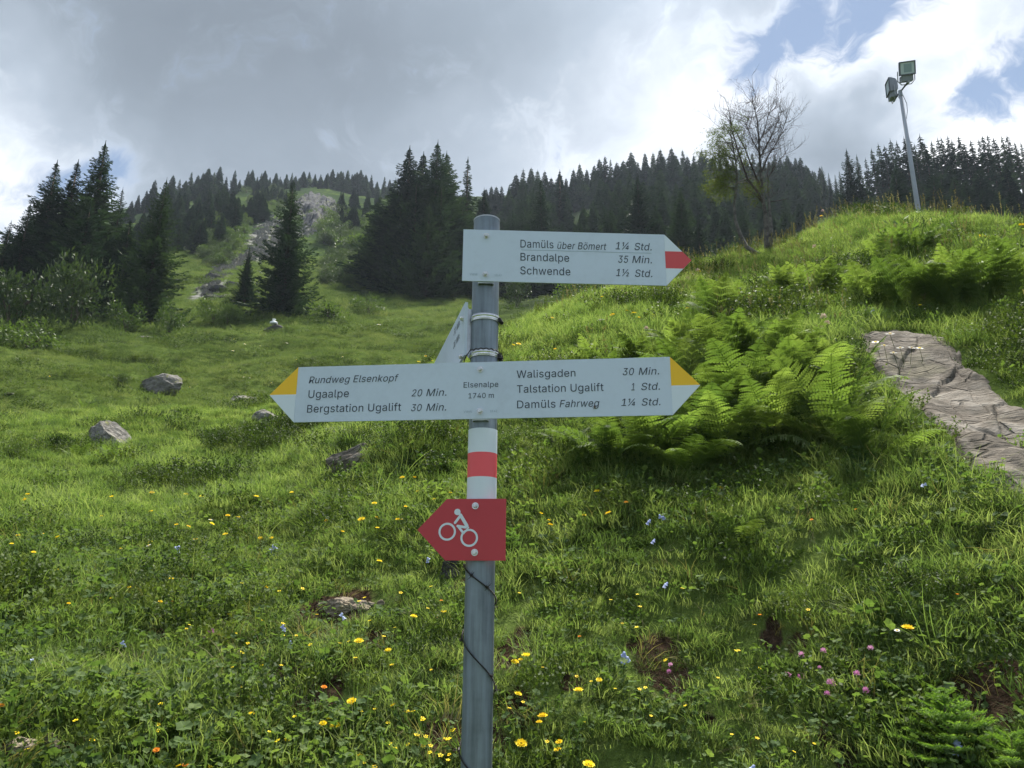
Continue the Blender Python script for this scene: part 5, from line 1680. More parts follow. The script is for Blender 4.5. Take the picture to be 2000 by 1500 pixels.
def patch_rock(name, label, cat, upper, lower, material, nu, nv, amp, fine, lift, seed, plates=60, kind=None):
    """outcrop between two pixel lines: follows the slope, broken into steps, with sides running into the ground"""
    U = np.array([hit(u, v, 3) for u, v in upper]); L = np.array([hit(u, v, 3) for u, v in lower])

    def res(P, n):
        d = np.concatenate([[0], np.cumsum(np.linalg.norm(np.diff(P, axis=0), axis=1))])
        t = np.linspace(0, d[-1], n)
        return np.stack([np.interp(t, d, P[:, k]) for k in range(3)], 1)
    U, L = res(U, nu), res(L, nu)
    t = np.linspace(0, 1, nv)[None, :, None]
    P = U[:, None] * (1 - t) + L[:, None] * t
    x, y = P[..., 0].copy(), P[..., 1].copy()
    sc = np.linalg.norm(U[0] - U[-1])
    x += .03 * sc * fbm(x * 6 / sc, y * 6 / sc, 3, seed + 5)
    y += .03 * sc * fbm(x * 6 / sc + 9, y * 6 / sc, 3, seed + 6)
    g = ground_z(x, y)
    s = np.linspace(0, 1, nu)[:, None]; tt = np.linspace(0, 1, nv)[None, :]
    e = np.minimum(np.minimum(s, 1 - s) * 7, np.minimum(tt, 1 - tt) * 5)
    e = e + .55 * fbm(s * 9 + 0 * tt, tt * 7 + 0 * s, 3, seed + 1)
    m = sat(e * 1.6)
    m = m * m * (3 - 2 * m)
    rr_ = np.random.default_rng(seed)
    ns = plates
    sx, sy = rr_.uniform(-.05, 1.05, ns), rr_.uniform(-.05, 1.05, ns)
    sh_, ta, tb_ = rr_.normal(0, 1, ns), rr_.normal(0, 1, ns), rr_.normal(0, 1, ns)
    wx = s + .05 * fbm(s * 5 + 0 * tt, tt * 4 + 0 * s, 3, seed + 11)
    wy = tt + .09 * fbm(s * 5 + 0 * tt, tt * 4 + 0 * s, 3, seed + 12)
    ddx = (wx[..., None] - sx) * 4.2
    ddy = (wy[..., None] - sy) * 1.9
    d_ = np.sqrt(ddx ** 2 + ddy ** 2 + .6 * ddx * ddy)
    o_ = np.argsort(d_, -1)
    d1 = np.take_along_axis(d_, o_[..., :1], -1)[..., 0]; d2 = np.take_along_axis(d_, o_[..., 1:2], -1)[..., 0]
    k1 = o_[..., 0]
    rel = amp * (.55 * sh_[k1] + 1.1 * ta[k1] * np.take_along_axis(ddx, o_[..., :1], -1)[..., 0] + 1.1 * tb_[k1] * np.take_along_axis(ddy, o_[..., :1], -1)[..., 0])
    rel = rel - amp * .8 * np.exp(-((d2 - d1) / .02) ** 2)
    z = g - lift * .8 + m * (lift * 1.8) + rel * m + fine * fbm(x * 14 / sc, y * 14 / sc, 5, seed + 3) * m
    V = np.stack([x, y, z], -1)
    i, j = np.meshgrid(np.arange(nu - 1), np.arange(nv - 1), indexing='ij')
    q = np.stack([i * nv + j, (i + 1) * nv + j, (i + 1) * nv + j + 1, i * nv + j + 1], -1).reshape(-1, 4)
    org = V.reshape(-1, 3).mean(0)
    me = np_mesh(name, V.reshape(-1, 3) - org, q[:, ::-1])
    me.materials.append(material)
    o = bpy.data.objects.new(name, me)
    o.location = org
    link(o)
    tag(o, label, cat, kind=kind)
    return o, V, m


slab, SV, SM = patch_rock('rock_slab', 'long pale bare rock slab running down the right side of the grassy knoll', 'rock slab',
                          [(1675, 652), (1740, 645), (1805, 650), (1868, 676), (1905, 715), (1960, 755), (2040, 800), (2120, 860)],
                          [(1662, 674), (1704, 712), (1752, 756), (1792, 800), (1826, 845), (1862, 890), (1925, 940), (2060, 1010)],
                          ROCK_SLAB, 240, 120, .016, .030, .032, 61, 15)
outc, OV, OM = patch_rock('rock_outcrop', 'grey broken rock outcrop below the middle ridge', 'rock outcrop',
                          [(575, 400), (592, 384), (615, 378), (640, 384), (658, 402), (664, 414)],
                          [(572, 410), (584, 440), (600, 455), (622, 450), (640, 440), (658, 420)],
                          ROCK_FAR, 130, 90, .9, .8, .9, 71, 90)
for VV, MM in ((SV, SM),):
    sel = VV.reshape(-1, 3)[MM.ravel() > .35][::23]
    for q in sel:
        ROCK_HOLES.append((q[0], q[1], .075))

# scree: loose flat stones too many to count
mb = MB()
q = random.Random(9)
path = SCREE_PX
for i in range(900):
    a = q.choice(path)
    u, v = a[0] + q.gauss(0, 9), a[1] + q.gauss(0, 7)
    p = hit(u, v, 20)
    k = (p - CAMV).length / F_PX
    w, h, d = q.uniform(2.0, 9.5) * k, q.uniform(.8, 2.6) * k, q.uniform(2, 6) * k
    p.z += .10
    yaw = q.uniform(-.5, .5); tl = q.uniform(-.2, .4)
    n = 7
    top_, bot_ = [], []
    for j in range(n):
        an = 6.2832 * j / n + q.uniform(-.3, .3)
        x, y = w * .5 * math.cos(an) * q.uniform(.7, 1.1), d * .5 * math.sin(an) * q.uniform(.7, 1.1)
        X = x * math.cos(yaw) - y * math.sin(yaw); Y = x * math.sin(yaw) + y * math.cos(yaw)
        top_.append(p + Vector((X * .85, Y * .85, h + Y * .35 + X * tl * .3)))
        bot_.append(p + Vector((X, Y, -h + Y * .35)))
    mb.add(top_ + bot_, [tuple(range(n))] + [(j, j + n, (j + 1) % n + n, (j + 1) % n) for j in range(n)])
sc_ = mb.build('scree', ROCK_GREY)
tag(sc_, 'loose pale flat stones strewn down the gully', 'scree', kind='stuff')

# ------------------------------------------------------------------ floodlight mast
M_MAST = metal_mat('mast_galvanised', (0.30, 0.32, 0.35), 0.2, 0.5, 0.4, (8, 8, 1))
M_HOUS = paint_mat('grey_cast_housing', (0.22, 0.24, 0.28), 0.5, 0.2)
M_DARK = paint_mat('dark_lamp_frame', (0.10, 0.11, 0.14), 0.5, 0.2)
gm_, gb, gp = mat('lamp_glass', (0.50, 0.58, 0.62), 0.12, 0, 0.8)  # whitish reflection of the sky is put into the glass colour
RM = 18.0
am, tm = azel(1758, 178)
mx, my = RM * math.sin(am), RM * math.cos(am)
gz = float(ground_z(mx, my))
mast = thing('floodlight_mast', 'tall slim steel mast with two floodlights behind the grassy knoll', 'floodlight', (mx, my, gz))
MO = Vector((mx, my, gz))
hz = at(1758, 178, RM).z - gz
mb = MB(); mb.tube([(0, 0, -.5), (0, 0, 0), (0, 0, hz * .5), (0, 0, hz)], [.062, .060, .048, .036], 16); mb.build('mast', M_MAST, mast, True)
ptl = at(1746, 184, RM + .30) - MO
ptr = at(1776, 163, RM - .28) - MO
ptl.z = ptr.z = hz + .02
mb = MB(); mb.tube([ptl, ptr], .020, 8); mb.build('crossbar', M_DARK, mast)
mb = MB(); mb.tube([(0, 0, hz - .14), (0, 0, hz + .01)], .044, 14); mb.build('mast_collar', M_MAST, mast)
mb = MB(); mb.tube([Vector((0, 0, hz - .3)), (ptl + Vector((0, 0, hz))) * .5 + Vector((0, 0, 0)), ptl + Vector((0, 0, .05))], .006, 5); mb.build('cable', M_DARK, mast)
mb = MB(); mb.tube([(.05, 0, hz - .1), (.10, -.02, hz - .35), (.09, -.02, hz - .55), (.05, 0, hz - .75)], .007, 5); mb.build('cable', M_DARK, mast)


def floodlight(base, face, rollv, w, h, label, fo=.02):
    """base: foot of the yoke; face: direction the glass looks"""
    f = face.normalized()
    r_ = f.cross(Vector((0, 0, 1))).normalized()
    if rollv:
        r_ = (Matrix.Rotation(rollv, 3, f) @ r_)
    up = r_.cross(f).normalized()
    c = base + Vector((0, 0, .34)) + f * fo

    def P(x, y, z):
        return c + r_ * x + f * y + up * z
    o_h = None
    mb = MB()
    # frustum body: front rim, shoulder, back
    prof = [(1.0, .0), (.97, -.05), (.80, -.15), (.50, -.20)]
    vs = []
    for s, d in prof:
        hw, hh = w * .5 * s, h * .5 * (s if s > .9 else s * 1.0)
        vs += [P(-hw, d, -hh), P(hw, d, -hh), P(hw, d, hh), P(-hw, d, hh)]
    fs = []
    for i in range(len(prof) - 1):
        for j in range(4):
            fs.append((i * 4 + j, i * 4 + (j + 1) % 4, (i + 1) * 4 + (j + 1) % 4, (i + 1) * 4 + j))
    fs.append(tuple(range(len(vs) - 4, len(vs))))
    mb.add(vs, fs)
    hs = mb.build('lamp_housing', M_HOUS, mast)
    hs['label'] = label
    mb = MB()
    mb.add([P(-w * .43, .004, -h * .42), P(w * .43, .004, -h * .42), P(w * .43, .004, h * .42), P(-w * .43, .004, h * .42), P(-w * .43, -.01, -h * .42), P(w * .43, -.01, -h * .42), P(w * .43, -.01, h * .42), P(-w * .43, -.01, h * .42)],
           ((0, 1, 2, 3), (0, 4, 5, 1), (1, 5, 6, 2), (2, 6, 7, 3), (3, 7, 4, 0)))
    mb.build('glass', gm_, hs)
    mb = MB()
    mb.add([P(-w * .26, .008, -h * .30), P(w * .22, .008, -h * .30), P(w * .22, .008, h * .32), P(-w * .26, .008, h * .32)], ((0, 1, 2, 3),))
    mb.build('reflector', M_RGL, hs)
    mb = MB()
    for (x0, x1, z0, z1) in ((-.5, .5, .42, .5), (-.5, .5, -.5, -.42), (-.5, -.43, -.42, .42), (.43, .5, -.42, .42)):
        vs = [P(x * w, y, z * h) for y in (-.005, .018) for (x, z) in ((x0, z0), (x1, z0), (x1, z1), (x0, z1))]
        mb.add(vs, ((0, 1, 2, 3), (4, 5, 6, 7), (0, 1, 5, 4), (1, 2, 6, 5), (2, 3, 7, 6), (3, 0, 4, 7)))
    mb.build('rim', M_DARK, hs)
    mb = MB()
    vs = [P(x, y, z) for z in (-h * .5 - .13, -h * .5 - .004) for (x, y) in ((-w * .36, -.16), (w * .36, -.16), (w * .36, -.01), (-w * .36, -.01))]
    mb.add(vs, ((0, 1, 2, 3), (4, 5, 6, 7), (0, 1, 5, 4), (1, 2, 6, 5), (2, 3, 7, 6), (3, 0, 4, 7)))
    mb.build('ballast_box', M_HOUS, hs)
    mb = MB()
    for sg in (-1, 1):
        mb.tube([P(sg * w * .52, -.09, -h * .1), P(sg * w * .52, -.09, -h * .5 - .10), P(sg * w * .30, -.09, -h * .5 - .19), P(0, -.09, -h * .5 - .19)], .011, 6)
    mb.tube([base - Vector((0, 0, .02)), P(0, -.09, -h * .5 - .19)], .028, 8)
    mb.build('yoke', M_MAST, hs)


M_RGL = mat('dim_reflector', (0.24, 0.32, 0.35), 0.25, 0, 0.6)[0]
tocam = (CAMV - (MO + ptr)).normalized()
floodlight(ptr, Vector((tocam.x + .32, tocam.y, -.30)), 0.05, .36, .31, 'floodlight turned towards the meadow, glass visible')
floodlight(ptl, Vector((-1.0, .22, .0)), -.10, .33, .36, 'floodlight turned sideways, seen almost edge-on', .11)

# ------------------------------------------------------------------ crooked trees in front of the forest
RT_ = 10.9


def pxm(u, v, dr=0.0):
    return at(u, v, RT_ + dr)


def twig(mb, p, d, L, r, lvl, q, up=.35, nsub=4, leaf=None):
    n = 4
    pts_ = [p]
    dd_ = d.normalized()
    for i in range(n):
        dd_ = (dd_ + Vector((q.gauss(0, .16), q.gauss(0, .16), q.gauss(up * .25, .12)))).normalized()
        pts_.append(pts_[-1] + dd_ * L / n)
    mb.tube(pts_, [r * (1 - .75 * i / n) for i in range(n + 1)], 4 if lvl else 5, cap=False)
    if leaf is not None:
        for i in range(1, n + 1):
            for _ in range(4):
                c = pts_[i] + Vector((q.gauss(0, .03), q.gauss(0, .03), q.gauss(-.02, .03)))
                t = Vector((q.gauss(0, 1), q.gauss(0, 1), q.gauss(-.5, .8))).normalized()
                s = t.cross(Vector((q.gauss(0, 1), q.gauss(0, 1), q.gauss(0, 1)))).normalized()
                l = q.uniform(.022, .048)
                leaf.quad(c, c + t * l * .5 + s * l * .10, c + t * l, c + t * l * .5 - s * l * .10)
    if lvl > 0:
        for k in range(nsub):
            i = q.randint(1, n)
            side = Vector((q.gauss(0, 1), q.gauss(0, 1), q.gauss(0, .7)))
            side = (side - dd_ * side.dot(dd_)).normalized()
            twig(mb, pts_[i], (dd_ * .7 + side * q.uniform(.5, .9)), L * q.uniform(.38, .62), r * .5, lvl - 1, q, up, nsub, leaf)
    return pts_


q = random.Random(31)
tb = pxm(1500, 505)
dead = thing('dead_spruce', 'bare leafless half-dead spruce with a fine twig crown on the knoll', 'dead tree', (tb.x, tb.y, tb.z))
DO = Vector(tb)
mb = MB()
tr = [(1500, 520), (1500, 495), (1498, 460), (1495, 420), (1490, 390), (1487, 350), (1484, 310), (1482, 270), (1479, 235), (1474, 212), (1467, 193)]
tp = [pxm(u, v) - DO for u, v in tr]
mb.tube(tp, [.078, .055, .042, .031, .024, .019, .015, .012, .009, .006, .003], 10)
mb.build('trunk', BARK_DEAD, dead, True)
mb = MB()
tr2 = [(1503, 500), (1506, 450), (1503, 410), (1501, 380), (1499, 345), (1500, 318)]
mb.tube([pxm(u, v, -.12) - DO for u, v in tr2], [.04, .030, .022, .016, .012, .006], 8)
mb.build('side_stem', BARK_DEAD, dead, True)
limbs = [
    ([(1492, 400), (1478, 372), (1460, 350), (1450, 320), (1440, 290), (1430, 255), (1426, 235)], .026),
    ([(1489, 375), (1470, 330), (1455, 290), (1440, 262), (1428, 240)], .020),
    ([(1486, 340), (1500, 305), (1516, 280), (1530, 250), (1543, 212)], .018),
    ([(1484, 310), (1496, 285), (1512, 255), (1520, 235)], .014),
    ([(1482, 280), (1495, 250), (1500, 225), (1512, 213)], .011),
    ([(1483, 300), (1468, 270), (1458, 245), (1462, 225)], .012),
    ([(1476, 222), (1488, 205), (1498, 193)], .007),
    ([(1493, 400), (1475, 380), (1450, 362)], .018),
    ([(1500, 395), (1520, 392), (1540, 388)], .010),
    ([(1493, 408), (1478, 404), (1470, 398)], .008),
    ([(1502, 345), (1515, 320), (1535, 300)], .010),
]
for pl, r_ in limbs:
    mb = MB()
    dr = q.uniform(-.35, .35)
    P_ = [pxm(u, v, dr * i / (len(pl) - 1)) - DO for i, (u, v) in enumerate(pl)]
    mb.tube(P_, [.72 * r_ * (1 - .7 * i / (len(P_) - 1)) for i in range(len(P_))], 6)
    if r_ > .0085 and pl[-1][1] < 320:
        for i in range(1, len(P_)):
            for _ in range(5):
                d = (P_[i] - P_[i - 1]).normalized()
                side = Vector((q.gauss(0, 1), q.gauss(0, 1), q.gauss(.2, .6))).normalized()
                twig(mb, P_[i - 1].lerp(P_[i], q.random()), d * .6 + side * .8, q.uniform(.18, .48), .0042, 2, q, .5, 4)
    mb.build('branch', TWIG_DEAD, dead)
mb = MB()
for _ in range(46):
    i = q.randint(5, 9)
    side = Vector((q.gauss(0, 1), q.gauss(0, 1), q.gauss(.35, .4))).normalized()
    twig(mb, tp[i].lerp(tp[i + 1], q.random()), side, q.uniform(.28, .72) * (1 if i < 8 else .6), .0042, 2, q, .5, 4)
mb.build('twigs', TWIG_DEAD, dead)['kind'] = 'stuff'

lp = pxm(1490, 505, -.1)
larch = thing('crooked_larch', 'bow-stemmed tree with yellow-green needles leaning out left of the bare one', 'tree', (lp.x, lp.y, lp.z))
LO = Vector(lp)
mb = MB()
ls = [(1492, 500), (1475, 494), (1458, 482), (1446, 460), (1436, 430), (1434, 400), (1438, 370), (1440, 340), (1436, 310), (1430, 280), (1426, 250), (1429, 232)]
LP = [pxm(u, v, -.2) - LO for u, v in ls]
mb.tube(LP, [.040, .036, .031, .026, .022, .019, .016, .013, .010, .008, .006, .002], 8)
mb.build('trunk', BARK_DEAD, larch, True)
lv = MB()
for i, (u, v, u2, v2) in enumerate(((1438, 372, 1385, 362), (1438, 350, 1380, 330), (1440, 345, 1400, 300), (1438, 330, 1395, 275), (1434, 300, 1398, 258), (1430, 270, 1408, 246), (1436, 320, 1452, 300), (1430, 262, 1444, 250),
                                    (1438, 368, 1398, 372), (1436, 352, 1392, 345), (1440, 356, 1488, 352), (1440, 358, 1478, 366), (1434, 290, 1412, 280), (1437, 335, 1410, 322), (1436, 312, 1386, 300), (1432, 280, 1400, 290), (1438, 362, 1412, 352))):
    mb = MB()
    dr = q.uniform(-.4, .4)
    a, c = pxm(u, v, -.2) - LO, pxm(u2, v2, -.2 + dr) - LO
    m_ = a.lerp(c, .5) + Vector((0, 0, .06))
    mb.tube([a, m_, c], [.010, .007, .002], 5)
    for k in range(9):
        t = q.uniform(.25, 1)
        p = a.lerp(m_, t * 2) if t < .5 else m_.lerp(c, t * 2 - 1)
        twig(mb, p, Vector((q.gauss(0, .6), q.gauss(0, .6), q.gauss(-.3, .5))) + (c - a).normalized() * .4, q.uniform(.10, .24), .003, 1, q, -.2, 3, lv)
    mb.build('branch', BARK_DEAD, larch)
lv.build('foliage', L_LARCH, larch)
p = hit(1530, 480, 8)
mb = MB()
mb.tube([Vector((0, 0, -.1)), Vector((.05, 0, .15)), Vector((.12, .02, .34))], [.04, .028, .008], 7)
mb.tube([Vector((.02, 0, .05)), Vector((-.14, .02, .10)), Vector((-.2, .02, .16))], [.025, .014, .004], 6)
o = mb.build('stump', BARK_DEAD, None, True, p)
tag(o, 'dark broken stump with two prongs right of the bare tree', 'stump')

# ------------------------------------------------------------------ ground cover: tufts laid over the slope by instancing
LIB = bpy.data.collections.new('tuft_library')          # prototypes only, not part of the scene


def blade(mb, q, x, y, h, w, lean, az, seg=2, curl=1.0):
    """one grass blade: narrow strip that bends over towards az"""
    ca, sa = math.cos(az), math.sin(az)
    px_, py_ = -sa, ca
    L = []
    for i in range(seg + 1):
        t = i / seg
        off = lean * h * t ** (1 + curl)
        z = h * (t - .35 * lean * t * t)
        ww = w * (1 - t) ** .6 * .5
        L.append(((x + ca * off - px_ * ww, y + sa * off - py_ * ww, z), (x + ca * off + px_ * ww, y + sa * off + py_ * ww, z)))
    for i in range(seg):
        if i < seg - 1:
            mb.quad(L[i][0], L[i][1], L[i + 1][1], L[i + 1][0])
        else:
            mb.tri(L[i][0], L[i][1], L[i + 1][0])


def tuft(seed, n, rad, h0, h1, w, lean=(.2, .9), seg=2, ground=-.01):
    q = random.Random(seed)
    mb = MB()
    for _ in range(n):
        a = q.uniform(0, 6.28); r = rad * math.sqrt(q.random())
        az = a + q.gauss(0, .9)
        blade(mb, q, r * math.cos(a), r * math.sin(a), q.uniform(h0, h1), w * q.uniform(.7, 1.4), q.uniform(*lean), az, seg)
    mb.v = [(x, y, z + ground) for x, y, z in mb.v]
    return mb


def herb(seed, n, rad, h0, h1, lf):
    """low leafy herb: lobed leaves on short stalks"""
    q = random.Random(seed)
    mb = MB()
    for _ in range(n):
        a = q.uniform(0, 6.28); r = rad * math.sqrt(q.random())
        h = q.uniform(h0, h1)
        c = Vector((r * math.cos(a), r * math.sin(a), h))
        nrm = Vector((q.gauss(0, .45), q.gauss(-.25, .45), 1)).normalized()
        s = nrm.cross(Vector((math.cos(a), math.sin(a), 0))).normalized()
        t = nrm.cross(s)
        l = lf * q.uniform(.6, 1.3)
        k = 7
        vs = [c - nrm * l * .10]
        for j in range(2 * k):
            an = 6.2832 * j / (2 * k)
            rr = l * (.5 if j % 2 == 0 else .40)
            vs.append(c + s * math.cos(an) * rr + t * math.sin(an) * rr + nrm * l * .06 * math.sin(an * 3))
        mb.add(vs, [(0, 1 + j, 1 + (j + 1) % (2 * k)) for j in range(2 * k)])
        mb.quad((c.x * .6, c.y * .6, -.01), (c.x * .6 + .002, c.y * .6, -.01), c + Vector((.001, 0, 0)), c - Vector((.001, 0, 0)))
    return mb


def heath(seed, n, rad, h0, h1):
    """dwarf shrub: stiff upright twigs densely set with tiny leaves"""
    q = random.Random(seed)
    mb = MB()
    for _ in range(n):
        a = q.uniform(0, 6.28); r = rad * math.sqrt(q.random())
        h = q.uniform(h0, h1) * (1 - .45 * (r / rad) ** 2)
        b0 = Vector((r * math.cos(a), r * math.sin(a), 0))
        e = b0 * 1.35 + Vector((q.gauss(0, .012), q.gauss(0, .012), h))
        for j in range(11):
            t = .25 + .75 * (j + q.random()) / 11
            p = b0.lerp(e, t)
            d = Vector((q.gauss(0, 1), q.gauss(0, 1), .9)).normalized()
            s = d.cross(Vector((q.gauss(0, 1), q.gauss(0, 1), q.gauss(0, 1)))).normalized()
            l = .012 * q.uniform(.8, 1.5)
            mb.quad(p, p + d * l * .5 + s * l * .28, p + d * l, p + d * l * .5 - s * l * .28)
        mb.tri(b0 - Vector((.001, 0, 0)), b0 + Vector((.001, 0, 0)), e)
    return mb


def seedhead(seed, n=5, h0=.22, h1=.42):
    q = random.Random(seed)
    mb = MB()
    for _ in range(n):
        a = q.uniform(0, 6.28); r = .05 * q.random()
        h = q.uniform(h0, h1)
        ln = q.uniform(.03, .2) * h
        b0 = Vector((r * math.cos(a), r * math.sin(a), 0)); e = b0 + Vector((math.cos(a) * ln, math.sin(a) * ln, h))
        m_ = b0.lerp(e, .5) + Vector((0, 0, h * .06))
        w = .0011
        for p, p2 in ((b0, m_), (m_, e)):
            mb.quad(p - Vector((w, 0, 0)), p + Vector((w, 0, 0)), p2 + Vector((w, 0, 0)), p2 - Vector((w, 0, 0)))
        for j in range(16):
            t = q.random()
            p = m_.lerp(e, .45 + .55 * t)
            d = Vector((q.gauss(0, .5), q.gauss(0, .5), 1)).normalized()
            s = d.cross(Vector((q.gauss(0, 1), q.gauss(0, 1), .1))).normalized()
            l = .014 * q.uniform(.7, 1.4)
            p = p + s * .004
            mb.quad(p, p + d * l * .5 + s * l * .2, p + d * l, p + d * l * .5 - s * l * .2)
    return mb


def lib(name, mb, m_, n=None):
    o = bpy.data.objects.new(name, mb.mesh(name, m_))
    c = bpy.data.collections.new(name)
    c.objects.link(o)
    LIB.children.link(c)
    return c


def group_coll(name, lst, m_):
    c = bpy.data.collections.new(name)
    for i, mb in enumerate(lst):
        c.objects.link(bpy.data.objects.new(f'{name}_{i:02d}', mb.mesh(name, m_)))
    return c


C_SHORT = group_coll('short_tuft', [tuft(400 + i, 75, .085, .025, .070, .0030, (.2, 1.1), 2) for i in range(5)], L_GRASS)
C_MID = group_coll('medium_tuft', [tuft(420 + i, 40, .060, .05, .12, .0030, (.3, 1.2), 3) for i in range(5)], L_GRASS)
C_LONG = group_coll('long_tuft', [tuft(440 + i, 24, .045, .10, .27, .0030, (.3, 1.1), 4) for i in range(5)], L_GRASS)
C_HERB = group_coll('herb_tuft', [herb(460 + i, 14, .07, .015, .065, .021) for i in range(2)] + [herb(470 + i, 26, .07, .01, .055, .013) for i in range(4)], L_HERB)
C_HEATH = group_coll('heath_tuft', [heath(480 + i, 46, .13, .07, .17) for i in range(4)], L_HEATH)
C_SEED = group_coll('seed_tuft', [seedhead(500 + i) for i in range(5)], L_STRAW)
C_DRY = group_coll('dry_tuft', [tuft(510 + i, 22, .05, .04, .13, .0028, (.6, 1.5), 3) for i in range(4)], L_STRAW)
C_FARG = group_coll('far_tuft', [tuft(520 + i, 70, .30, .08, .20, .011, (.3, 1.2), 2) for i in range(5)], L_GRASS_FAR)


def scatter_object(name, coll, label, P, S, seed, tilt=.18, flat=None):
    """one object whose points carry instanced tufts of the given collection"""
    n = len(P)
    r_ = np.random.default_rng(seed)
    me = bpy.data.meshes.new(name)
    me.vertices.add(n)
    me.vertices.foreach_set('co', P.astype(np.float32).ravel())
    rot = np.stack([r_.normal(0, tilt, n), r_.normal(0, tilt, n), r_.uniform(0, 6.2832, n)], 1)
    sc = np.stack([S, S, S * (1 if flat is None else flat)], 1)
    for nm, arr in (('rot', rot), ('scl', sc)):
        a = me.attributes.new(nm, 'FLOAT_VECTOR', 'POINT')
        a.data.foreach_set('vector', arr.astype(np.float32).ravel())
    a = me.attributes.new('pick', 'INT', 'POINT')
    a.data.foreach_set('value', r_.integers(0, len(coll.objects), n).astype(np.int32))
    o = bpy.data.objects.new(name, me)
    link(o)
    tag(o, label, None, kind='stuff')
    ng = bpy.data.node_groups.new(name, 'GeometryNodeTree')
    ng.interface.new_socket('Geometry', in_out='INPUT', socket_type='NodeSocketGeometry')
    ng.interface.new_socket('Geometry', in_out='OUTPUT', socket_type='NodeSocketGeometry')
    N = ng.nodes
    gi, go = N.new('NodeGroupInput'), N.new('NodeGroupOutput')
    m2p = N.new('GeometryNodeMeshToPoints')
    iop = N.new('GeometryNodeInstanceOnPoints')
    ci = N.new('GeometryNodeCollectionInfo')
    ci.inputs['Collection'].default_value = coll
    ci.inputs['Separate Children'].default_value = True
    ci.inputs['Reset Children'].default_value = True
    ats = {}
    for nm, ty in (('rot', 'FLOAT_VECTOR'), ('scl', 'FLOAT_VECTOR'), ('pick', 'INT')):
        x = N.new('GeometryNodeInputNamedAttribute')
        x.data_type = ty
        x.inputs['Name'].default_value = nm
        ats[nm] = x.outputs[0]
    e2r = N.new('FunctionNodeEulerToRotation')
    ng.links.new(ats['rot'], e2r.inputs[0])
    ng.links.new(gi.outputs[0], m2p.inputs[0])
    ng.links.new(m2p.outputs[0], iop.inputs['Points'])
    ng.links.new(ci.outputs[0], iop.inputs['Instance'])
    iop.inputs['Pick Instance'].default_value = True
    ng.links.new(ats['pick'], iop.inputs['Instance Index'])
    ng.links.new(e2r.outputs[0], iop.inputs['Rotation'])
    ng.links.new(ats['scl'], iop.inputs['Scale'])
    ng.links.new(iop.outputs[0], go.inputs[0])
    md = o.modifiers.new('tufts', 'NODES')
    md.node_group = ng
    return o


HOLES = np.array(ROCK_HOLES)


def field(r0, r1, dens, a_lim=44, seed=0):
    """random points of the ground between two distances with the given number per square metre"""
    r_ = np.random.default_rng(seed)
    al = math.radians(a_lim)
    n = int(dens * al * (r1 * r1 - r0 * r0))
    r = np.sqrt(r_.uniform(r0 * r0, r1 * r1, n))
    a = r_.uniform(-al, al, n)
    x, y = r * np.sin(a), r * np.cos(a)
    keep = np.ones(n, bool)
    for i in range(0, n, 20000):
        d2 = (x[i:i + 20000, None] - HOLES[:, 0]) ** 2 + (y[i:i + 20000, None] - HOLES[:, 1]) ** 2
        keep[i:i + 20000] &= ~(d2 < HOLES[:, 2] ** 2).any(1)
    keep &= np.hypot(x - PX, y - PY) > .06
    # not on ground that every look from the path passes over
    x, y = x[keep], y[keep]
    return x, y


def thin(x, y, prob, seed):
    k = np.random.default_rng(seed).random(len(x)) < prob
    return x[k], y[k]


def P3(x, y, dz=0.0):
    return np.stack([x, y, ground_z(x, y) + dz], 1)


def heathness(x, y):
    return fbm(x / 1.1 + 4, y / 1.1, 3, 91)


def herbness(x, y):
    return fbm(x / .8, y / .8 + 7, 3, 95)


SPLIT = 0
q_ = np.random.default_rng(3)


def usize(x, y, lo=.75, hi=1.3, seed=1):
    return np.random.default_rng(seed).uniform(lo, hi, len(x)) * (1 + .5 * fbm(x / .6, y / .6, 2, 51))


# near bank 1.7 - 5.5 m
x, y = field(1.7, 5.6, 520, seed=1)
so = soil_amount(x, y)
hn, hb_ = heathness(x, y), herbness(x, y)
x1, y1 = thin(x, y, np.where(so > .30, .03, np.where(hn > .36, .30, .78)), 1)
scatter_object('short_grass', C_SHORT, 'short green meadow grass on the near bank', P3(x1, y1), usize(x1, y1, seed=2), 1, .22, .8)
x2, y2 = thin(x, y, np.where(so > .35, .02, .10 + .30 * sat(fbm(x / .5, y / .5, 3, 52) * 2)), 2)
scatter_object('bushy_grass', C_MID, 'medium high bent grass on the near bank', P3(x2, y2), usize(x2, y2, .5, 1.05, 3), 2, .25)
x3, y3 = thin(x, y, np.where(so > .3, .0, .006 + .07 * sat((fbm(x / .9, y / .9, 3, 53) - .15) * 3)), 3)
scatter_object('tall_grass', C_LONG, 'long arching grass standing out of the bank', P3(x3, y3), usize(x3, y3, .55, 1.15, 4), 3, .25)
x4, y4 = thin(x, y, np.where(so > .35, .04, .30 + .60 * sat(hb_ * 2.2 + .1)), 4)
scatter_object('herb_leaves', C_HERB, 'low leafy herbs and clover leaves between the grass', P3(x4, y4), usize(x4, y4, .7, 1.5, 5), 4, .15)
x5, y5 = thin(x, y, np.where((hn > .34) & (so < .4), .16, 0.012), 5)
scatter_object('dwarf_shrub_cover', C_HEATH, 'dark dwarf shrub cushions in the turf', P3(x5, y5), usize(x5, y5, .7, 1.3, 6), 5, .2)
x6, y6 = thin(x, y, np.where(so > .12, .10, .035), 6)
scatter_object('dry_grass', C_DRY, 'dry straw-coloured blades in the turf', P3(x6, y6), usize(x6, y6, .6, 1.2, 7), 6, .3)

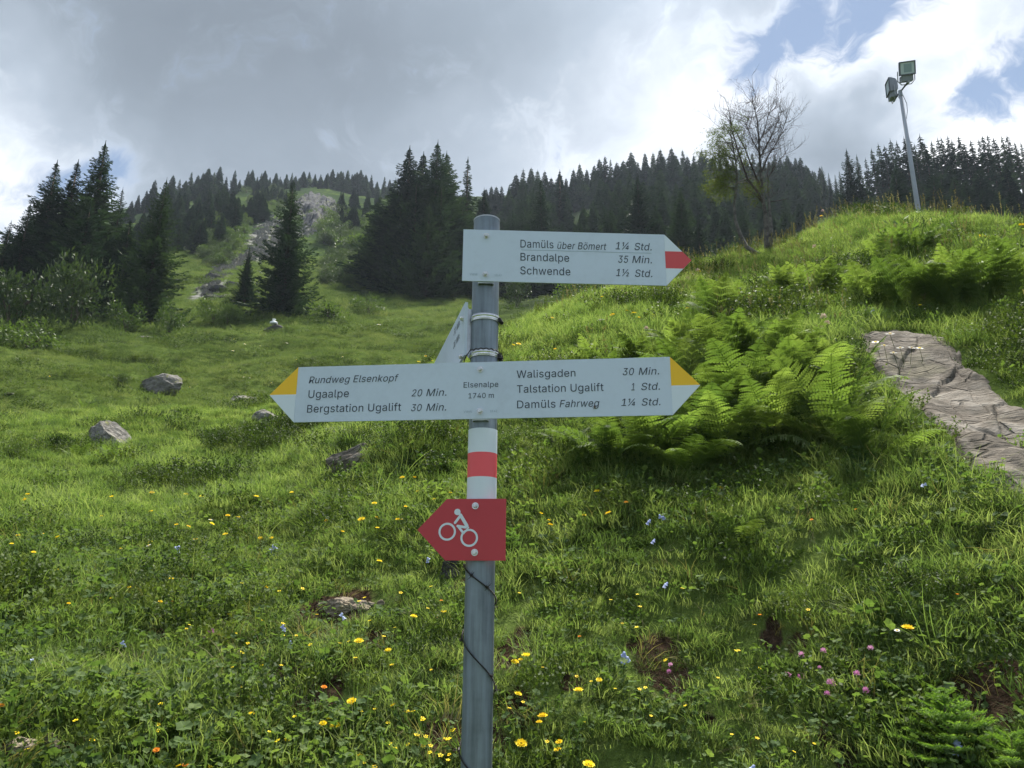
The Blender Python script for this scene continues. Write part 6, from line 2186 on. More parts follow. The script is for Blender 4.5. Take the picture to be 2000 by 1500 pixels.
# middle slope 5.5 - 14 m
x, y = field(5.5, 14, 170, seed=11)
hn, hb_ = heathness(x, y), herbness(x, y)
right = sat((x - 0.2) / 1.5)
x1, y1 = thin(x, y, np.where(hn > .40, .25, .9), 11)
scatter_object('short_grass', C_SHORT, 'short green grass on the knoll and the lower meadow', P3(x1, y1), usize(x1, y1, 1.2, 2.0, 12), 11, .2, .8)
x2, y2 = thin(x, y, (.22 + .4 * sat(fbm(x / .9, y / .9, 3, 54) * 2)) * (.5 + .5 * right), 12)
scatter_object('bushy_grass', C_MID, 'medium high grass on the knoll', P3(x2, y2), usize(x2, y2, .9, 1.5, 13), 12, .22)
x3, y3 = thin(x, y, .008 + right * .07 * sat((fbm(x / 1.3, y / 1.3, 3, 55) + .05) * 2), 13)
scatter_object('tall_grass', C_LONG, 'long grass fringing the knoll', P3(x3, y3), usize(x3, y3, .6, 1.15, 14), 13, .2)
x4, y4 = thin(x, y, .06 + .34 * sat(hb_ * 2), 14)
scatter_object('herb_leaves', C_HERB, 'leafy herbs on the knoll', P3(x4, y4), usize(x4, y4, .9, 1.6, 15), 14, .15)
x5, y5 = thin(x, y, np.where(hn > .48 - .22 * right, .30, 0.004 + .01 * right), 15)
scatter_object('dwarf_shrub_cover', C_HEATH, 'dark dwarf shrubs on the knoll', P3(x5, y5), usize(x5, y5, .9, 1.7, 16), 15, .2)
r = np.hypot(x, y)
x6, y6 = thin(x, y, right * np.where((r > 8.2) & (r < 12.5), .085, .022), 16)
scatter_object('seed_grass', C_SEED, 'thin straw-coloured grass stalks with seed heads along the knoll top', P3(x6, y6), usize(x6, y6, .6, 1.1, 17), 16, .1)
# meadow 14 - 75 m
x, y = field(14, 34, 34, seed=21)
x1, y1 = thin(x, y, .9, 21)
scatter_object('meadow_grass', C_FARG, 'grass of the middle meadow', P3(x1, y1), usize(x1, y1, .45, .95, 22), 21, .12, .62)
hn = fbm(x / 3, y / 2.2, 3, 97)
x5, y5 = thin(x, y, np.where(hn > .36, .40, .02), 22)
scatter_object('dwarf_shrub_cover', C_HEATH, 'dark dwarf shrub patches in the middle meadow', P3(x5, y5), usize(x5, y5, 1.6, 3.2, 23), 22, .12, .5)
x, y = field(30, 62, 3.0, seed=35)
x5, y5 = thin(x, y, np.where((fbm(x / 6, y / 4, 3, 98) > .22) & (np.arctan2(x, y) < -.03), .6, .01), 36)
scatter_object('dwarf_shrub_cover', C_HEATH, 'dark dwarf shrub patches in the far meadow', P3(x5, y5), usize(x5, y5, 3.0, 6.0, 37), 37, .12, .5)
x, y = field(34, 80, 7.5, seed=31)
x, y = thin(x, y, np.where(np.arctan2(x, y) > -.06, .04, 1.0) * (rubble_amount(x, y) < .3), 31)
scatter_object('meadow_grass', C_FARG, 'grass of the far meadow below the spruces', P3(x, y), usize(x, y, 1.0, 1.9, 32), 31, .1, .55)

# ------------------------------------------------------------------ ferns
def frond_mesh(seed, L=.72, arch=.9, twist=.0, pairs=26):
    """fern frond: arching midrib with two rows of toothed leaflets, longest a third of the way up"""
    q = random.Random(seed)
    mb = MB()
    ribs = []
    n = 40
    p = Vector((0, 0, 0)); ang = math.radians(88)
    for i in range(n + 1):
        ribs.append((p.copy(), ang))
        t = i / n
        ang -= arch * (0.4 + 1.5 * t * t) / n * 1.25
        p = p + Vector((0, math.cos(ang), math.sin(ang))) * L / n
    mb.tube([r_[0] for r_ in ribs[::4]], [.0030 * (1 - .8 * i / 10) + .0004 for i in range(len(ribs[::4]))], 4, cap=False)
    for k in range(pairs):
        t = .14 + .86 * (k / pairs) ** .95
        i = min(int(t * n), n - 1)
        c, a = ribs[i]
        tan = Vector((0, math.cos(a), math.sin(a)))
        nrm = Vector((0, -math.sin(a), math.cos(a)))
        ln = L * .24 * (math.sin(min(1, (t - .05) / .42) * math.pi / 2) if t < .47 else (1 - (t - .47) / .53) ** .85) + .006
        for sg in (-1, 1):
            l = ln * q.uniform(.88, 1.08)
            side = Vector((sg, 0, 0))
            d = (side * .93 + tan * .36 + nrm * q.uniform(-.08, .12)).normalized()
            w = L * .030 * (1 - .35 * t) * 1.15
            m_ = 7
            pts_ = []
            for j in range(m_ + 1):
                s = j / m_
                droop = -nrm * l * .22 * s * s + nrm * l * .05 * math.sin(s * 3.1)
                pts_.append(c + d * l * s + droop)
            up_, dn_ = [], []
            for j in range(m_):
                s = j / m_
                ww = w * (1 - s) ** .7
                base = pts_[j].lerp(pts_[j + 1], .12)
                tipp = pts_[j].lerp(pts_[j + 1], .95)
                mb.add([pts_[j], tipp + tan * ww * .95 + nrm * ww * .1, pts_[j + 1]], ((0, 2, 1),))
                mb.add([pts_[j], tipp - tan * ww * .75 + nrm * ww * .1, pts_[j + 1]], ((0, 1, 2),))
                mb.add([base, pts_[j + 1], tipp + tan * ww * .95 + nrm * ww * .1, pts_[j].lerp(pts_[j + 1], .3) + tan * ww * .8], ((0, 1, 2, 3),))
                mb.add([base, pts_[j].lerp(pts_[j + 1], .3) - tan * ww * .65, tipp - tan * ww * .75 + nrm * ww * .1, pts_[j + 1]], ((0, 1, 2, 3),))
    return mb


FROND = [frond_mesh(600 + i, .72, a).mesh('fern_frond', L_FERN) for i, a in enumerate((.7, .95, 1.2, 1.45, 1.05, 1.75))]


def fern(p, size, label, group=None, n=11, upright=.35, seed=0, face=None):
    q = random.Random(seed)
    e = thing('fern', label, 'fern', p, group)
    for i in range(n):
        o = link(bpy.data.objects.new('frond', q.choice(FROND)), e)
        az = 6.2832 * (i + q.uniform(-.3, .3)) / n if face is None else face + q.gauss(0, 1.1)
        til = q.uniform(.05, upright)
        s = size * q.uniform(.72, 1.1)
        o.scale = (s, s, s)
        o.rotation_euler = (Matrix.Rotation(az, 3, 'Z') @ Matrix.Rotation(-til, 3, 'X') @ Matrix.Rotation(q.gauss(0, .15), 3, 'Y')).to_euler()
        o.location = (.03 * math.cos(az + 1.57), .03 * math.sin(az + 1.57), -.01)
    return e


FERNS = [
    # u, v of the foot, frond length in photo px, fronds, label
    (1185, 905, 165, 9, 'fern at the lower left end of the big fern clump'),
    (1265, 900, 175, 11, 'fern in front of the big clump, below the right end of the lower board'),
    (1340, 925, 170, 11, 'lowest dark fern of the big clump with fronds hanging down the bank'),
    (1420, 890, 190, 11, 'fern in the dark middle of the big clump'),
    (1390, 820, 200, 10, 'fern directly behind the right arrow tip of the lower board'),
    (1460, 800, 210, 11, 'tall upright fern in the centre of the big clump'),
    (1510, 860, 180, 9, 'fern at the shaded right foot of the big clump'),
    (1420, 740, 170, 11, 'fern at the sunlit top of the big clump'),
    (1500, 740, 165, 10, 'fern at the upper right of the big clump'),
    (1340, 760, 150, 9, 'fern above the yellow arrow tip'),
    (1200, 745, 120, 9, 'light fern above the lower board, leftmost in its row'),
    (1260, 735, 130, 9, 'light fern above the word Talstation'),
    (1160, 720, 90, 7, 'small light fern with spread tips left in the row above the lower board'),
    (1320, 700, 110, 9, 'light fern above the right end of the lower board'),
    (1640, 870, 220, 10, 'broad-fronded fern standing alone below the rock slab'),
    (1600, 800, 190, 9, 'fern between the big clump and the lone broad one'),
    (1700, 905, 170, 8, 'smaller fern at the right foot of the lone broad one'),
    (1450, 1060, 100, 8, 'small fern alone in the dark grass below the big clump'),
    (1395, 640, 110, 10, 'yellow-green fern on the ledge right of the post'),
    (1425, 625, 95, 8, 'yellow-green fern just behind the one on the ledge'),
    (1380, 600, 80, 7, 'little fern by the dry stalks below the upper arrow tip'),
    (1530, 590, 95, 10, 'fern at the left end of the upper fern row'),
    (1580, 585, 95, 9, 'fern second from the left in the upper row'),
    (1635, 580, 90, 9, 'fern in the middle of the upper row, left half'),
    (1690, 595, 90, 8, 'fern by the dark hollow in the upper row'),
    (1770, 605, 125, 10, 'large fern of the upper row above the rock slab'),
    (1820, 600, 135, 10, 'tallest fern of the upper row above the rock slab'),
    (1870, 605, 120, 10, 'fern right of the tallest one in the upper row'),
    (1925, 600, 125, 10, 'spreading fern near the right edge in the upper row'),
    (1985, 595, 130, 9, 'fern cut by the right edge of the picture'),
    (1790, 500, 70, 9, 'feathery fern high on the knoll'),
    (1720, 520, 60, 8, 'small fern on the knoll below the crest'),
    (1120, 880, 110, 8, 'small fern at the far left foot of the big clump beside the post'), (1230, 850, 150, 10, 'dark fern just under the lower board, left of the arrow tip'),
    (1290, 860, 160, 10, 'dark fern just under the arrow end of the lower board'), (1370, 870, 160, 10, 'fern low in the clump between two darker ones'),
    (1550, 800, 170, 10, 'fern in the gap right of the tall central one'), (1560, 720, 120, 9, 'light fern at the top right of the clump near the slab'),
    (1620, 740, 100, 8, 'light fern by the grassy edge of the slab'), (1470, 690, 110, 9, 'light fern at the very top of the clump'), (1380, 690, 110, 9, 'light fern at the top of the clump, left of the highest'),
    (1500, 615, 80, 8, 'small fern between the ledge ferns and the upper row'), (1850, 560, 90, 8, 'fern behind the tallest one of the upper row'), (1950, 545, 90, 8, 'fern behind the spreading one at the right'),
    (215, 905, 50, 7, 'small pale fern left on the meadow below the lichen-covered boulder'),
    (150, 900, 42, 6, 'tiny pale fern at the left of the meadow'),
    (510, 800, 30, 6, 'tiny fern near the left arrow tip'),
    (590, 842, 40, 7, 'small yellow-green fern just below the left end of the lower board'),
    (165, 800, 30, 6, 'small fern above the lichen-covered boulder'),
]
for i, (u, v, px_, n, lab) in enumerate(FERNS):
    p = hit(u, v, 1.8)
    k = (p - CAMV).length / F_PX
    hi_ = v < 660 and u > 1300
    fern(p, px_ * k * (.92 if hi_ else .84) / .66, lab, None, n + (0 if hi_ else 1), .5 if hi_ else (.55 if v < 800 else .95), 700 + i)

# ------------------------------------------------------------------ flowers
M_YFL = leaf_mat('yellow_petal', (0.82, 0.56, 0.012), (0.88, 0.66, 0.018), (0.92, 0.74, 0.03), .25, 3.0, tmul=(1, 1, .8))
M_OFL = leaf_mat('orange_petal', (0.72, 0.22, 0.02), (0.80, 0.30, 0.025), (0.84, 0.40, 0.04), .25, 3.0, tmul=(1, 1, .8))
M_BFL = leaf_mat('blue_petal', (0.36, 0.42, 0.70), (0.44, 0.50, 0.76), (0.56, 0.62, 0.84), .3, 3.0, tmul=(1, 1, 1))
M_PFL = leaf_mat('pink_petal', (0.48, 0.16, 0.36), (0.60, 0.26, 0.48), (0.72, 0.42, 0.58), .25, 3.0, tmul=(1, 1, 1))
M_WFL = leaf_mat('white_petal', (0.75, 0.75, 0.72), (0.82, 0.82, 0.80), (0.88, 0.88, 0.86), .25, 3.0, tmul=(1, 1, 1))
M_TFL = leaf_mat('faded_thistle_head', (0.42, 0.30, 0.27), (0.55, 0.40, 0.36), (0.66, 0.52, 0.48), .25, 3.0, tmul=(1, 1, 1))
M_STEM = leaf_mat('flower_stem', (0.05, 0.08, 0.02), (0.075, 0.11, 0.03), (0.10, 0.13, 0.04), .2, 3.0)


def daisy_head(seed, n, rad, inner, up=.25, layers=2, w=.16):
    q = random.Random(seed)
    mb = MB()
    for l_ in range(layers):
        rr = rad * (1 - .28 * l_)
        for k in range(n):
            a = 6.2832 * (k + .5 * l_) / n + q.gauss(0, .05)
            r1 = rr * q.uniform(.88, 1.06)
            d = Vector((math.cos(a), math.sin(a), 0)); s = Vector((-math.sin(a), math.cos(a), 0))
            z = .002 * l_ + up * rad * .3
            mb.quad(d * inner * .3 + Vector((0, 0, .001 * l_)), d * r1 * .7 + s * w * rr + Vector((0, 0, z)), d * r1 + Vector((0, 0, z * (1.2 + l_))), d * r1 * .7 - s * w * rr + Vector((0, 0, z)))
    return mb


def stem_mb(h, bend=.02):
    mb = MB()
    mb.tube([(bend * .6, bend, -h), (bend, bend * .4, -h * .5), (0, 0, -.002)], [.0016, .0013, .0011], 4, cap=False)
    return mb


def disc(r_, h, n=10):
    mb = MB()
    mb.tube([(0, 0, 0), (0, 0, h * .6), (0, 0, h)], [r_, r_, r_ * .55], n)
    return mb


def bell_mb():
    mb = MB()
    prof = [(.0035, 0), (.0065, -.004), (.0075, -.010), (.0095, -.016), (.0125, -.019)]
    n = 10
    vs = []
    for j, (r_, z) in enumerate(prof):
        for k in range(n):
            rr = r_ * (1.12 if (k % 2 == 0 and j == len(prof) - 1) else 1)
            vs.append((rr * math.cos(6.2832 * k / n), rr * math.sin(6.2832 * k / n), z - (.003 if (k % 2 == 0 and j == len(prof) - 1) else 0)))
    fs = [(j * n + k, j * n + (k + 1) % n, (j + 1) * n + (k + 1) % n, (j + 1) * n + k) for j in range(len(prof) - 1) for k in range(n)]
    mb.add(vs, fs + [tuple(range(n))])
    return mb


def clover_mb(seed):
    q = random.Random(seed)
    mb = MB()
    for k in range(46):
        z = q.uniform(-.2, 1)
        a = q.uniform(0, 6.28)
        rr = math.sqrt(max(0, 1 - z * z))
        d = Vector((rr * math.cos(a), rr * math.sin(a), z))
        s = d.cross(Vector((q.gauss(0, 1), q.gauss(0, 1), 1))).normalized()
        c = d * .004
        mb.quad(c, d * .011 + s * .0016 + Vector((0, 0, .002)), d * .0145 + Vector((0, 0, .004)), d * .011 - s * .0016 + Vector((0, 0, .002)))
    return mb


ME_DAND = [daisy_head(800 + i, 18, .018, .01).mesh('dandelion_head', M_YFL) for i in range(3)]
ME_DANDO = [daisy_head(805 + i, 16, .016, .01).mesh('hawkweed_head', M_OFL) for i in range(2)]
ME_YDISC = disc(.006, .004).mesh('flower_disc', M_OFL)
ME_STEM = [stem_mb(h).mesh('flower_stem', M_STEM) for h in (.09, .13, .18)]
ME_STEML = [stem_mb(h, .03).mesh('flower_stem', M_STEM) for h in (.26, .34)]
ME_DAISY = daisy_head(820, 16, .020, .008, .05, 1, .13).mesh('daisy_petals', M_WFL)
ME_DDISC = disc(.007, .004).mesh('daisy_disc', M_YFL)
ME_BELL = bell_mb().mesh('bell_blossom', M_BFL)
ME_CLOV = clover_mb(830).mesh('clover_blossom', M_PFL)
ME_THIS = clover_mb(831).mesh('thistle_blossom', M_TFL)
ME_SMALL = daisy_head(840, 5, .008, .004, .3, 1, .35).mesh('small_blossom', M_YFL)
FC = {}


def flower(kind, u, v, px_, label=None, group=None, q=random.Random(77), lift=.07, yoff=None):
    """(u, v): the blossom, px_: its width in photo pixels"""
    foot = hit(u, v + (10 if kind in ('daisy', 'thistle', 'arnica') else 6), 1.7)
    r = math.hypot(foot.x, foot.y)
    a, t = azel(u, v)
    rr = r * (.955 if r < 7 else .975)
    p = Vector((rr * math.sin(a), rr * math.cos(a), CAMZ + t * rr))
    dist = (p - CAMV).length
    w = (.95 if kind == 'orange' else 1.2) * px_ * dist / F_PX
    g0 = float(ground_z(p.x, p.y))
    if p.z < g0 + .04:
        p.z = g0 + .05
    nm, cat, base_w = {'dandelion': ('dandelion', 'flower', .036), 'orange': ('hawkweed', 'flower', .032), 'daisy': ('daisy', 'flower', .040), 'bell': ('bellflower', 'flower', .042),
                       'clover': ('clover', 'flower', .034), 'thistle': ('thistle', 'flower', .029), 'arnica': ('arnica', 'flower', .036), 'small': ('buttercup', 'flower', .018)}[kind]
    e = thing(nm, label, cat, p, group)
    k = w / base_w
    e.rotation_euler = (q.uniform(.05, .55), q.gauss(0, .18), q.uniform(-.5, .5))
    e.scale = (k, k, k)
    st = q.choice(ME_STEML if kind in ('arnica', 'daisy', 'thistle') else ME_STEM)
    so_ = link(bpy.data.objects.new('stem', st), e)
    zs_ = min(2.5, max(.35, (p.z - g0 + .03) / (k * (.3 if st in ME_STEML else .13))))
    so_.scale = (1, 1, zs_)
    if kind in ('dandelion', 'arnica'):
        link(bpy.data.objects.new('blossom', q.choice(ME_DAND)), e)
    elif kind == 'orange':
        link(bpy.data.objects.new('blossom', q.choice(ME_DANDO)), e)
    elif kind == 'daisy':
        link(bpy.data.objects.new('petals', ME_DAISY), e)
        link(bpy.data.objects.new('disc', ME_DDISC), e)
    elif kind == 'small':
        link(bpy.data.objects.new('blossom', ME_SMALL), e)
    elif kind == 'bell':
        for j in range(2 if px_ < 15 else 3):
            b_ = link(bpy.data.objects.new('blossom', ME_BELL), e)
            b_.location = (q.uniform(-.012, .012), q.uniform(-.01, .0), .004 - .018 * j)
            b_.rotation_euler = (q.uniform(-.6, .2), q.gauss(0, .5), 0)
    elif kind == 'clover':
        link(bpy.data.objects.new('blossom', ME_CLOV), e)
    elif kind == 'thistle':
        link(bpy.data.objects.new('blossom', ME_THIS), e)
    return e


FL = [  # u, v, width px, kind, label (None: one of its group)
    (1018, 1452, 20, 'dandelion', 'yellow dandelion right of the post foot, largest of the cluster there'), (1150, 1493, 20, 'dandelion', 'yellow dandelion at the bottom edge right of the post'),
    (1060, 1398, 17, 'dandelion', 'bright yellow dandelion above the one by the post foot'), (1053, 1410, 11, 'dandelion', 'smaller bloom touching the bright yellow dandelion right of the post'),
    (1130, 1348, 17, 'dandelion', 'yellow dandelion beside a soil hole right of the post'), (1028, 1280, 17, 'dandelion', 'yellow dandelion over the dark soil hollow right of the post'),
    (1006, 1293, 15, 'dandelion', 'yellow dandelion left of the one over the soil hollow'), (1017, 1288, 8, 'dandelion', 'tiny yellow bloom between the two over the soil hollow'),
    (1012, 1355, 13, 'dandelion', 'yellow-orange dandelion above dark soil near the post'), (1092, 1449, 12, 'dandelion', 'pale yellow bloom, upper of a pair near the bottom edge'),
    (1089, 1464, 13, 'dandelion', 'pale yellow bloom, lower of a pair near the bottom edge'), (1170, 1328, 11, 'dandelion', 'small yellow bloom on a long stem right of the post'),
    (1167, 960, 14, 'dandelion', 'yellow dandelion in the shade just below the ferns'), (1188, 1002, 13, 'dandelion', 'yellow dandelion under the ferns, right of three small ones'),
    (1407, 953, 11, 'dandelion', 'single yellow bloom below the hanging fern fronds'), (1773, 1226, 18, 'dandelion', 'yellow dandelion alone on the right of the bank'),
    (1057, 1003, 9, 'dandelion', 'small yellow bloom right of the bicycle sign'), (1075, 1025, 11, 'dandelion', 'yellow bloom low in the group right of the bicycle sign'), (1141, 1006, 9, 'dandelion', 'faint yellow bloom between two dandelions below the ferns'),
    (1072, 1016, 7, 'dandelion', 'tiny yellow bloom in the group right of the bicycle sign'),
    (654, 1418, 20, 'dandelion', 'large yellow dandelion at the lower left, right bloom of a pair'), (631, 1413, 13, 'dandelion', 'smaller dandelion left of the large one at the lower left'),
    (687, 1369, 16, 'dandelion', 'yellow dandelion above the pair at the lower left'), (701, 1252, 16, 'dandelion', 'orange-yellow dandelion beside the dark soil hole left of the post'),
    (758, 1270, 13, 'dandelion', 'yellow dandelion right of the dark soil hole left of the post'), (808, 1204, 13, 'dandelion', 'yellow dandelion between the tan rock and the post'),
    (867, 1195, 12, 'dandelion', 'yellow dandelion close to the left side of the post'), (741, 1096, 11, 'dandelion', 'yellow dandelion lower left of the bicycle sign tip'),
    (706, 1014, 13, 'dandelion', 'yellow dandelion left of the bicycle sign tip'), (737, 1011, 9, 'dandelion', 'small yellow bloom next to the dandelion left of the sign tip'), (737, 1031, 8, 'dandelion', 'small yellow bloom under the dandelion left of the sign tip'),
    (491, 1395, 12, 'dandelion', 'yellow dandelion over a small soil hole at the lower left'), (767, 1378, 11, 'dandelion', 'yellow bloom at the left of the post foot'), (519, 1147, 10, 'dandelion', 'yellow bloom in the leafy herbs of the left bank'),
    (633, 1342, 13, 'orange', 'orange hawkweed over the soil crack at the lower left'), (305, 1465, 13, 'orange', 'red-orange hawkweed at the bottom left'), (362, 1494, 12, 'orange', 'orange hawkweed at the bottom edge'), (349, 1496, 10, 'dandelion', 'yellow bloom beside the orange one at the bottom edge'),
    (1223, 981, 11, 'orange', 'orange hawkweed in the shade below the ferns'), (1672, 995, 8, 'orange', 'small orange bloom in the grass below the lone fern'), (1484, 1201, 9, 'orange', 'small orange bloom above the soil hollow on the bank'), (1132, 1243, 8, 'orange', 'small orange bloom right of the post, halfway down'),
    (1870, 1161, 8, 'orange', 'pale orange bloom on the right of the bank'), (1585, 1015, 8, 'orange', 'brownish orange bloom in the leaves right of the small fern'), (3, 1378, 11, 'orange', 'orange bloom at the left edge'),
    (862, 1173, 8, 'orange', 'tiny orange bloom close to the left of the post'), (856, 1207, 7, 'orange', 'faded orange bloom by the left of the post'), (336, 1174, 8, 'orange', 'orange bloom in the left bank above the herbs'),
    # bellflowers
    (349, 1067, 12, 'bell', 'pale blue bellflower on the sunny left slope'), (531, 1066, 15, 'bell', 'cluster of pale blue bellflowers left of the bicycle sign'), (555, 1221, 10, 'bell', 'pale blue bellflower by the soil hollow left of the tan rock'),
    (241, 1252, 9, 'bell', 'pale blue bellflower in the lower left grass'), (155, 1350, 9, 'bell', 'small pale blue bellflower at the lower left'), (671, 1198, 11, 'bell', 'pale blue bellflower in front of the tan rock'), (62, 1297, 8, 'bell', 'pale blue bellflower near the left edge'),
    (568, 1252, 9, 'bell', 'faded bellflower below the one by the soil hollow'), (835, 1089, 9, 'bell', 'pale bellflower just left of the dark rock by the post'),
    (1270, 1015, 10, 'bell', 'blue bellflower, left of the pair below the ferns'), (1289, 1005, 11, 'bell', 'blue bellflower, upper of the pair below the ferns'), (1277, 1053, 9, 'bell', 'blue bellflower below the pair under the ferns'), (1303, 1138, 10, 'bell', 'pale blue bellflower in the middle of the right bank'),
    (1223, 1274, 15, 'bell', 'large pale blue bellflower beside the dark hollow on the bank'), (1804, 942, 8, 'bell', 'blue bellflower under the rock slab'), (1862, 1440, 17, 'bell', 'blue bellflowers in front of the young spruce'), (1467, 1494, 14, 'bell', 'blue bellflower at the bottom edge'),
    (1484, 570, 10, 'bell', 'tall blue bellflower in the upper fern row'), (1487, 595, 9, 'bell', 'blue bellflower below the tall one in the upper fern row'), (1160, 690, 8, 'bell', 'blue bellflower above the row of light ferns'), (673, 832, 9, 'bell', 'pale bellflower just under the lower board'),
    (1702, 604, 8, 'bell', 'dark blue bellflower in the hollow of the upper fern row'), (1487, 635, 7, 'bell', 'small bellflower right of the pink thistle heads'), (1922, 458, 6, 'bell', 'small grey-blue bloom near the knoll crest'),
    # clover
    (1566, 1281, 13, 'clover', 'pink clover, uppermost of the loose group on the right'), (1608, 1273, 12, 'clover', 'pink clover at the upper right of its group'), (1700, 1268, 12, 'clover', 'pale pink clover farthest right above the dark shrub'), (1538, 1320, 14, 'clover', 'pink clover, leftmost of its group'),
    (1565, 1323, 13, 'clover', 'pink clover next to the leftmost one'), (1622, 1337, 17, 'clover', 'largest and darkest pink clover blossom'), (1674, 1318, 13, 'clover', 'pink clover right of the darkest one'), (1692, 1350, 13, 'clover', 'pink clover low on the right of its group'),
    (1616, 1357, 12, 'clover', 'pale clover just below the darkest one'), (1310, 1300, 10, 'clover', 'small pink clover beside the soil hollow, upper one'), (1307, 1313, 10, 'clover', 'small pink clover beside the soil hollow, lower one'), (1601, 1305, 8, 'clover', 'tiny pink clover in the middle of its group'),
    (412, 1236, 14, 'clover', 'pink clover left of the small beige stone'), (402, 1247, 10, 'clover', 'smaller pink clover left of the small beige stone'), (1865, 1467, 12, 'clover', 'pinkish clover under the bellflowers by the young spruce'),
    # daisies
    (1173, 625, 14, 'daisy', 'white daisy facing out on the knoll left of the ferns'), (1097, 608, 9, 'daisy', 'small white daisy on the knoll right of the post'), (1199, 609, 10, 'daisy', 'white daisy behind the one facing out'),
    (1797, 596, 13, 'daisy', 'white daisy above the rock slab'), (1738, 652, 15, 'daisy', 'white daisy on the upper end of the rock slab'), (1710, 668, 12, 'daisy', 'white daisy at the upper left corner of the rock slab'), (1727, 675, 12, 'daisy', 'white daisy second from the left on the rock slab'),
    (1758, 679, 12, 'daisy', 'white daisy in the middle of the slab top'), (1781, 679, 12, 'daisy', 'white daisy touching another on the slab top'), (1796, 680, 12, 'daisy', 'white daisy, right one of those on the slab top'), (1745, 689, 12, 'daisy', 'white daisy, lowest of those on the slab top'),
    (1996, 600, 9, 'daisy', 'white daisy at the right edge above the slab'), (1752, 1231, 9, 'daisy', 'small white bloom left of the lone yellow dandelion'), (290, 1065, 8, 'daisy', 'tiny white bloom on the sunny slope'), (411, 1015, 7, 'daisy', 'tiny pale bloom high on the sunny slope'),
    (740, 634, 8, 'daisy', 'tiny white bloom on the meadow under the dark spruces'), (77, 665, 8, 'daisy', 'tiny white bloom on the far left meadow'), (97, 735, 6, 'daisy', 'tiny white bloom left on the upper meadow'),
    # thistles and faded heads
    (1608, 621, 13, 'thistle', 'pale pink thistle head, upper one of three'), (1600, 640, 12, 'thistle', 'pale pink thistle head, lower one of three'), (1614, 632, 11, 'thistle', 'pale pink thistle head, right one of three'), (1399, 636, 12, 'thistle', 'pinkish seed head by the ledge fern'), (1262, 642, 8, 'thistle', 'brown seed head above the light ferns'),
    (1354, 540, 10, 'thistle', 'pink-white head left of the upper arrow tip, lowest'), (1362, 530, 9, 'thistle', 'pink-white head right under the upper arrow tip'), (1343, 545, 8, 'thistle', 'pink-white head against the forest by the arrow tip'), (1880, 390, 8, 'thistle', 'pink-brown head on the skyline of the knoll'),
    (1770, 378, 8, 'thistle', 'pale head left of the mast foot on the skyline'), (1772, 400, 7, 'thistle', 'lower pale head left of the mast foot'), (1900, 388, 8, 'thistle', 'brown head right of the mast on the skyline'), (1740, 402, 7, 'thistle', 'brown head on the skyline far left of the mast foot'),
    (1629, 390, 7, 'thistle', 'pale head on a tall stalk at the left end of the crest'), (1591, 483, 8, 'thistle', 'brown seed head in front of the crest'), (1108, 570, 7, 'thistle', 'pale head on the knoll edge behind the post'),
    # arnica on the knoll
    (1921, 465, 20, 'arnica', 'large orange-yellow arnica on the knoll at the right'), (1998, 420, 14, 'arnica', 'yellow arnica cut by the right edge on the crest'), (1996, 440, 12, 'arnica', 'yellow arnica under the one cut by the right edge'),
    (1078, 621, 8, 'arnica', 'yellow bloom on the knoll close to the post'), (1176, 580, 8, 'arnica', 'yellow bloom right under the upper board'), (1196, 615, 10, 'arnica', 'yellow bloom left in the row on the knoll'), (1225, 607, 7, 'arnica', 'small yellow bloom in the row on the knoll'),
    (1238, 612, 11, 'arnica', 'yellow bloom in the middle of the row on the knoll'), (1247, 620, 8, 'arnica', 'yellow bloom below the middle one of the row on the knoll'), (1262, 614, 8, 'arnica', 'yellow bloom right of the middle in the row on the knoll'), (1275, 615, 9, 'arnica', 'yellow bloom, last but one of the row on the knoll'), (1277, 619, 9, 'arnica', 'yellow bloom at the right end of the row on the knoll'),
    (1343, 602, 9, 'arnica', 'yellow bloom by the dry stalks on the knoll'), (1584, 556, 8, 'arnica', 'yellow bloom in the upper fern row, left of two'), (1598, 558, 8, 'arnica', 'yellow bloom in the upper fern row, right of two'), (1604, 422, 6, 'arnica', 'tiny yellow bloom on a tall stalk at the crest'),
    (1013, 672, 10, 'arnica', 'yellow bloom right of the clamp'), (1003, 674, 7, 'arnica', 'tiny yellow bloom beside the one right of the clamp'), (1084, 682, 8, 'arnica', 'yellow bloom above the word Walisgaden'), (1365, 530, 8, 'arnica', 'orange-yellow bloom beside the pink-white heads'),
    (818, 707, 7, 'arnica', 'yellow bloom on the meadow left of the third board'), (832, 696, 7, 'arnica', 'yellow bloom touching the edge of the third board'), (845, 705, 6, 'arnica', 'yellow bloom low by the third board'), (1935, 568, 8, 'arnica', 'yellow bloom among the ferns at the right'),
]
for (u, v, w, kd, lab) in FL:
    flower(kd, u, v, w, lab)
qf = random.Random(21)
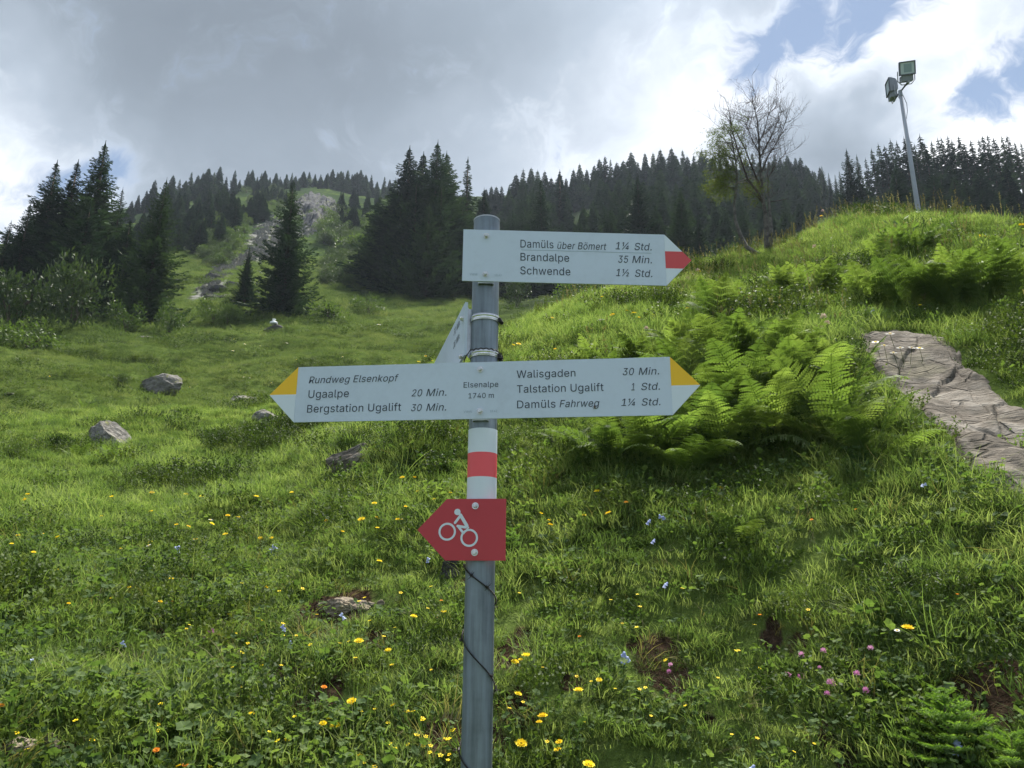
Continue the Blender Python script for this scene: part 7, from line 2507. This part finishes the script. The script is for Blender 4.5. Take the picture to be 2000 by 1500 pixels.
bands_ = [((380, 900), (930, 1060), 26, 'small yellow hawkbit on the sunny slope below the layered boulder', 'hawkbits below the layered boulder', 7, 10, 'dandelion'),
          ((20, 380), (960, 1180), 26, 'small yellow hawkbit on the sunny slope at the left', 'hawkbits on the sunny left slope', 6, 9, 'dandelion'),
          ((360, 860), (1130, 1310), 34, 'tiny yellow buttercup-like bloom in the left bank', 'tiny yellow blooms in the left bank', 6, 9, 'small'),
          ((690, 890), (1380, 1498), 26, 'tiny yellow bloom of the patch left of the post foot', 'tiny yellow blooms left of the post foot', 8, 12, 'small'),
          ((30, 690), (1300, 1498), 20, 'tiny yellow bloom in the lower left grass', 'tiny yellow blooms at the lower left', 7, 10, 'small'),
          ((980, 1700), (1080, 1498), 30, 'tiny yellow bloom in the right bank', 'tiny yellow blooms in the right bank', 6, 9, 'small'),
          ((340, 720), (650, 760), 16, 'tiny whitish bloom dotting the upper meadow', 'whitish dots on the upper meadow', 3, 5, 'daisy'),
          ((1500, 2000), (395, 440), 26, 'faded brown seed head on a tall stalk along the knoll crest', 'seed heads along the knoll crest', 5, 9, 'thistle')]
for (ua, ub), (va, vb), n, lab, grp, w0, w1, kd in bands_:
    for i in range(n):
        u = qf.uniform(ua, ub); v = qf.uniform(va, vb)
        if kd == 'dandelion' and ub == 900:
            v = 1060 - (u - 380) * .12 * qf.random() - 90 * qf.random()
        if kd == 'thistle' and vb == 440:
            cr = 425 + max(0, 1640 - u) * .45
            v = cr - qf.uniform(0, 34)
        flower(kd, u, v, qf.uniform(w0, w1), lab, grp)

# ------------------------------------------------------------------ young spruces and named shrubs on the bank
def young_spruce(seed, n_whorl=9, H=.42, R=.30):
    q = random.Random(seed)
    parts_ = []
    for w in range(n_whorl):
        f = w / n_whorl
        z = H * f
        for k in range(7 if f < .7 else 4):
            a = q.uniform(0, 6.28)
            L = R * (1 - f) ** .7 * q.uniform(.7, 1.1)
            mb = parts_[-1] if False else MB()
            parts_.append(mb)
            pts_ = [Vector((0, 0, z)) + Vector((math.cos(a), math.sin(a), .32 + .5 * f)) * L * t + Vector((0, 0, -.10 * L * t * t)) for t in (0, .25, .5, .75, 1)]

            def shoot(p0, p1, rad):
                d = (p1 - p0)
                ln = d.length
                dn = d.normalized()
                s1 = dn.cross(Vector((0.1, .2, 1))).normalized()
                s2 = dn.cross(s1)
                m_ = max(6, int(ln / .0035))
                for j in range(m_):
                    t = j / m_
                    c = p0 + d * t
                    for g in range(3):
                        an = 2.4 * j + 2.09 * g
                        o_ = (s1 * math.cos(an) + s2 * math.sin(an) * .8)
                        e = c + o_ * rad * q.uniform(.8, 1.1) + dn * rad * .9
                        sd2 = dn.cross(o_) * .0024
                        mb.tri(c - sd2, c + sd2, e)
            for i in range(4):
                shoot(pts_[i], pts_[i + 1], .015)
                if i < 3:
                    for sg in (-1, 1):
                        sv = Vector((-math.sin(a), math.cos(a), 0)) * sg
                        dd_ = (pts_[i + 1] - pts_[i]).normalized()
                        shoot(pts_[i + 1], pts_[i + 1] + (dd_ * .7 + sv * .75 + Vector((0, 0, .12))).normalized() * L * .38 * (1 - i * .2), .014)
    return parts_


def place_young(u, v, wpx, seed, label, H=.42, R=.30, nw=9):
    p = hit(u, v, 1.7)
    k = wpx * (p - CAMV).length / F_PX / (2 * R * .85)
    e = thing('young_spruce', label, 'young spruce', p)
    e.scale = (k, k, k)
    mb = MB(); mb.tube([(0, 0, -.05), (0, 0, H * .5), (0, 0, H * 1.02)], [.010, .007, .002], 6)
    mb.build('trunk', BARK, e)
    for b_ in young_spruce(seed, nw, H, R):
        b_.build('branch', L_YOUNG, e)
    return e


place_young(1862, 1500, 165, 901, 'bright green young spruce bushlet at the lower right', .36, .30, 8)
place_young(1990, 1540, 120, 902, 'second bright green young spruce cut by the lower right corner', .30, .26, 6)
place_young(1000, 1085, 70, 903, 'small light green spruce seedling close behind the bicycle sign', .30, .22, 5)
place_young(1075, 1125, 80, 904, 'flat light green spruce seedling right of the bicycle sign', .16, .24, 4)

WEED = [bush_mesh(950 + i, 260, .14, (1, 1, 1.2)).mesh('weed_leaves', L_FERN) for i in range(2)]
WST = stems_mb(955, 9, .9, .012, .4).mesh('weed_stems', M_STEM)
for i, (u, v, w, h, lab) in enumerate(((1790, 500, 150, 60, 'broad feathery light green plant on the knoll'), (1640, 515, 40, 60, 'leafy young alder shoot left on the knoll'), (1612, 512, 34, 50, 'small leafy shoot beside the alder shoot'),
        (1690, 530, 45, 50, 'pale leafy plant below the knoll crest'), (1930, 530, 60, 60, 'leafy plant under the large arnica'), (1560, 540, 50, 40, 'leafy plant at the left end of the upper fern row'),
        (1860, 470, 60, 40, 'leafy weed close under the crest, right of the mast'), (1980, 500, 60, 50, 'leafy weed under the crest at the right edge'), (1450, 570, 50, 36, 'pale weed between the crooked trees and the ledge ferns'),
        (1700, 640, 60, 40, 'leafy weed above the upper end of the slab'), (1840, 650, 60, 36, 'leafy weed over the slab top'), (1960, 650, 70, 50, 'leafy weed above the slab at the right edge'), (1130, 660, 50, 30, 'leafy weed on the knoll right of the post'))):
    p = hit(u, v, 1.8)
    k = (p - CAMV).length / F_PX
    e = thing('weed', lab, 'plant', p)
    e.scale = (w * .5 * k / .85, w * .5 * k / .85, h * k / .95)
    e.rotation_euler.z = i * 1.3
    link(bpy.data.objects.new('stems', WST), e)
    link(bpy.data.objects.new('foliage', WEED[i % 2]), e)

SHR = [heath(930 + i, 150, .26, .16, .30) for i in range(3)]
SHR = [m.mesh('dwarf_shrub_leaves', L_HEATH) for m in SHR]
for i, (u, v, w, lab) in enumerate((
        (1800, 1175, 190, 'broad dark dwarf shrub on the right of the bank'), (1590, 1225, 200, 'dark spreading dwarf shrub above the soil hollow'), (1780, 1340, 130, 'low dark shrub right of the pink clovers'),
        (1290, 1310, 100, 'brown-green shrub hanging over the dark hollow'), (1010, 1090, 80, 'dark tuft of dwarf shrub beside the post'), (800, 880, 170, 'dark dwarf shrub on the bank just left of the banded post'),
        (880, 850, 120, 'dark dwarf shrub directly behind the banded post'), (740, 860, 90, 'dwarf shrub above the layered boulder'), (1050, 870, 130, 'dark shrub right of the banded post'), (1890, 1010, 120, 'dark dwarf shrub below the rock slab'),
        (1960, 1060, 120, 'dark shrub at the right edge below the slab'), (1060, 560, 70, 'dark shrub on the knoll edge under the upper board'), (1310, 590, 90, 'brownish shrub on the knoll by the upper arrow tip'), (1960, 720, 130, 'low shrub above the lower end of the rock slab'),
        (1900, 670, 110, 'low shrub beside the upper part of the rock slab'), (1660, 640, 90, 'dark shrub between the fern rows'), (260, 1170, 90, 'dark cushion of dwarf shrub on the left bank'), (1130, 1180, 70, 'small dark cushion right of the post'))):
    p = hit(u, v, 1.7)
    k = w * (p - CAMV).length / F_PX / .60
    e = thing('dwarf_shrub', lab, 'shrub', p)
    e.scale = (k, k, k * .85)
    e.rotation_euler.z = i
    link(bpy.data.objects.new('foliage', SHR[i % 3]), e)

# ------------------------------------------------------------------ air between here and the ridge
hz_me = MB()
zlo, zhi = float(Z.min()) - 1, 210.0
hz_me.box(-2600, -2600, zlo, 2600, 2600, max(zhi, float(Z.max()) + 15))
hm_ = bpy.data.materials.new('thin_air')
hm_.use_nodes = True
ht_ = hm_.node_tree
ht_.nodes.clear()
pv = ht_.nodes.new('ShaderNodeVolumePrincipled')
pv.inputs['Color'].default_value = (0.72, 0.84, 1.0, 1)
pv.inputs['Density'].default_value = 0.0003
pv.inputs['Anisotropy'].default_value = 0.2
ho = ht_.nodes.new('ShaderNodeOutputMaterial')
ht_.links.new(pv.outputs[0], ho.inputs['Volume'])
HAZE = True
if HAZE:
    hz_o = hz_me.build('haze', hm_)
    tag(hz_o, 'thin bluish mountain air', None, kind='stuff')
